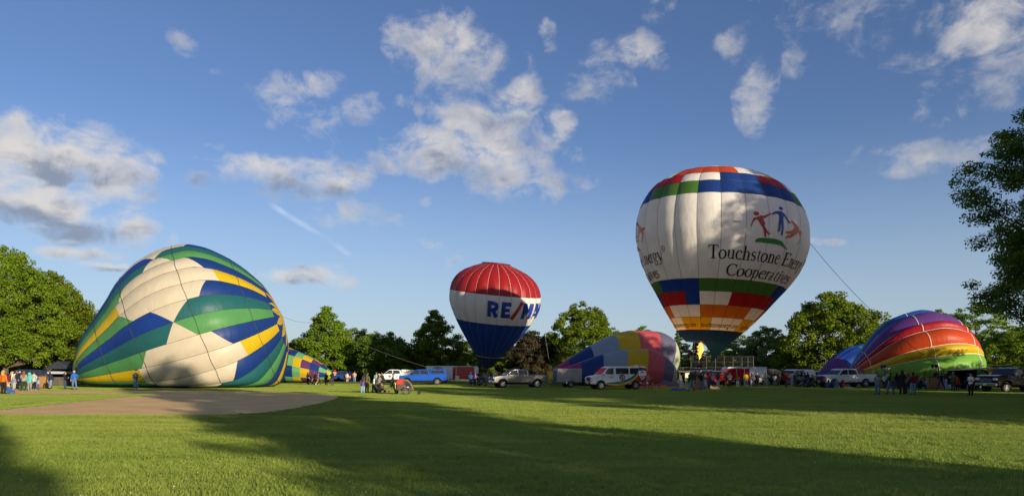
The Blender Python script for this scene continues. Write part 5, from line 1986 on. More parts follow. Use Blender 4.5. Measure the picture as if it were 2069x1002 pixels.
TR_RED = PAINT('trailer_red', (.33, .006, .014), rough=.2)
TR_WHITE = PAINT('trailer_white', (.56, .58, .62), rough=.4)
TR_SILVER = mat('aluminium_sheet', (.34, .33, .32), .38, .7, var=.12, vscale=2)
t1 = trailer('cargo_trailer', 'glossy red cargo trailer with pale front corner, left of the balloon cone', 943, 92, R(3), 3.15, 2.0, 2.36, .48, TR_RED, SILVER_P, (.75,))
MB().box((-1.40, -1.012, 1.42), (.10, .014, 1.86)).obj('corner_trim', mat('brass_trim', (.40, .28, .12), .4, .3), t1)
MB().box((-1.27, -1.014, .80), (.52, .016, .62)).obj('tread_plate', SILVER_P, t1)
MB().box((1.30, -1.014, 1.85), (.55, .016, .9)).obj('open_hatch', SILVER_P, t1)
t2 = trailer('cargo_trailer', 'pale grey cargo trailer with black balloon drawing behind the blue pickup', 893, 97, R(2), 4.3, 2.0, 2.42, .50, TR_WHITE, TR_WHITE, (-.6, .3))
m_ = MB()
for q in stroke(arc(-.55, 1.75, .75, .55, 0, 180, 14), .10) + stroke([(-1.3, 1.75), (.2, 1.75)], .08) + stroke(arc(-.55, 1.85, .35, .3, 0, 180, 8), .06):
    m_.add([(a, -1.014, b) for a, b in q], [tuple(range(len(q)))])
for q in sans('AIR', .2)[0]:
    m_.add([(-1.0 + a * .45, -1.016, 1.86 + b * .32) for a, b in q], [tuple(range(len(q)))])
m_.obj('drawing', PRINT_BLACK, t2)
MB().box((1.72, -1.016, 1.42), (.30, .014, 1.7)).obj('red_stripe', TR_RED, t2)
t3 = trailer('cargo_trailer', 'small aluminium cargo trailer between grey pickup and painted van', 1146, 72, R(180 + 12), 2.7, 1.75, 1.95, .46, TR_SILVER, SILVER_P, (-.1,))
MB().box((1.36, 0, 1.2), (.012, 1.6, 1.2)).obj('blue_front_panel', mat('dull_blue', (.05, .08, .16), .5), t3)
MB().box((-1.1, -.885, .95), (.5, .015, .7)).obj('lilac_panel', mat('dull_lilac', (.35, .30, .38), .5), t3)
t4 = trailer('cargo_trailer', 'long red and white cargo trailer behind the yellow jacket', 1503, 83, R(183), 4.9, 2.0, 2.2, .50, TR_WHITE, PAINT('roof_blue_grey', (.42, .50, .62)), (.4, 1.25))
for s in (-1, 1):
    MB().box((1.06, s * 1.014, 1.30), (2.7, .018, 1.5)).obj('red_side', TR_RED, t4)
    for xx_ in (.35, 1.3):
        MB().box((xx_, s * 1.03, 1.35), (.06, .02, 1.5)).obj('door_post', SILVER_P, t4)
# trailer with lifted roof door, rainbow stripes on its side
rx0 = thing('cargo_trailer', 'black open trailer with raised roof lid and rainbow striped flank, right', 'trailer', (X(1962, 64), 64, 0), R(180 - 8), 'equipment trailers')
hl, hw, H = 1.65, .95, 1.85
dark = mat('trailer_black', (.010, .010, .012), .5)
MB().box((0, 0, .50), (2 * hl, 2 * hw, .10)).obj('floor', dark, rx0)
MB().box((0, -hw + .02, 1.2), (2 * hl, .04, 1.35)).obj('far_wall', dark, rx0)
MB().box((-.85, hw - .02, 1.2), (2 * hl - 1.7, .04, 1.35)).obj('near_wall', PRINT_GREEN, rx0)
MB().box((-hl + .02, 0, 1.2), (.04, 2 * hw - .09, 1.35)).obj('front_wall', dark, rx0)
MB().prism([(-hl - .65, H + .20), (-hl + .2, H + .22), (0, H + .16), (hl * .2, H + .06), (hl + .1, H + .02), (hl + .1, H - .06), (-hl - .65, H + .10)], hw + .08, .02).obj('roof_lid', mat('trailer_roof', (.38, .38, .40), .45), rx0)
for i, (mt, a0) in enumerate(((VSTRIPE[2][1], -1.5), (PRINT_BLACK, -1.15), (PRINT_ORANGE, -1.62), (PRINT_RED, -1.64))):
    y = hw + .004 + .004 * i
    q = {0: [(-1.64, 1.15), (-1.64, 1.7), (-.9, 1.87), (-.55, 1.87)], 1: [(-1.4, 1.1), (-1.64, 1.2), (-.75, 1.87), (-.3, 1.87)], 2: [(-1.64, 1.4), (-1.64, 1.87), (-1.15, 1.87)], 3: [(-1.64, 1.62), (-1.64, 1.87), (-1.38, 1.87)]}[i]
    MB().add([(a, y, b) for a, b in q], [tuple(range(len(q)))]).obj('flank_stripe', mt, rx0)
for s in (-1, 1):
    wheel(rx0, .2, s * (hw + .1), .32, .2, None, 5)
MB().tube([(-hl - .3, 0, .45), (-hl - 1.3, 0, .45)], .05, 6).obj('tongue', BLACK, rx0)
# ------------------------------------------------------------------ people
def pose(**kw):
    """joint positions for a figure 1.75 m tall facing -y"""
    j = dict(pelvis=(0, 0, .96), belly=(0, 0, 1.12), chest=(0, .01, 1.34), neck=(0, .02, 1.49), skull=(0, 0, 1.57),
             sl=(.165, .01, 1.415), el=(.225, .04, 1.15), wl=(.235, -.04, .92), hl=(.235, -.07, .86),
             sr=(-.165, .01, 1.415), er=(-.225, .04, 1.15), wr=(-.235, -.04, .92), hr=(-.235, -.07, .86),
             pl=(.095, 0, .90), kl=(.105, -.015, .50), al=(.11, .02, .09), tl=(.125, -.15, .045),
             pr=(-.095, 0, .90), kr=(-.105, -.015, .50), ar=(-.11, .02, .09), tr=(-.125, -.15, .045))
    j.update(kw)
    return j

def lean_pose(base, ang, keep=()):
    """tips everything above the hips forward"""
    c, s = math.cos(R(ang)), math.sin(R(ang))
    out = dict(base)
    for k in ('belly', 'chest', 'neck', 'skull', 'sl', 'el', 'wl', 'hl', 'sr', 'er', 'wr', 'hr'):
        if k in keep:
            continue
        x, y, z = base[k]
        dz = z - .96
        out[k] = (x, y * c - dz * s, .96 + y * s * -1 * -1 + dz * c)
    return out

POSES = {
    'stand': pose(),
    'relaxed': pose(pl=(.085, 0, .90), kl=(.14, -.03, .50), al=(.19, .0, .09), tl=(.23, -.16, .045), wl=(.20, -.16, .99), hl=(.14, -.20, 1.0), el=(.26, .05, 1.17)),
    'hands_front': pose(el=(.22, .0, 1.15), wl=(.09, -.24, 1.17), hl=(.045, -.28, 1.19), er=(-.22, .0, 1.15), wr=(-.09, -.24, 1.17), hr=(-.045, -.28, 1.19)),
    'photo': pose(el=(.24, -.20, 1.30), wl=(.10, -.30, 1.50), hl=(.06, -.32, 1.56), er=(-.24, -.20, 1.30), wr=(-.10, -.30, 1.50), hr=(-.06, -.32, 1.56)),
    'crossed': pose(el=(.23, -.06, 1.16), wl=(-.05, -.19, 1.21), hl=(-.12, -.17, 1.23), er=(-.23, -.06, 1.18), wr=(.05, -.22, 1.19), hr=(.12, -.19, 1.18)),
    'pockets': pose(el=(.27, .07, 1.17), wl=(.19, -.05, .98), hl=(.16, -.07, .93), er=(-.27, .07, 1.17), wr=(-.19, -.05, .98), hr=(-.16, -.07, .93)),
    'walk': pose(kl=(.10, -.20, .52), al=(.10, -.30, .12), tl=(.10, -.46, .09), kr=(-.10, .06, .50), ar=(-.10, .36, .16), tr=(-.10, .26, .05), pelvis=(0, 0, .93), pl=(.09, -.02, .88), pr=(-.09, .02, .88), el=(.22, .14, 1.17), wl=(.20, .12, .93), hl=(.20, .09, .87), er=(-.22, -.06, 1.16), wr=(-.20, -.25, 1.0), hr=(-.19, -.31, .98)),
    'push': pose(kl=(.10, -.20, .52), al=(.10, -.32, .12), tl=(.10, -.48, .09), kr=(-.10, .10, .50), ar=(-.10, .42, .16), tr=(-.10, .32, .05), pelvis=(0, .02, .93), belly=(0, -.02, 1.10), chest=(0, -.07, 1.31), neck=(0, -.10, 1.46), skull=(0, -.13, 1.53), sl=(.165, -.08, 1.38), sr=(-.165, -.08, 1.38), el=(.21, -.18, 1.13), wl=(.17, -.42, 1.04), hl=(.16, -.49, 1.03), er=(-.21, -.18, 1.13), wr=(-.17, -.42, 1.04), hr=(-.16, -.49, 1.03)),
    'wide': pose(pl=(.11, 0, .88), kl=(.22, -.02, .49), al=(.33, .02, .09), tl=(.37, -.14, .045), pr=(-.11, 0, .88), kr=(-.22, -.02, .49), ar=(-.33, .02, .09), tr=(-.37, -.14, .045), pelvis=(0, 0, .93), el=(.34, .05, 1.18), wl=(.24, -.05, 1.02), hl=(.17, -.06, 1.0), er=(-.34, .05, 1.18), wr=(-.24, -.05, 1.02), hr=(-.17, -.06, 1.0)),
    'reach': pose(el=(.22, -.20, 1.25), wl=(.16, -.44, 1.20), hl=(.15, -.51, 1.20), er=(-.20, -.22, 1.33), wr=(-.15, -.44, 1.40), hr=(-.14, -.51, 1.43)),
    'sit': pose(pelvis=(0, 0, .16), belly=(0, .05, .32), chest=(0, .04, .55), neck=(0, .03, .70), skull=(0, .0, .78), sl=(.165, .03, .63), sr=(-.165, .03, .63), el=(.25, -.08, .42), wl=(.17, -.30, .42), hl=(.15, -.36, .44), er=(-.25, -.08, .42), wr=(-.17, -.30, .42), hr=(-.15, -.36, .44), pl=(.10, -.03, .14), kl=(.16, -.36, .42), al=(.14, -.55, .09), tl=(.15, -.72, .06), pr=(-.10, -.03, .14), kr=(-.16, -.36, .42), ar=(-.14, -.55, .09), tr=(-.15, -.72, .06)),
    'chair': pose(pelvis=(0, 0, .50), belly=(0, .06, .66), chest=(0, .08, .88), neck=(0, .06, 1.03), skull=(0, .03, 1.11), sl=(.165, .07, .96), sr=(-.165, .07, .96), el=(.25, .0, .72), wl=(.22, -.24, .68), hl=(.20, -.30, .67), er=(-.25, .0, .72), wr=(-.22, -.24, .68), hr=(-.20, -.30, .67), pl=(.10, -.03, .48), kl=(.12, -.42, .50), al=(.12, -.44, .10), tl=(.13, -.60, .05), pr=(-.10, -.03, .48), kr=(-.12, -.42, .50), ar=(-.12, -.44, .10), tr=(-.13, -.60, .05)),
}
POSES['stoop'] = lean_pose(POSES['reach'], 22)
BONES = [('pelvis', 'belly', 1), ('belly', 'chest', 1), ('chest', 'neck', 1), ('neck', 'skull', 0),
         ('chest', 'sl', 1), ('sl', 'el', 1), ('el', 'wl', 4), ('wl', 'hl', 0), ('chest', 'sr', 1), ('sr', 'er', 1), ('er', 'wr', 4), ('wr', 'hr', 0),
         ('pelvis', 'pl', 2), ('pl', 'kl', 2), ('kl', 'al', 5), ('al', 'tl', 3), ('pelvis', 'pr', 2), ('pr', 'kr', 2), ('kr', 'ar', 5), ('ar', 'tr', 3)]
RAD = dict(pelvis=.152, belly=.150, chest=.166, neck=.060, skull=.05, sl=.086, el=.062, wl=.044, hl=.036, sr=.086, er=.062, wr=.044, hr=.036,
           pl=.114, kl=.082, al=.062, tl=.044, pr=.114, kr=.082, ar=.062, tr=.044)
BLANK = mat('blank_cloth', (.2, .2, .2), .8)


def body_mesh(key, wide=1.0, head=1.0):
    J = POSES[key]
    names = list(J)
    me = bpy.data.meshes.new('body')
    idx = {n: i for i, n in enumerate(names)}
    me.from_pydata([J[n] for n in names], [(idx[a], idx[b]) for a, b, _ in BONES], [])
    ob = bpy.data.objects.new('body', me)
    COL.objects.link(ob)
    md = ob.modifiers.new('skin', 'SKIN')
    md.use_smooth_shade = True
    md.branch_smoothing = .6
    for n in names:
        sv = me.skin_vertices[0].data[idx[n]]
        r = RAD[n] * (wide if n in ('pelvis', 'belly', 'chest', 'pl', 'pr', 'sl', 'sr') else 1)
        sv.radius = (r, r)
        sv.use_root = n == 'pelvis'
    sb = ob.modifiers.new('sub', 'SUBSURF')
    sb.levels = 1
    sb.render_levels = 1
    dg = bpy.context.evaluated_depsgraph_get()
    out = bpy.data.meshes.new_from_object(ob.evaluated_get(dg))
    bpy.data.objects.remove(ob)
    v = [list(p.co) for p in out.vertices]
    f = [tuple(p.vertices) for p in out.polygons]
    bpy.data.meshes.remove(out)
    # flatten the trunk front to back, find each face's limb
    ax = Vector(J['neck']) - Vector(J['pelvis'])
    for p in v:
        rel = Vector(p) - Vector(J['pelvis'])
        t = rel.dot(ax) / ax.length_squared
        if -.15 < t < 1.0 and abs(p[0]) < .21:
            cy = J['pelvis'][1] + ax.y * t
            p[1] = cy + (p[1] - cy) * .80
    mi = []
    segs = [(Vector(J[a]), Vector(J[b]), r) for a, b, r in BONES]
    for q in f:
        c = Vector((0, 0, 0))
        for i in q:
            c += Vector(v[i])
        c /= len(q)
        best, bd = 1, 9
        for a, b, r in segs:
            ab = b - a
            t = max(0, min(1, (c - a).dot(ab) / ab.length_squared))
            dd = (c - (a + ab * t)).length - (.05 if r == 1 else 0)
            if dd < bd:
                bd, best = dd, r
        if best == 0 and (c - Vector(J['neck'])).length < .06:
            best = 1
        mi.append(best)
    mb = MB()
    mb.v, mb.f, mb.mi = [tuple(p) for p in v], f, mi
    # head with brow, nose, chin and ears, and a small dip for each eye
    S = Vector(J['skull'])
    hc = S + Vector((0, -.012, .075))
    def face(p):
        q = p.copy()
        if p.z < 0:
            q.x *= 1 - .26 * (-p.z)
            q.y = q.y * (1 - .10 * (-p.z))
        if p.y < -.6 and abs(p.x) < .28 and -.35 < p.z < .12:
            q.y -= .20 * (1 - abs(p.x) / .28)
        if p.y < -.55 and .22 < abs(p.x) < .55 and 0 < p.z < .32:
            q.y += .07
        return q
    mb.ball(hc, (.078 * head, .098 * head, .118 * head), 14, 12, 0, face)
    for s in (-1, 1):
        mb.ball(hc + Vector((s * .078 * head, .012, -.01)), (.012, .022, .034), 6, 5, 0)
    # fingers and thumbs
    for s, w_, h_ in ((1, 'wl', 'hl'), (-1, 'wr', 'hr')):
        a, b = Vector(J[w_]), Vector(J[h_])
        d = (b - a).normalized()
        u = d.orthogonal().normalized()
        n = d.cross(u)
        for k, ln in enumerate((.070, .080, .076, .060)):
            o = u * (-.024 + .016 * k)
            mb.tube([b + o * .9, b + o + d * ln * .55 + n * .006, b + o + d * ln + n * .022], [.010, .009, .006], 5, 0)
        mb.tube([a + (b - a) * .6 - u * .025, b - u * .045 + n * .01, b - u * .040 + d * .035 + n * .016], [.012, .010, .007], 5, 0)
    me = mb.mesh('body', [BLANK] * 6, True)
    return me, hc


BODY = {}
def get_body(key, build):
    k = (key, build)
    if k not in BODY:
        wide, head = {'man': (1.05, 1.02), 'woman': (.98, 1.0), 'big': (1.2, 1.04), 'child': (.98, 1.28)}[build]
        BODY[k] = body_mesh(key, wide, head)
    return BODY[k]


def shell(fn, rad, cut):
    mb = MB()
    mb.ball((0, 0, 0), rad, 14, 10, 0, fn)
    keep = [q for q in mb.f if max(mb.v[i][2] for i in q) > cut or False]
    mb.f, mb.mi = keep, [0] * len(keep)
    return mb

def hair_mesh(kind):
    mb = MB()
    def short(p):
        q = p.copy()
        if p.z < .25 and p.y < -.1:
            q = q * .80
        return q
    mb.ball((0, .010, .014), (.087, .106, .122), 14, 10, 0, short)
    if kind in ('long', 'verylong'):
        L_ = .30 if kind == 'long' else .46
        mb.tube([(0, .055, .05), (0, .085, -.06), (0, .10, -L_ * .6), (0, .085, -L_)], [.085, .098, .090, .045], 10)
    if kind == 'tail':
        mb.tube([(0, .09, .04), (0, .14, -.02), (0, .13, -.16), (0, .11, -.26)], [.03, .042, .034, .012], 8)
    return mb.mesh('hair', BLANK, True)

def hat_mesh(kind):
    mb = MB()
    def dome(p):
        q = p.copy()
        q.z = max(q.z, -.05)
        return q
    if kind == 'cap':
        mb.ball((0, .008, .035), (.092, .110, .105), 14, 8, 0, dome)
        mb.prism([(-.085, .030), (.085, .030), (.06, .044), (-.06, .044)], .05, .004, y0=0)
        n = len(mb.v)
        k = n - 16
        for i in range(k, n):
            x, y, z = mb.v[i]
            mb.v[i] = (x * .9, -.135 + y * .9, z)
    elif kind == 'beanie':
        mb.ball((0, .008, .035), (.092, .110, .115), 14, 9, 0, dome)
        mb.ball((0, .01, .15), (.02, .02, .02), 6, 5)
    elif kind == 'hood':
        def hd(p):
            q = p.copy()
            if p.y < -.35:
                q = q * .72
            return q
        mb.ball((0, .016, .0), (.108, .128, .145), 14, 10, 0, hd)
        mb.tube([(0, .03, -.10), (0, .03, -.17)], [.10, .125], 12)
    return mb.mesh('hat', BLANK, True)

PART_MESH = {}
def part_mesh(fam, kind):
    k = (fam, kind)
    if k not in PART_MESH:
        if fam == 'hair':
            PART_MESH[k] = hair_mesh(kind)
        elif fam == 'hat':
            PART_MESH[k] = hat_mesh(kind)
        elif kind == 'skirt':
            PART_MESH[k] = MB().lathe([(.15, .99), (.19, .85), (.25, .62), (.24, .615), (.17, .86)], n=16).mesh('skirt', BLANK, True)
        elif kind == 'coat':
            PART_MESH[k] = MB().lathe([(.165, 1.12), (.185, .98), (.205, .80), (.195, .795), (.165, .98)], n=16).mesh('coat_tail', BLANK, True)
        elif kind == 'backpack':
            m_ = MB().box((0, .19, 1.22), (.28, .15, .42), ch=.05)
            m_.box((0, .275, 1.13), (.20, .05, .20), ch=.02)
            for s in (-1, 1):
                m_.tube([(s * .09, .13, 1.40), (s * .11, -.02, 1.46), (s * .12, -.10, 1.34), (s * .13, .0, 1.10), (s * .11, .13, 1.05)], .014, 5)
            PART_MESH[k] = m_.mesh('backpack', BLANK)
    return PART_MESH[k]


COLS = {
    'orange': (.50, .13, .012), 'black': (.014, .014, .016), 'charcoal': (.045, .047, .05), 'navy': (.016, .022, .055), 'dark_navy': (.010, .014, .032), 'denim': (.085, .14, .24), 'dark_denim': (.035, .055, .11), 'pale_denim': (.26, .33, .42),
    'light_denim': (.16, .24, .36), 'grey': (.20, .20, .21), 'light_grey': (.38, .38, .37), 'warm_grey': (.26, .235, .205), 'maroon': (.12, .014, .022), 'teal': (.10, .42, .40), 'olive': (.11, .115, .035), 'dark_olive': (.05, .052, .025), 'khaki': (.20, .165, .075), 'tan': (.36, .25, .14), 'brown': (.09, .05, .028), 'dark_brown': (.038, .024, .018),
    'blue': (.022, .11, .42), 'sky': (.20, .38, .58), 'white': (.70, .69, .67), 'cream': (.60, .55, .46), 'purple': (.12, .07, .20), 'lilac': (.30, .24, .38), 'pink': (.60, .20, .24), 'peach': (.58, .34, .26), 'red': (.38, .018, .020), 'bright_red': (.55, .03, .02), 'yellow': (.62, .50, .015), 'pale_yellow': (.58, .54, .22), 'green': (.035, .16, .06), 'dark_green': (.018, .045, .028), 'mint': (.30, .48, .40), 'camo': (.10, .10, .065), 'plaid': (.28, .13, .15), 'forest': (.03, .055, .03),
    'skin': (.52, .32, .22), 'skin_dark': (.22, .12, .075), 'blond': (.42, .29, .12), 'auburn': (.22, .085, .03), 'brownhair': (.055, .03, .017), 'blackhair': (.012, .010, .010), 'greyhair': (.32, .31, .30), 'pattern': (.22, .20, .21),
}
def cloth(n):
    k = 'cloth_wear_' + n
    if k not in MATS:
        if n in ('skin', 'skin_dark'):
            m = mat(k, COLS[n], .55, var=.08, vscale=6)
        else:
            m = mat(k, COLS[n], .85, spec=.2, var=.45 if n in ('pattern', 'plaid', 'camo') else .22, vscale=14 if n in ('pattern', 'plaid', 'camo') else 4, bump=.35, bscale=12)
    return MATS['cloth_wear_' + n]

def set_mat(o, m):
    o.material_slots[0].link = 'OBJECT'
    o.material_slots[0].material = m

GROUP = 'spectators and balloon crew'
rp = random.Random(4)
PEOPLE = []
def person(px, foot, top, what, pose_='stand', face=180, t='navy', b='dark_denim', hair='short', hc='brownhair', hat=None, hatc='black', build='man', arms=None, shins=None, shoes='black', skin='skin', extra=(), z=0.0, height=None, dd=None, group=GROUP):
    d = dd or dist(foot)
    H = height or (foot - top) * d / F
    full = {'sit': .95, 'chair': 1.26}.get(pose_, 1.765)
    k = H / full
    o = thing('person', what, 'person', (X(px, d), d, z), R(face + rp.uniform(-8, 8)), group)
    o.scale = (k * 1.07, k * 1.07, k)
    me, hd = get_body(pose_, build)
    bo = link('body', me, o)
    ms = [cloth(skin), cloth(t), cloth(b), cloth(shoes), cloth(arms or t), cloth(shins or b)]
    for i, m_ in enumerate(ms):
        bo.material_slots[i].link = 'OBJECT'
        bo.material_slots[i].material = m_
    hs = 1.28 if build == 'child' else 1.0
    if hair:
        h_ = link('hair', part_mesh('hair', hair), o)
        h_.location = hd
        h_.scale = (hs,) * 3
        set_mat(h_, cloth(hc))
    if hat:
        h_ = link({'cap': 'cap', 'beanie': 'beanie', 'hood': 'hood'}[hat], part_mesh('hat', hat), o)
        h_.location = hd
        h_.scale = (hs * 1.02,) * 3
        set_mat(h_, cloth(hatc))
    for ex in extra:
        kind, c_ = ex.split(':')
        e_ = link(kind, part_mesh('wear', kind), o)
        set_mat(e_, cloth(c_))
    PEOPLE.append(o)
    return o

P = person
# far left, round the wicker basket
P(7, 796, 747.5, 'woman in orange sweater and black trousers with long blonde hair, leftmost, seen from behind', 'stand', 180, 'orange', 'black', 'long', 'blond', build='big')
P(16.5, 796, 776, 'toddler in bright blue with red shoes beside the orange sweater', 'sit', 120, 'blue', 'blue', 'short', 'blond', build='child', shoes='bright_red')
P(17, 788, 756, 'person in maroon top half hidden behind the orange sweater', 'stand', 170, 'maroon', 'grey')
P(28.5, 787, 759, 'blonde child in denim jacket and grey leggings', 'stand', 180, 'light_denim', 'light_grey', 'long', 'blond', build='child')
P(25, 784, 750, 'woman in white top raising a phone before the dark blue van', 'photo', 150, 'white', 'grey', 'long', 'blond', build='woman', skin='skin')
P(34, 786, 750, 'man in navy hooded top with grey cap', 'pockets', 160, 'navy', 'black', 'short', 'brownhair', 'cap', 'grey')
P(40, 785, 749, 'bald man in dark navy shirt looking down', 'hands_front', 200, 'dark_navy', 'navy', None)
P(48.5, 790, 749.5, 'woman in oatmeal sweater with long auburn hair and dark green trousers', 'hands_front', 200, 'warm_grey', 'dark_green', 'verylong', 'auburn', build='big', shoes='white')
P(60, 790, 753, 'child in turquoise hooded jacket and patterned leggings', 'stand', 180, 'teal', 'pattern', None, hat='hood', hatc='teal', build='child', shoes='cream')
P(68.5, 788, 750, 'person in grey coat with hood down and navy trousers', 'pockets', 185, 'light_grey', 'dark_navy', 'short', 'brownhair', shoes='white', extra=('coat:light_grey',))
P(77, 787, 764, 'small child in pale blue coat and purple trousers', 'stand', 160, 'sky', 'purple', 'short', 'brownhair', build='child')
P(101, 786, 751, 'broad man in navy sweater and blue jeans walking past the dugout', 'walk', 200, 'navy', 'light_denim', 'short', 'brownhair', build='big')
P(131.5, 786, 752, 'woman in black jacket with white collar and dark jeans in front of the dugout', 'hands_front', 110, 'black', 'dark_denim', 'tail', 'brownhair', build='woman')
P(150, 787, 748, 'white haired man in royal blue sweatshirt holding the balloon mouth', 'relaxed', 20, 'blue', 'denim', 'short', 'greyhair', build='big')
P(274.5, 788, 746.5, 'photographer in dark jacket and cap standing before the yellow panel', 'hands_front', 70, 'charcoal', 'denim', 'short', 'brownhair', 'cap', 'black', shoes='light_grey', extra=('backpack:grey',))
# by the chequered balloon
P(622.5, 776, 752, 'woman in black waistcoat with white sleeves and short skirt', 'stand', 150, 'black', 'black', 'long', 'brownhair', build='woman', arms='white', extra=('skirt:black',))
P(636.5, 777, 751, 'person dressed in black striding left of the plaid dress', 'walk', -80, 'black', 'black', 'short', 'blackhair')
P(643, 777.5, 753, 'girl in reddish plaid dress', 'walk', 80, 'plaid', 'plaid', 'long', 'brownhair', build='woman', shins='skin', extra=('skirt:plaid',), shoes='white')
P(646.5, 772, 750, 'person in maroon hooded top and pale trousers', 'walk', 120, 'maroon', 'light_grey', 'short', 'brownhair')
P(659, 778, 752, 'man all in black standing squarely before the chequered cloth', 'stand', 180, 'black', 'black', 'short', 'blackhair')
carrier = P(671, 778.5, 751, 'man in black jacket carrying a child in a pink hat', 'reach', 200, 'black', 'charcoal', 'short', 'brownhair')
P(676.5, 764, 748, 'small child in bright pink hat and top carried on a shoulder', 'sit', 200, 'pink', 'grey', 'short', 'brownhair', 'beanie', 'bright_red', build='child', z=1.12, dd=dist(778.5) - .1, height=.72)
P(696, 771, 754, 'woman in black top and tan trousers near the blue car', 'stand', 200, 'black', 'tan', 'long', 'brownhair', build='woman')
P(701.5, 772, 752, 'person in white hooded top and grey shorts', 'stand', 160, 'white', 'grey', 'tail', 'auburn', build='woman', shins='skin')
P(707, 771.5, 756, 'child in pink jacket', 'stand', 180, 'pink', 'navy', 'tail', 'brownhair', build='child')
P(711, 771.5, 753, 'person in navy behind the pink jacketed child', 'stand', 180, 'navy', 'dark_navy')
P(716.5, 771.5, 750, 'person in peach jacket and jeans with auburn hair', 'pockets', 185, 'peach', 'light_denim', 'short', 'auburn')
# middle group with the bicycle trailer
P(736, 777, 752, 'man in navy fleece behind the olive jacketed woman', 'stand', 180, 'navy', 'dark_navy')
P(733, 794, 761, 'girl in purple patterned coat and pale blue trousers', 'stand', 190, 'purple', 'sky', 'long', 'brownhair', build='child', shoes='white', extra=('coat:purple',))
P(741.5, 794, 752, 'woman in olive jacket and black cap with black trousers', 'pockets', 160, 'olive', 'black', 'tail', 'brownhair', 'cap', 'black', build='big')
P(760.5, 781, 752, 'man in light blue shirt behind the yellow cap', 'stand', 160, 'mint', 'navy', 'short', 'auburn')
P(771.5, 781, 752.5, 'person with red brown hair just left of the white truck', 'stand', 200, 'dark_brown', 'black', 'short', 'auburn')
P(765.5, 793, 755, 'woman in grey sweater and pale yellow cap with long dark hair', 'hands_front', 150, 'warm_grey', 'black', 'long', 'brownhair', 'cap', 'pale_yellow', build='woman')
P(791.5, 796, 753, 'bearded man in dark jacket and olive trousers striding behind the bicycle trailer', 'push', 88, 'charcoal', 'khaki', 'short', 'brownhair', shoes='brown')
P(798, 794, 768, 'small child in pale yellow beside the striding man', 'stand', 120, 'pale_yellow', 'pale_yellow', 'short', 'blond', build='child')
P(803, 796, 769, 'small child in green and blue jacket with dark trousers', 'stand', 140, 'green', 'black', 'short', 'brownhair', build='child', shoes='white')
# red trailer group
P(951, 778, 752, 'youth in royal blue jacket and pale blue cap before the red trailer', 'pockets', 170, 'blue', 'black', 'short', 'brownhair', 'beanie', 'sky', shins='black')
P(960, 778.5, 752, 'man in lilac grey shirt and jeans beside the stroller', 'hands_front', 120, 'lilac', 'dark_denim', 'short', 'brownhair')
P(967, 777, 751, 'person in black with folded arms at the red trailer end', 'crossed', 10, 'black', 'black', 'short', 'blackhair')
P(971.5, 776, 754, 'woman in black top holding a small child', 'hands_front', -30, 'black', 'charcoal', 'long', 'brownhair', build='woman')
P(978, 776, 752, 'woman in grey jacket behind the dark stroller', 'stand', 190, 'grey', 'dark_denim', 'tail', 'blond', build='woman')
FAR = [(984, 'cream', 'navy', 'man in cream shirt far behind the stroller'), (988.5, 'pink', 'grey', 'woman in pink far behind the grey pickup nose'), (993, 'charcoal', 'black', 'man in charcoal far behind the grey pickup nose'), (1000, 'white', 'denim', 'person in white above the grey pickup bonnet'), (1008, 'navy', 'navy', 'person in navy above the grey pickup bonnet'),
       (1070, 'sky', 'denim', 'person in pale blue behind the grey pickup bed'), (1092, 'maroon', 'black', 'person in maroon behind the grey pickup bed'), (1100, 'charcoal', 'black', 'person in dark coat right behind the grey pickup tail'), (1109, 'peach', 'denim', 'red haired person beside the yellow end of the pastel balloon')]
for px, t, b, lb in FAR:
    P(px, 771.5, rp.uniform(749.5, 752.5), lb, rp.choice(['stand', 'pockets', 'hands_front']), rp.uniform(90, 270), t, b, rp.choice(['short', 'long']), rp.choice(['brownhair', 'blond', 'blackhair', 'auburn']))
P(1080, 775, 748.5, 'man with lime yellow cap behind the grey pickup bed', 'stand', 180, 'charcoal', 'black', 'short', 'brownhair', 'cap', 'yellow')
P(1187, 776, 751.5, 'dark haired person behind the bonnet of the painted van, left one', 'stand', 0, 'black', 'black', 'short', 'brownhair')
P(1197, 776, 750.5, 'person in white collar behind the windscreen of the painted van', 'stand', -20, 'white', 'black', 'short', 'brownhair')
P(1310, 783, 755.5, 'woman in grey hooded top behind the rear bumper of the van', 'hands_front', 80, 'grey', 'dark_denim', 'long', 'brownhair', build='woman')
P(1318, 784, 761, 'child in dark jacket at the tail of the van', 'stand', -90, 'charcoal', 'khaki', 'short', 'brownhair', build='child')
P(1151, 781.5, 762, 'person in teal jacket seated in a camp chair by the aluminium trailer', 'chair', 200, 'teal', 'dark_navy', 'short', 'brownhair', 'beanie', 'navy')
# under the tall white balloon
P(1381, 790, 753.5, 'young person in black jacket and grey trousers pulling at the blue tarpaulin', 'walk', 60, 'black', 'light_grey', 'short', 'brownhair', build='woman')
P(1397.5, 791, 747, 'bald man in dark green jacket and blue jeans walking left', 'walk', -60, 'dark_green', 'denim', None, build='big')
P(1404.5, 785, 749, 'man in black coat between the bald man and the basket', 'pockets', 190, 'black', 'black', 'short', 'brownhair')
P(1416.5, 787.5, 751, 'crew member in black jacket and jeans with grey cap leaning on the basket', 'reach', 180, 'dark_navy', 'denim', 'short', 'brownhair', 'cap', 'grey', build='big')
P(1432, 786.5, 750, 'man in red jacket and orange knitted cap at the right of the basket', 'reach', 110, 'red', 'dark_denim', 'short', 'brownhair', 'beanie', 'bright_red', build='big')
P(1441, 782, 754, 'older person in blue and grey jacket beside the red jacket', 'hands_front', -40, 'sky', 'charcoal', 'short', 'greyhair', build='woman')
P(1450.5, 782, 752, 'man in brown olive jacket and pale jeans seen from behind', 'stand', 180, 'dark_olive', 'pale_denim', 'short', 'brownhair')
P(1462.5, 780.5, 762, 'child in green jacket before the red car', 'stand', 150, 'forest', 'black', 'short', 'brownhair', build='child')
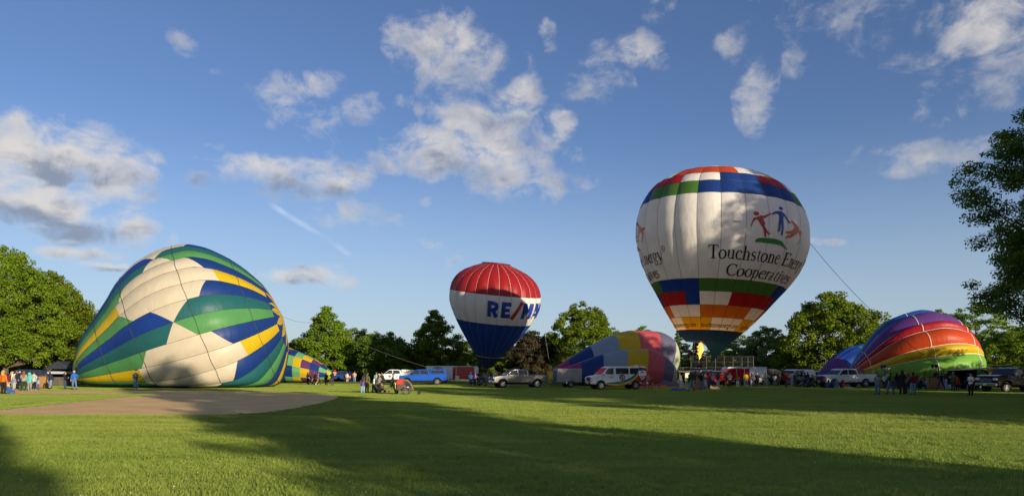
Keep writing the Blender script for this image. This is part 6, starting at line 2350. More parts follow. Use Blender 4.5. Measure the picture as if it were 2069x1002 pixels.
P(1470, 780.5, 768, 'small child in bright red coat before the red trailer', 'stand', 200, 'bright_red', 'black', 'short', 'brownhair', build='child')
P(1474.5, 782, 752, 'man in cream sweater with folded arms before the red trailer', 'crossed', -20, 'cream', 'charcoal', 'short', 'brownhair')
P(1490.5, 782.5, 757, 'woman in tan top and white trousers with light brown hair', 'hands_front', 175, 'tan', 'white', 'long', 'auburn', build='woman')
P(1507, 781.5, 752, 'man in bright yellow jacket and pale jeans', 'stand', 180, 'yellow', 'pale_denim', 'short', 'brownhair', build='big')
P(1519, 781, 755, 'woman in brown jacket and grey lilac trousers', 'hands_front', 190, 'brown', 'lilac', 'long', 'brownhair', build='woman')
P(1530, 781.5, 753, 'tall man dressed in black beside the white end of the trailer', 'crossed', 160, 'black', 'black', 'short', 'skin', build='big')
P(1535, 781.5, 760, 'child in pale grey top next to the tall man in black', 'stand', 180, 'light_grey', 'dark_navy', 'short', 'blackhair', build='child')
P(1547, 781.5, 753, 'man in green jacket and jeans before the wrapped car wheel', 'relaxed', 170, 'forest', 'denim', 'short', 'brownhair')
P(1555, 776, 752, 'person in pink shirt behind the green jacket', 'stand', 0, 'peach', 'grey', 'short', 'brownhair')
P(1565, 779.5, 755, 'woman in beige jacket and jeans', 'hands_front', 180, 'cream', 'denim', 'tail', 'blackhair', build='woman')
P(1572.5, 779, 753, 'man in camouflage jacket and trousers', 'pockets', 170, 'camo', 'camo', 'short', 'brownhair', build='big')
P(1588, 782, 753, 'person in red cap and maroon jacket with brown trousers', 'hands_front', 100, 'maroon', 'brown', 'short', 'brownhair', 'beanie', 'bright_red')
P(1592.5, 769.5, 757, 'toddler in orange held by the person in the red cap', 'sit', 120, 'orange', 'orange', 'short', 'brownhair', build='child', z=.95, dd=dist(782) - .15, height=.62)
P(1600, 780.5, 753, 'woman in pale blue outfit raising an arm to her eyes', 'photo', 200, 'sky', 'pale_denim', 'short', 'blond', build='woman', shoes='white')
P(1606.5, 780, 752, 'man in blue jacket with a brown rucksack', 'stand', 180, 'navy', 'charcoal', 'short', 'brownhair', extra=('backpack:brown',))
P(1619, 779, 751, 'person in black filming with a raised phone, left of a pair', 'photo', 180, 'black', 'black', 'long', 'blackhair', build='woman')
P(1626.5, 779.5, 753, 'person in dark brown beside the one filming', 'photo', 170, 'dark_brown', 'black', 'short', 'brownhair')
P(1641, 781, 756, 'dark haired woman in pale grey shirt right of the strollers', 'relaxed', -60, 'light_grey', 'charcoal', 'long', 'blackhair', build='woman')
P(1650.5, 780.5, 762, 'child in dark clothes before the white pickup grille', 'stand', 200, 'dark_navy', 'black', 'short', 'brownhair', build='child')
P(1674, 784.2, 768, 'child in blue jacket sitting on the grass by the white pickup wheel, left', 'sit', 190, 'blue', 'dark_denim', 'short', 'brownhair', build='child')
P(1684, 784.2, 767, 'boy in navy sitting on the grass between two blue jackets', 'sit', 180, 'dark_denim', 'dark_navy', 'short', 'brownhair', build='child')
P(1691, 784.5, 768, 'child in pale blue hooded top sitting on the grass by the white pickup door', 'sit', 170, 'denim', 'light_grey', None, hat='hood', hatc='light_denim', build='child')
P(1703, 784.2, 768, 'child in dark red hooded top sitting alone by the white pickup', 'sit', 160, 'maroon', 'maroon', None, hat='hood', hatc='maroon', build='child')
# before the rainbow balloon
P(1773, 797, 753, 'woman in grey sweatshirt and jeans with long black hair looking left', 'hands_front', -60, 'grey', 'denim', 'long', 'blackhair', build='woman')
P(1786, 784, 755, 'woman in white top behind the grey sweatshirt', 'hands_front', -150, 'white', 'charcoal', 'long', 'brownhair', build='woman')
P(1791.5, 785, 751, 'man in grey blue shirt and black cap', 'crossed', 30, 'pale_denim', 'dark_denim', 'short', 'brownhair', 'cap', 'black')
P(1799.5, 796.5, 752, 'person in olive jacket with rucksack and jeans, feet apart', 'wide', 200, 'dark_olive', 'denim', 'short', 'brownhair', build='big', extra=('backpack:olive',))
P(1811, 785, 753, 'woman in black jacket and jeans behind the olive rucksack', 'pockets', 190, 'black', 'dark_denim', 'long', 'blackhair', build='woman')
P(1818, 785, 754, 'person in dark brown coat behind the tall long haired woman', 'stand', 150, 'dark_brown', 'black', 'short', 'blond')
P(1823, 796.5, 747, 'tall woman in dark brown with very long dark hair', 'hands_front', 160, 'dark_brown', 'dark_brown', 'verylong', 'dark_brown', build='woman')
P(1830.5, 795.5, 751, 'man in tan jacket with fair hair next to the tall woman', 'pockets', -150, 'tan', 'dark_denim', 'short', 'blond')
P(1834.5, 785, 754, 'person in navy cap far behind the tan jacket', 'stand', 190, 'navy', 'navy', 'short', 'brownhair', 'cap', 'navy')
P(1845, 797, 752, 'person in maroon jacket and light jeans, hair in a dark bob', 'pockets', 180, 'maroon', 'light_denim', 'short', 'blackhair', build='big')
P(1853, 786, 757, 'girl in plaid shirt behind the maroon jacket', 'stand', 150, 'plaid', 'charcoal', 'long', 'brownhair', build='woman')
P(1859, 786, 753, 'man in khaki jacket and flat cap leaning on the wicker basket', 'stoop', 95, 'khaki', 'black', 'short', 'greyhair', 'cap', 'charcoal', build='big')
P(1870, 786, 766, 'child in light blue jacket at the basket side', 'stand', 60, 'sky', 'dark_navy', 'short', 'brownhair', build='child')
P(1901.5, 787, 752, 'man in navy shirt and grey jeans standing legs apart with hands on hips', 'wide', 180, 'navy', 'dark_denim', 'short', 'brownhair', 'cap', 'dark_navy')
P(1926, 789, 750, 'large man in grey camouflage jacket holding a tablet by the open trailer', 'hands_front', -80, 'camo', 'charcoal', 'short', 'brownhair', 'cap', 'charcoal', build='big')
P(1934.5, 788.5, 761, 'child in red top by the open trailer', 'stand', -40, 'bright_red', 'black', 'short', 'brownhair', build='child')
P(1955, 787.5, 754, 'person in navy inside the shade of the raised trailer lid', 'stand', 150, 'dark_navy', 'navy', 'short', 'brownhair')
P(1961.5, 799, 753, 'man in white T-shirt and black trousers looking at his phone', 'hands_front', -75, 'white', 'black', 'short', 'blackhair', arms='skin')
P(1969, 788.5, 757, 'child with red rucksack beside the white T-shirt', 'stand', 170, 'charcoal', 'navy', 'short', 'blackhair', build='child', extra=('backpack:red',))
P(1976, 788.5, 754, 'man in black hooded jacket and jeans beside the black pickup', 'pockets', -60, 'black', 'dark_denim', 'short', 'blackhair', 'cap', 'black')

MORE = [(1424, 779, 'charcoal', 'black', 'person in dark coat behind the basket and the red jacket', 'man'), (1436, 777, 'white', 'denim', 'person in white shirt glimpsed behind the red jacket', 'woman'), (1456.5, 777, 'maroon', 'charcoal', 'man in maroon behind the brown olive jacket', 'man'),
        (1482, 777, 'navy', 'denim', 'man in navy at the red trailer doors', 'man'), (1498.5, 778, 'charcoal', 'dark_navy', 'person in charcoal between the tan top and yellow jacket', 'woman'), (1513.5, 777, 'red', 'black', 'person in red behind the yellow jacket', 'man'), (1540.5, 777, 'maroon', 'denim', 'woman in dark red behind the child in pale grey top', 'woman'), (1559.5, 777, 'black', 'black', 'man in black at the wrapped car', 'man'), (1579, 777, 'grey', 'denim', 'woman in grey behind the camouflage man', 'woman'), (1613, 777, 'olive', 'black', 'man in olive behind the brown rucksack', 'man'), (1632, 777.5, 'navy', 'denim', 'person in navy behind the black hooded stroller', 'man'),
        (1780, 780, 'charcoal', 'dark_denim', 'man in charcoal before the left burner basket', 'man'), (1805, 781, 'navy', 'dark_denim', 'man in navy between the olive rucksack and black jacket', 'man'), (1826.5, 781, 'grey', 'black', 'woman in grey behind the tan jacket', 'woman'), (1840, 781, 'black', 'denim', 'man in black left of the maroon jacket', 'man'), (1849.5, 780, 'navy', 'black', 'tall man in navy behind the plaid shirt', 'man'), (1864, 780, 'charcoal', 'denim', 'man in charcoal behind the flat cap', 'man'), (1878, 781, 'black', 'dark_denim', 'woman in black at the near side of the right hand basket', 'woman'), (1912, 783, 'dark_brown', 'black', 'man in dark brown left of the open trailer', 'man'), (1945, 783, 'black', 'navy', 'man in black at the opening of the dark trailer', 'man')]
for px, ft, t_, b_, lb, bd in MORE:
    P(px, ft, rp.uniform(749.5, 753.5), lb, rp.choice(['stand', 'pockets', 'hands_front', 'photo', 'relaxed']), rp.uniform(120, 240), t_, b_, 'long' if bd == 'woman' else 'short', rp.choice(['brownhair', 'blackhair', 'blond', 'auburn']), build=bd)
# ------------------------------------------------------------------ baskets, burners and other gear
def wicker_material():
    m = bpy.data.materials.new('wicker')
    m.use_nodes = True
    t = NT(m.node_tree)
    b = m.node_tree.nodes['Principled BSDF']
    tcn = t.n('ShaderNodeTexCoord')
    co = tcn.outputs['Object']
    wv_ = t.n('ShaderNodeTexWave', ins={'Vector': co})
    wv_.bands_direction = 'Z'
    wv_.inputs['Scale'].default_value = 9
    wv_.inputs['Distortion'].default_value = 2.5
    c = t.mix(wv_.outputs[1], (.24, .12, .04, 1), (.56, .33, .13, 1))
    c = t.mix(t.ramp(t.noise(co, 6, 4, .6), .4, .7, 0, .5), c, (.36, .19, .07, 1))
    t.put(b.inputs['Base Color'], c)
    b.inputs['Roughness'].default_value = .7
    bp = t.n('ShaderNodeBump', ins={'Height': wv_.outputs[1]})
    bp.inputs['Strength'].default_value = .8
    bp.inputs['Distance'].default_value = .03
    t.put(b.inputs['Normal'], bp.outputs[0])
    return m

WICKER = wicker_material()
LEATHER = mat('brown_leather', (.09, .045, .02), .5)
def basket(label, px, d, rz, w_=1.25, l_=1.05, h=1.08, frame=True, group='wicker baskets'):
    root = thing('wicker_basket', label, 'basket', (X(px, d), d, 0), rz, group)
    n = 40
    vs, fs = [], []
    def ring(z, k, inset):
        out = []
        for i in range(n):
            a = 2 * math.pi * i / n
            e_ = .72
            c, s = math.cos(a), math.sin(a)
            out.append((math.copysign(abs(c)**e_, c) * (w_ / 2 * k - inset), math.copysign(abs(s)**e_, s) * (l_ / 2 * k - inset), z))
        return out
    rings = [ring(.05, .90, 0), ring(h * .35, 1.03, 0), ring(h * .7, 1.0, 0), ring(h, .97, 0), ring(h, .97, .06), ring(.12, .92, .06)]
    for r_ in rings:
        vs += r_
    for j in range(len(rings) - 1):
        for i in range(n):
            fs.append((j * n + i, j * n + (i + 1) % n, (j + 1) * n + (i + 1) % n, (j + 1) * n + i))
    fs.append(tuple((len(rings) - 1) * n + i for i in range(n)))
    MB().add(vs, fs).obj('woven_wall', WICKER, root, True)
    rim = [(p[0], p[1], h + .02) for p in ring(h, .98, .02)]
    MB().tube(rim, .045, 7, closed=True).obj('rim_padding', LEATHER, root, True)
    MB().tube([(p[0], p[1], .06) for p in ring(0, .96, 0)], .04, 6, closed=True).obj('base_skid', LEATHER, root, True)
    if frame:
        f = MB()
        for sx in (-1, 1):
            for sy in (-1, 1):
                f.tube([(sx * w_ * .46, sy * l_ * .44, h * .5), (sx * w_ * .44, sy * l_ * .42, h + .2), (sx * w_ * .36, sy * l_ * .34, 2.0)], .034, 6)
        f.obj('upright', BLACK, root)
        f = MB()
        c4 = [(-w_ * .37, -l_ * .35, 2.0), (w_ * .37, -l_ * .35, 2.0), (w_ * .37, l_ * .35, 2.0), (-w_ * .37, l_ * .35, 2.0)]
        f.tube(c4, .026, 6, closed=True)
        f.tube([(-w_ * .37, 0, 2.0), (w_ * .37, 0, 2.0)], .022, 6)
        f.obj('burner_frame', STEEL, root)
        for sx in (-1, 1):
            b_ = MB()
            b_.lathe([(.05, 2.02), (.09, 2.08), (.15, 2.16), (.155, 2.40), (.145, 2.40), (.13, 2.18)], (sx * .17, 0, 0), 'z', 14)
            bo = b_.obj('burner', BLACK, root, True)
            co_ = MB()
            for k in range(5):
                co_.tube([(sx * .17 + .125 * math.cos(R(a)), .125 * math.sin(R(a)), 2.2 + k * .036) for a in range(0, 360, 30)], .012, 5, closed=True)
            co_.obj('burner_coil', STEEL, bo)
        MB().tube([(.1, .1, 1.1), (.16, .12, 1.7), (.17, .05, 2.05)], .014, 5).obj('fuel_hose', BLACK, root)
    for sx in (-1, 1):
        MB().lathe([(.01, .12), (.12, .13), (.13, .2), (.13, .85), (.10, .93), (.04, .96)], (sx * w_ * .32, l_ * .28, 0), 'z', 12).obj('fuel_cylinder', STEEL, root, True)
    return root

bk1 = basket('wicker basket with black uprights under the burner flame of the tall balloon', 1413, 65, R(8), 1.35, 1.15, 1.1)
MB().box((.42, -.60, .62), (.34, .02, .55)).obj('side_pocket', mat('pale_canvas', (.45, .50, .56), .8), bk1)
basket('wicker basket with upright frame and burner, right of the crowd before the rainbow balloon', 1888, 67, R(-6), 1.55, 1.2, 1.12)
basket('wicker basket with lit chrome burner seen between heads at the left of the rainbow balloon', 1785, 72, R(10), 1.3, 1.1, 1.1)
lb = basket('wicker basket standing among the crowd at far left', 89, 68.5, R(5), 1.45, 1.0, 1.22, False)
rb_ = basket('wicker basket of the red white and blue balloon, hidden behind the grey pickup', 983, RD, R(0), 1.3, 1.1, 1.1)
P(1413, 770, 744, 'pilot in patterned red and teal top standing in the basket under the flame', 'reach', 0, 'plaid', 'charcoal', 'short', 'brownhair', z=.15, dd=65.0, height=1.72)
P(1891, 770, 751, 'pilot in black with glasses standing inside the burner framed basket', 'hands_front', 0, 'black', 'black', 'short', 'brownhair', z=.14, dd=67.0, height=1.70)

# the flame: burning gas, so it gives off light
def flame_material(name, hot, strength, dens):
    m = bpy.data.materials.new(name)
    m.use_nodes = True
    t = NT(m.node_tree)
    t.t.nodes.clear()
    out = t.n('ShaderNodeOutputMaterial')
    tcn = t.n('ShaderNodeTexCoord')
    co = tcn.outputs['Object']
    nz = t.noise(t.v('MULTIPLY', co, (3.2, 3.2, 1.9)), 1.7, 4, .65, 1.2)
    c = t.mix(t.ramp(nz, .36, .62), (1.0, .20, .01, 1), hot)
    em = t.n('ShaderNodeEmission', ins={0: c, 1: t.ramp(nz, .30, .60, strength * .35, strength)})
    tr = t.n('ShaderNodeBsdfTransparent')
    mx = t.n('ShaderNodeMixShader', ins={0: t.ramp(nz, dens, dens + .10), 1: tr.outputs[0], 2: em.outputs[0]})
    t.put(out.inputs[0], mx.outputs[0])
    return m

fl = thing('burner_flame', 'tall ragged yellow orange flame shooting from burner into the balloon mouth', 'flame', (BX, BD, 2.85))
rf_ = random.Random(8)
def flame_body(h, r0, seed, off=(0, 0)):
    ph = [random.Random(seed + i).uniform(0, 6.28) for i in range(6)]
    prof_ = ctrl([0, .08, .25, .5, .75, .92, 1], [.05, .32, .62, 1.0, .82, .50, .05])
    vs, fs = [], []
    n, m_ = 18, 30
    for j in range(m_ + 1):
        t = j / m_
        cx_ = .10 * math.sin(5 * t + ph[0]) * t + .22 * t + off[0]
        cy_ = .09 * math.sin(6 * t + ph[1]) * t + off[1]
        for i in range(n):
            a = 2 * math.pi * i / n
            r_ = r0 * prof_(t) * (1 + .34 * math.sin(3 * a + 13 * t + ph[2]) + .26 * math.sin(5 * a - 21 * t + ph[3]) + .22 * math.sin(2 * a + 31 * t + ph[4]))
            vs.append((cx_ + r_ * math.cos(a), cy_ + r_ * math.sin(a), t * h + .05 * math.sin(4 * a + ph[5]) * t))
    for j in range(m_):
        for i in range(n):
            fs.append((j * n + i, j * n + (i + 1) % n, (j + 1) * n + (i + 1) % n, (j + 1) * n + i))
    return MB().add(vs, fs)
flame_body(1.65, .22, 1).obj('flame_outer', flame_material('flame_orange', (1.0, .42, .03, 1), 1.0, .47), fl, True)
flame_body(1.35, .13, 5, (.02, 0)).obj('flame_core', flame_material('flame_yellow', (1.0, .58, .10, 1), 1.7, .42), fl, True)

gl = bpy.data.lights.new('flame_light', 'POINT')
gl.energy = 240
gl.color = (1.0, .48, .13)
gl.shadow_soft_size = .35
glo = bpy.data.objects.new('flame_light', gl)
COL.objects.link(glo)
glo.parent = fl
glo.location = (.35, 0, 2.7)

# ---------------- backstop fence
bs = thing('backstop_fence', 'tall chain link backstop fence with grey posts behind the basket', 'fence', (X(1458, 104), 104, 0))
GALV = mat('galvanised_post', (.085, .085, .082), .7, .1, var=.2)
BX0, BX1 = X(1395, 104) - X(1458, 104), X(1524, 104) - X(1458, 104)
post_px = [1396, 1412, 1427.5, 1445.5, 1463, 1481, 1499, 1511, 1522]
HB = Z(720, 104)
for px in post_px:
    x = X(px, 104) - X(1458, 104)
    MB().tube([(x, 0, 0), (x, 0, HB)], .042, 7).obj('post', GALV, bs)
for z_ in (.15, Z(742, 104), Z(730.5, 104), HB):
    MB().tube([(BX0, 0, z_), (BX1, 0, z_)], .02, 6).obj('rail', GALV, bs)
m_ = MB()
st = .13
wd_ = BX1 - BX0
def wire(m, p, q, r=.0012):
    d = Vector(q) - Vector(p)
    nrm = Vector((-d.z, 0, d.x)).normalized() * r
    m.add([Vector(p) - nrm, Vector(p) + nrm, Vector(q) + nrm, Vector(q) - nrm], [(0, 1, 2, 3)])
k = -int(HB / st) - 1
while k * st < wd_:
    for sg in (1, -1):
        x0, z0, x1, z1 = k * st, 0.0, k * st + HB, HB
        if x0 < 0:
            z0, x0 = -k * st, 0
        if x1 > wd_:
            z1, x1 = HB - (x1 - wd_), wd_
        if z1 > z0:
            if sg > 0:
                wire(m_, (BX0 + x0, .05, z0), (BX0 + x1, .05, z1))
            else:
                wire(m_, (BX1 - x0, .06, z0), (BX1 - x1, .06, z1))
    k += 1
o = m_.obj('chain_link_mesh', GALV, bs)
o['kind'] = 'stuff'
sf = thing('low_fence', 'low chain link fence running right from the backstop', 'fence', (X(1530, 104.4), 104.4, 0))
for i in range(6):
    MB().tube([(i * 2.1, 0, 0), (i * 2.1, 0, 2.6 if i else 1.3)] if i == 4 else [(i * 2.1, 0, 0), (i * 2.1, 0, 1.5)], .045, 6).obj('post', GALV, sf)
MB().tube([(0, 0, 1.48), (10.5, 0, 1.48)], .03, 6).obj('rail', GALV, sf)
MB().tube([(5 * 2.1, 0, 0), (5 * 2.1, 0, 5.6)], .07, 6).obj('post', GALV, sf)
lf = thing('low_fence', 'low rail fence left of the backstop above the slack pink cloth', 'fence', (X(1368, 104.2), 104.2, 0))
for i in range(3):
    MB().tube([(i * 1.0, 0, 0), (i * 1.0, 0, 2.3)], .045, 6).obj('post', GALV, lf)
MB().tube([(-.4, 0, 2.28), (2.2, 0, 2.28)], .03, 6).obj('rail', GALV, lf)

# ---------------- dugouts
def dugout(label, px, d, w_, h, dp, wall, fascia, rz=0.0, board=False):
    root = thing('dugout', label, 'dugout', (X(px, d), d, 0), rz)
    MB().box((0, dp / 2, h / 2), (w_, .12, h)).obj('back_wall', wall, root)
    for s in (-1, 1):
        MB().box((s * (w_ / 2 - .06), 0, h / 2), (.12, dp - .02, h - .01)).obj('side_wall', wall, root)
    MB().box((0, -dp / 2 + .4, h * .36), (w_ * .92, .06, h * .72)).obj('front_screen', wall, root)
    MB().box((0, -.05, h + .11), (w_ + .5, dp + .8, .24), ch=.02).obj('roof_fascia', fascia, root)
    if board:
        MB().box((w_ * .12, -dp / 2 - .08, h * .72), (w_ * .42, .03, h * .46)).obj('notice_board', mat('board_cream', (.62, .58, .46), .6), root)
    MB().box((0, .3, .45), (w_ * .8, .35, .06)).obj('bench', mat('bench_wood', (.16, .12, .08), .8), root)
    return root
DWALL = mat('dugout_wall', (.085, .080, .060), .8, var=.3, vscale=2)
dg1 = dugout('dark walled dugout with pale fascia at the mouth of the patterned balloon', 126, 80, 2.45, 1.42, 2.0, DWALL, mat('fascia_pale', (.42, .44, .50), .5))
rf = thing('park_shelter', 'dark gabled shelter roof rising behind the dugout', 'shelter', (X(133, 84), 84, 0))
for sx in (-1, 1):
    for sy in (-1, 1):
        MB().box((sx * 1.3, sy * 1.1, 1.0), (.14, .14, 2.0)).obj('post', DWALL, rf)
g = MB()
g.prism([(-1.75, 1.98), (1.75, 1.98), (1.72, 2.06), (0, 2.95), (-1.72, 2.06)], 1.5, .03)
g.obj('gable_roof', mat('roof_dark_blue', (.022, .03, .05), .7, var=.3), rf)
dugout('small open dugout with cream notice board between pastel balloon and backstop', 1384, 98, 1.95, 1.55, 1.4, DWALL, GALV, 0, True)

# ---------------- odds and ends in the background
ob = thing('dump_bin', 'orange steel bin with yellow lid standing behind the raised phones', 'bin', (X(1640, 100), 100, 0))
MB().prism([(-.55, .15), (.55, .15), (.66, 2.0), (-.66, 2.0)], .5, .03).obj('bin_body', mat('bin_orange', (.42, .13, .02), .5, var=.2), ob)
MB().box((0, 0, 1.25), (1.36, 1.12, .10), ch=.02).obj('yellow_band', VSTRIPE[2][1], ob)
wt = thing('water_tank', 'white ribbed water tank behind the blue teal balloon', 'tank', (X(1664, 102), 102, 0))
MB().lathe([(.55, .05), (.62, .12), (.62, .6), (.59, .64), (.62, .68), (.62, 1.2), (.59, 1.24), (.62, 1.28), (.62, 1.95), (.5, 2.12), (.16, 2.2), (.16, 2.28), (.0, 2.28)], (0, 0, 0), 'z', 20).obj('tank_shell', mat('tank_white', (.52, .52, .50), .5, var=.1), wt, True)

# inflation fan at the mouth of the rainbow balloon
def fan(label, px, d, rz, r=.72):
    root = thing('inflation_fan', label, 'fan', (X(px, d), d, 0), rz, 'inflation fans')
    cz = r + .75
    m_ = MB()
    m_.tube([(r * math.cos(R(a)), 0, cz + r * math.sin(R(a))) for a in range(0, 360, 15)], .035, 6, closed=True)
    m_.tube([(r * math.cos(R(a)), .28, cz + r * math.sin(R(a))) for a in range(0, 360, 15)], .035, 6, closed=True)
    m_.obj('guard_ring', mat('fan_red', (.30, .02, .02), .5), root)
    m_ = MB()
    for rr in (.25, .5, .75):
        m_.tube([(rr * r * math.cos(R(a)), -.02, cz + rr * r * math.sin(R(a))) for a in range(0, 360, 20)], .008, 4, closed=True)
    for a in range(0, 360, 30):
        m_.tube([(0, -.02, cz), (r * math.cos(R(a)), -.02, cz + r * math.sin(R(a)))], .007, 4)
    m_.obj('wire_guard', STEEL, root)
    for a in (0, 90, 180, 270):
        c, s = math.cos(R(a + 20)), math.sin(R(a + 20))
        vs = []
        for q, tw in ((.08, .10), (.5, .07), (.92, .03)):
            for s2 in (-1, 1):
                vs.append((q * r * c - s2 * .10 * s, .14 + s2 * tw, cz + q * r * s + s2 * .10 * c))
        MB().add(vs, [(0, 1, 3, 2), (2, 3, 5, 4)]).obj('blade', mat('fan_blue', (.03, .05, .25), .5), root)
    MB().box((0, .25, .5), (.4, .35, .3), ch=.03).obj('engine', BLACK, root)
    m_ = MB()
    for sx in (-1, 1):
        m_.tube([(sx * .45, -.2, .02), (sx * .3, .14, cz - r * .8), (sx * .45, .5, .02)], .025, 5)
    m_.obj('stand', STEEL, root)
fan('round inflation fan with red ring and blue blades behind the white pickup bed', 1729, 76.5, R(-50), .80)

# ---------------- prams, cart, chairs
PRAM_BLACK = mat('pram_black', (.016, .016, .018), .8)
def small_wheel(m, c, r, w_=.05):
    m.lathe([(.01, -w_ / 2), (r * .5, -w_ / 2), (r, -w_ * .3), (r, w_ * .3), (r * .5, w_ / 2), (.01, w_ / 2)], c, 'y', 14)

def stroller(label, px, foot, rz, hood, body, d=None):
    d = d or dist(foot)
    root = thing('stroller', label, 'stroller', (X(px, d), d, 0), R(rz), 'prams and strollers')
    f = MB()
    for s in (-1, 1):
        f.tube([(-.42, s * .26, .12), (.05, s * .26, .55), (.42, s * .26, .98), (.50, s * .26, 1.02)], .016, 6)
        f.tube([(.36, s * .28, .14), (.05, s * .26, .55), (-.1, s * .26, .62)], .016, 6)
    f.tube([(.50, -.26, 1.02), (.50, .26, 1.02)], .02, 6)
    f.obj('frame', STEEL, root)
    for x, r in ((-.42, .11), (.36, .14)):
        for s in (-1, 1):
            m_ = MB(); small_wheel(m_, (x, s * .29, r), r); m_.obj('wheel', TYRE, root)
    MB().prism([(-.30, .42), (.05, .40), (.22, .82), (.16, .86), (-.02, .52), (-.30, .50)], .22, .02).obj('seat', body, root)
    h_ = MB()
    h_.prism([(.24, .78)] + [(.02 + .32 * math.cos(R(a)), .80 + .30 * math.sin(R(a))) for a in range(20, 190, 17)] + [(-.10, .82)], .24, .03)
    h_.obj('hood', hood, root)
    MB().box((.08, 0, .26), (.42, .36, .18), ch=.03).obj('basket_bag', PRAM_BLACK, root)
    return root
stroller('light brown stroller with dark hood behind the grey sweatered woman', 772, 792.5, 160, PRAM_BLACK, mat('pram_tan', (.26, .17, .12), .8))
stroller('dark stroller with silver frame in front of the red trailer', 974, 779, 170, PRAM_BLACK, PRAM_BLACK)
stroller('dark grey stroller with white frame before the utility truck, left one', 1621, 782, 175, mat('pram_grey', (.10, .12, .15), .8), PRAM_BLACK)
stroller('black stroller with broad hood beside the woman in pale grey shirt', 1636, 782, 20, PRAM_BLACK, PRAM_BLACK)
stroller('small stroller with orange blanket between the black waistcoat and the plaid dress', 630, 776.5, 10, PRAM_BLACK, mat('pram_orange', (.45, .16, .03), .8))

d_ = dist(796.5)
bt = thing('bicycle_trailer', 'brown and red child bicycle trailer with black mesh window being pushed', 'trailer', (X(820, d_), d_, 0), R(2))
shell_ = MB().prism([(-.62, .30), (.45, .26), (.60, .36), (.36, .86), (.12, 1.06), (-.30, 1.10), (-.60, .98), (-.66, .6)], .36, .05)
shell_.obj('cabin', mat('trailer_brown', (.085, .060, .048), .8, var=.2), bt)
MB().prism([(-.70, .74), (-.20, .74), (-.14, 1.12), (-.40, 1.17), (-.66, 1.05)], .375, .04).obj('red_cover', mat('cover_red', (.50, .03, .015), .7), bt)
MB().prism([(.02, .60), (.40, .50), (.33, .80), (.10, .97), (-.02, .90)], .368, .004).obj('mesh_window', PRAM_BLACK, bt)
MB().tube([(.60, -.372, .34), (.40, -.372, .84), (.14, -.372, 1.06), (-.1, -.372, 1.1)], .022, 5).obj('piping', mat('piping_tan', (.42, .28, .16), .7), bt)
for s in (-1, 1):
    w_ = MB()
    w_.tube([(.27 * math.cos(R(a)), 0, .27 * math.sin(R(a))) for a in range(0, 360, 18)], .024, 6, closed=True)
    wo_ = w_.obj('wheel', TYRE, bt, False, (.02, s * .46, .28))
    sp_ = MB()
    for a in range(0, 180, 20):
        sp_.tube([(.25 * math.cos(R(a)), 0, .25 * math.sin(R(a))), (-.25 * math.cos(R(a)), 0, -.25 * math.sin(R(a)))], .006, 4)
    sp_.obj('spokes', STEEL, wo_)
m_ = MB(); small_wheel(m_, (.98, 0, .13), .13, .05); m_.obj('front_wheel', TYRE, bt)
MB().tube([(.45, 0, .30), (.98, 0, .16)], .022, 6).obj('front_arm', STEEL, bt)
m_ = MB()
for s in (-1, 1):
    m_.tube([(-.60, s * .30, .95), (-1.0, s * .26, 1.06)], .018, 6)
m_.tube([(-1.0, -.26, 1.06), (-1.0, .26, 1.06)], .02, 6)
m_.obj('push_bar', BLACK, bt)
MB().box((.1, -.40, .55), (.36, .03, .06)).obj('reflector_strip', PLATE, bt)

d_ = dist(793.5)
ct = thing('shopping_cart', 'upright black wheeled bag with a rolled cream mat in it', 'cart', (X(756.5, d_), d_, 0), R(10))
MB().box((0, 0, .46), (.38, .28, .52), ch=.05).obj('bag', PRAM_BLACK, ct)
MB().tube([(-.05, .05, .5), (-.02, .06, 1.12)], .07, 8).obj('rolled_mat', mat('mat_cream', (.62, .58, .50), .8), ct)
for s in (-1, 1):
    m_ = MB(); small_wheel(m_, (s * .16, .0, .10), .10); m_.obj('wheel', TYRE, ct)
MB().tube([(.16, .12, .3), (.20, .14, 1.0), (-.12, .14, 1.0), (-.16, .12, .3)], .012, 5).obj('handle', STEEL, ct)

def camp_chair(label, px, foot, rz, c_, dd=None):
    d = dd or dist(foot)
    root = thing('camp_chair', label, 'chair', (X(px, d), d, 0), R(rz))
    m_ = MB()
    for sx in (-1, 1):
        m_.tube([(sx * .30, -.26, .02), (-sx * .27, -.24, .46)], .014, 5)
        m_.tube([(sx * .30, .26, .02), (-sx * .27, .24, .46)], .014, 5)
        m_.tube([(sx * .30, .26, .02), (sx * .30, .30, .95)], .014, 5)
        m_.tube([(sx * .30, -.26, .40), (sx * .30, -.26, .66), (sx * .30, .26, .66)], .014, 5)
    m_.obj('frame', STEEL, root)
    MB().prism([(-.26, .46), (.26, .42), (.30, .95), (.28, .96), (.23, .46), (-.26, .48)], .29, 0).obj('seat_sling', c_, root).rotation_euler = (0, 0, R(90))
    return root
camp_chair('teal camp chair with someone in it before the aluminium trailer', 1151, 781.5, 200 - 180 + 180, mat('chair_teal', (.02, .09, .12), .8))
camp_chair('folded out black camp chair right of the teal one', 1160, 782, 170, PRAM_BLACK)

# trolley table with blue bits behind van tail
tb = thing('tow_bar_step', 'black trailer hitch carrier sticking out behind the painted van', 'hitch', (X(1318, 66.2), 66.2, 0), R(14))
MB().box((0, 0, .36), (1.7, .5, .05), ch=.01).obj('platform', BLACK, tb)
MB().tube([(-.8, 0, .30), (-1.3, 0, .42)], .05, 6).obj('tow_bar', BLACK, tb)
for s in (-1, 1):
    MB().box((s * .7, .0, .17), (.06, .4, .34)).obj('leg', STEEL, tb)

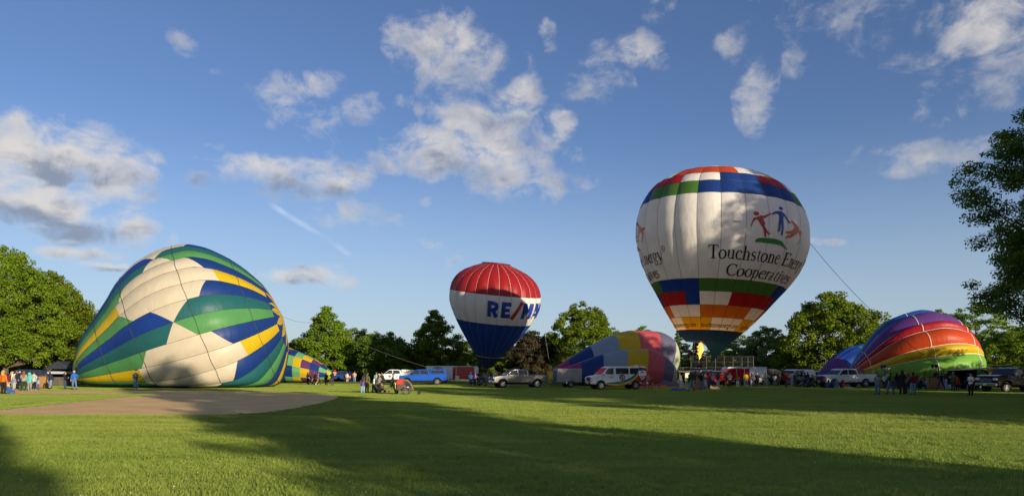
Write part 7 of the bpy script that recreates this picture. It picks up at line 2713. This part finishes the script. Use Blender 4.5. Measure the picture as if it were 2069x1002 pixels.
# blue tarpaulin and cloth on the grass below the tall balloon
tg = cloth_heap('tarpaulin', X(1372, 60.5), 60.5, .75, .16, .30, mat('tarp_blue', (.015, .05, .24), .5, var=.2), None, 12, R(6))
tag(tg, 'blue tarpaulin lying rumpled on the grass left of the basket', 'tarpaulin')
tg = cloth_heap('canvas_bag', X(1442, 65.5), 65.5, .55, .35, .28, mat('canvas_cream', (.55, .52, .46), .8), None, 14)
tag(tg, 'pale canvas heap on the grass at the right of the basket', 'bag')
tg = cloth_heap('tarpaulin', X(1908, 69), 69, .9, .5, 1.0, CLOTH['pale_blue'], None, 15)
tag(tg, 'pale blue cloth bulging out beside the right hand basket', 'cloth')
tg = cloth_heap('blanket', X(1700, 71), 70.3, .9, .4, .12, mat('blanket_grey', (.38, .38, .40), .8), None, 16)
tag(tg, 'grey blanket spread by the children at the white pickup', 'blanket')

# phones, cameras in hands
def held(name, label, px, foot, z, off, size, mt, face):
    d = dist(foot)
    a = R(face)
    o = MB().box((0, 0, 0), size, ch=.004).obj(name, mt, None, False, (X(px, d) + off * math.sin(a), d - off * math.cos(a), z))
    o.rotation_euler = (R(15), 0, a)
    tag(o, label, name.replace('_', ' '))
    return o
cmr = thing('camera', 'black camera held by the photographer at the yellow panel', 'camera', (X(274.5, dist(788)) + .36, dist(788) - .12, 1.22), R(70))
MB().box((0, 0, 0), (.14, .07, .10), ch=.012).obj('camera_body', BLACK, cmr)
MB().lathe([(.0, -.16), (.036, -.16), (.038, -.03), (.03, -.03)], (0, 0, 0), 'y', 12).obj('lens', BLACK, cmr)
held('phone', 'dark phone held by the man in the white T-shirt', 1961.5, 799, 1.22, .33, (.08, .012, .16), BLACK, -75)
held('tablet', 'grey tablet held by the large man at the open trailer', 1926, 789, 1.20, .36, (.24, .014, .17), STEEL, -80)
held('phone', 'phone held up by the woman in white at far left', 25, 784, 1.50, .40, (.08, .012, .15), BLACK, 150)
held('phone', 'phone in the hands of the woman in grey sweatshirt', 1773, 797, 1.18, .33, (.08, .012, .15), BLACK, -60)
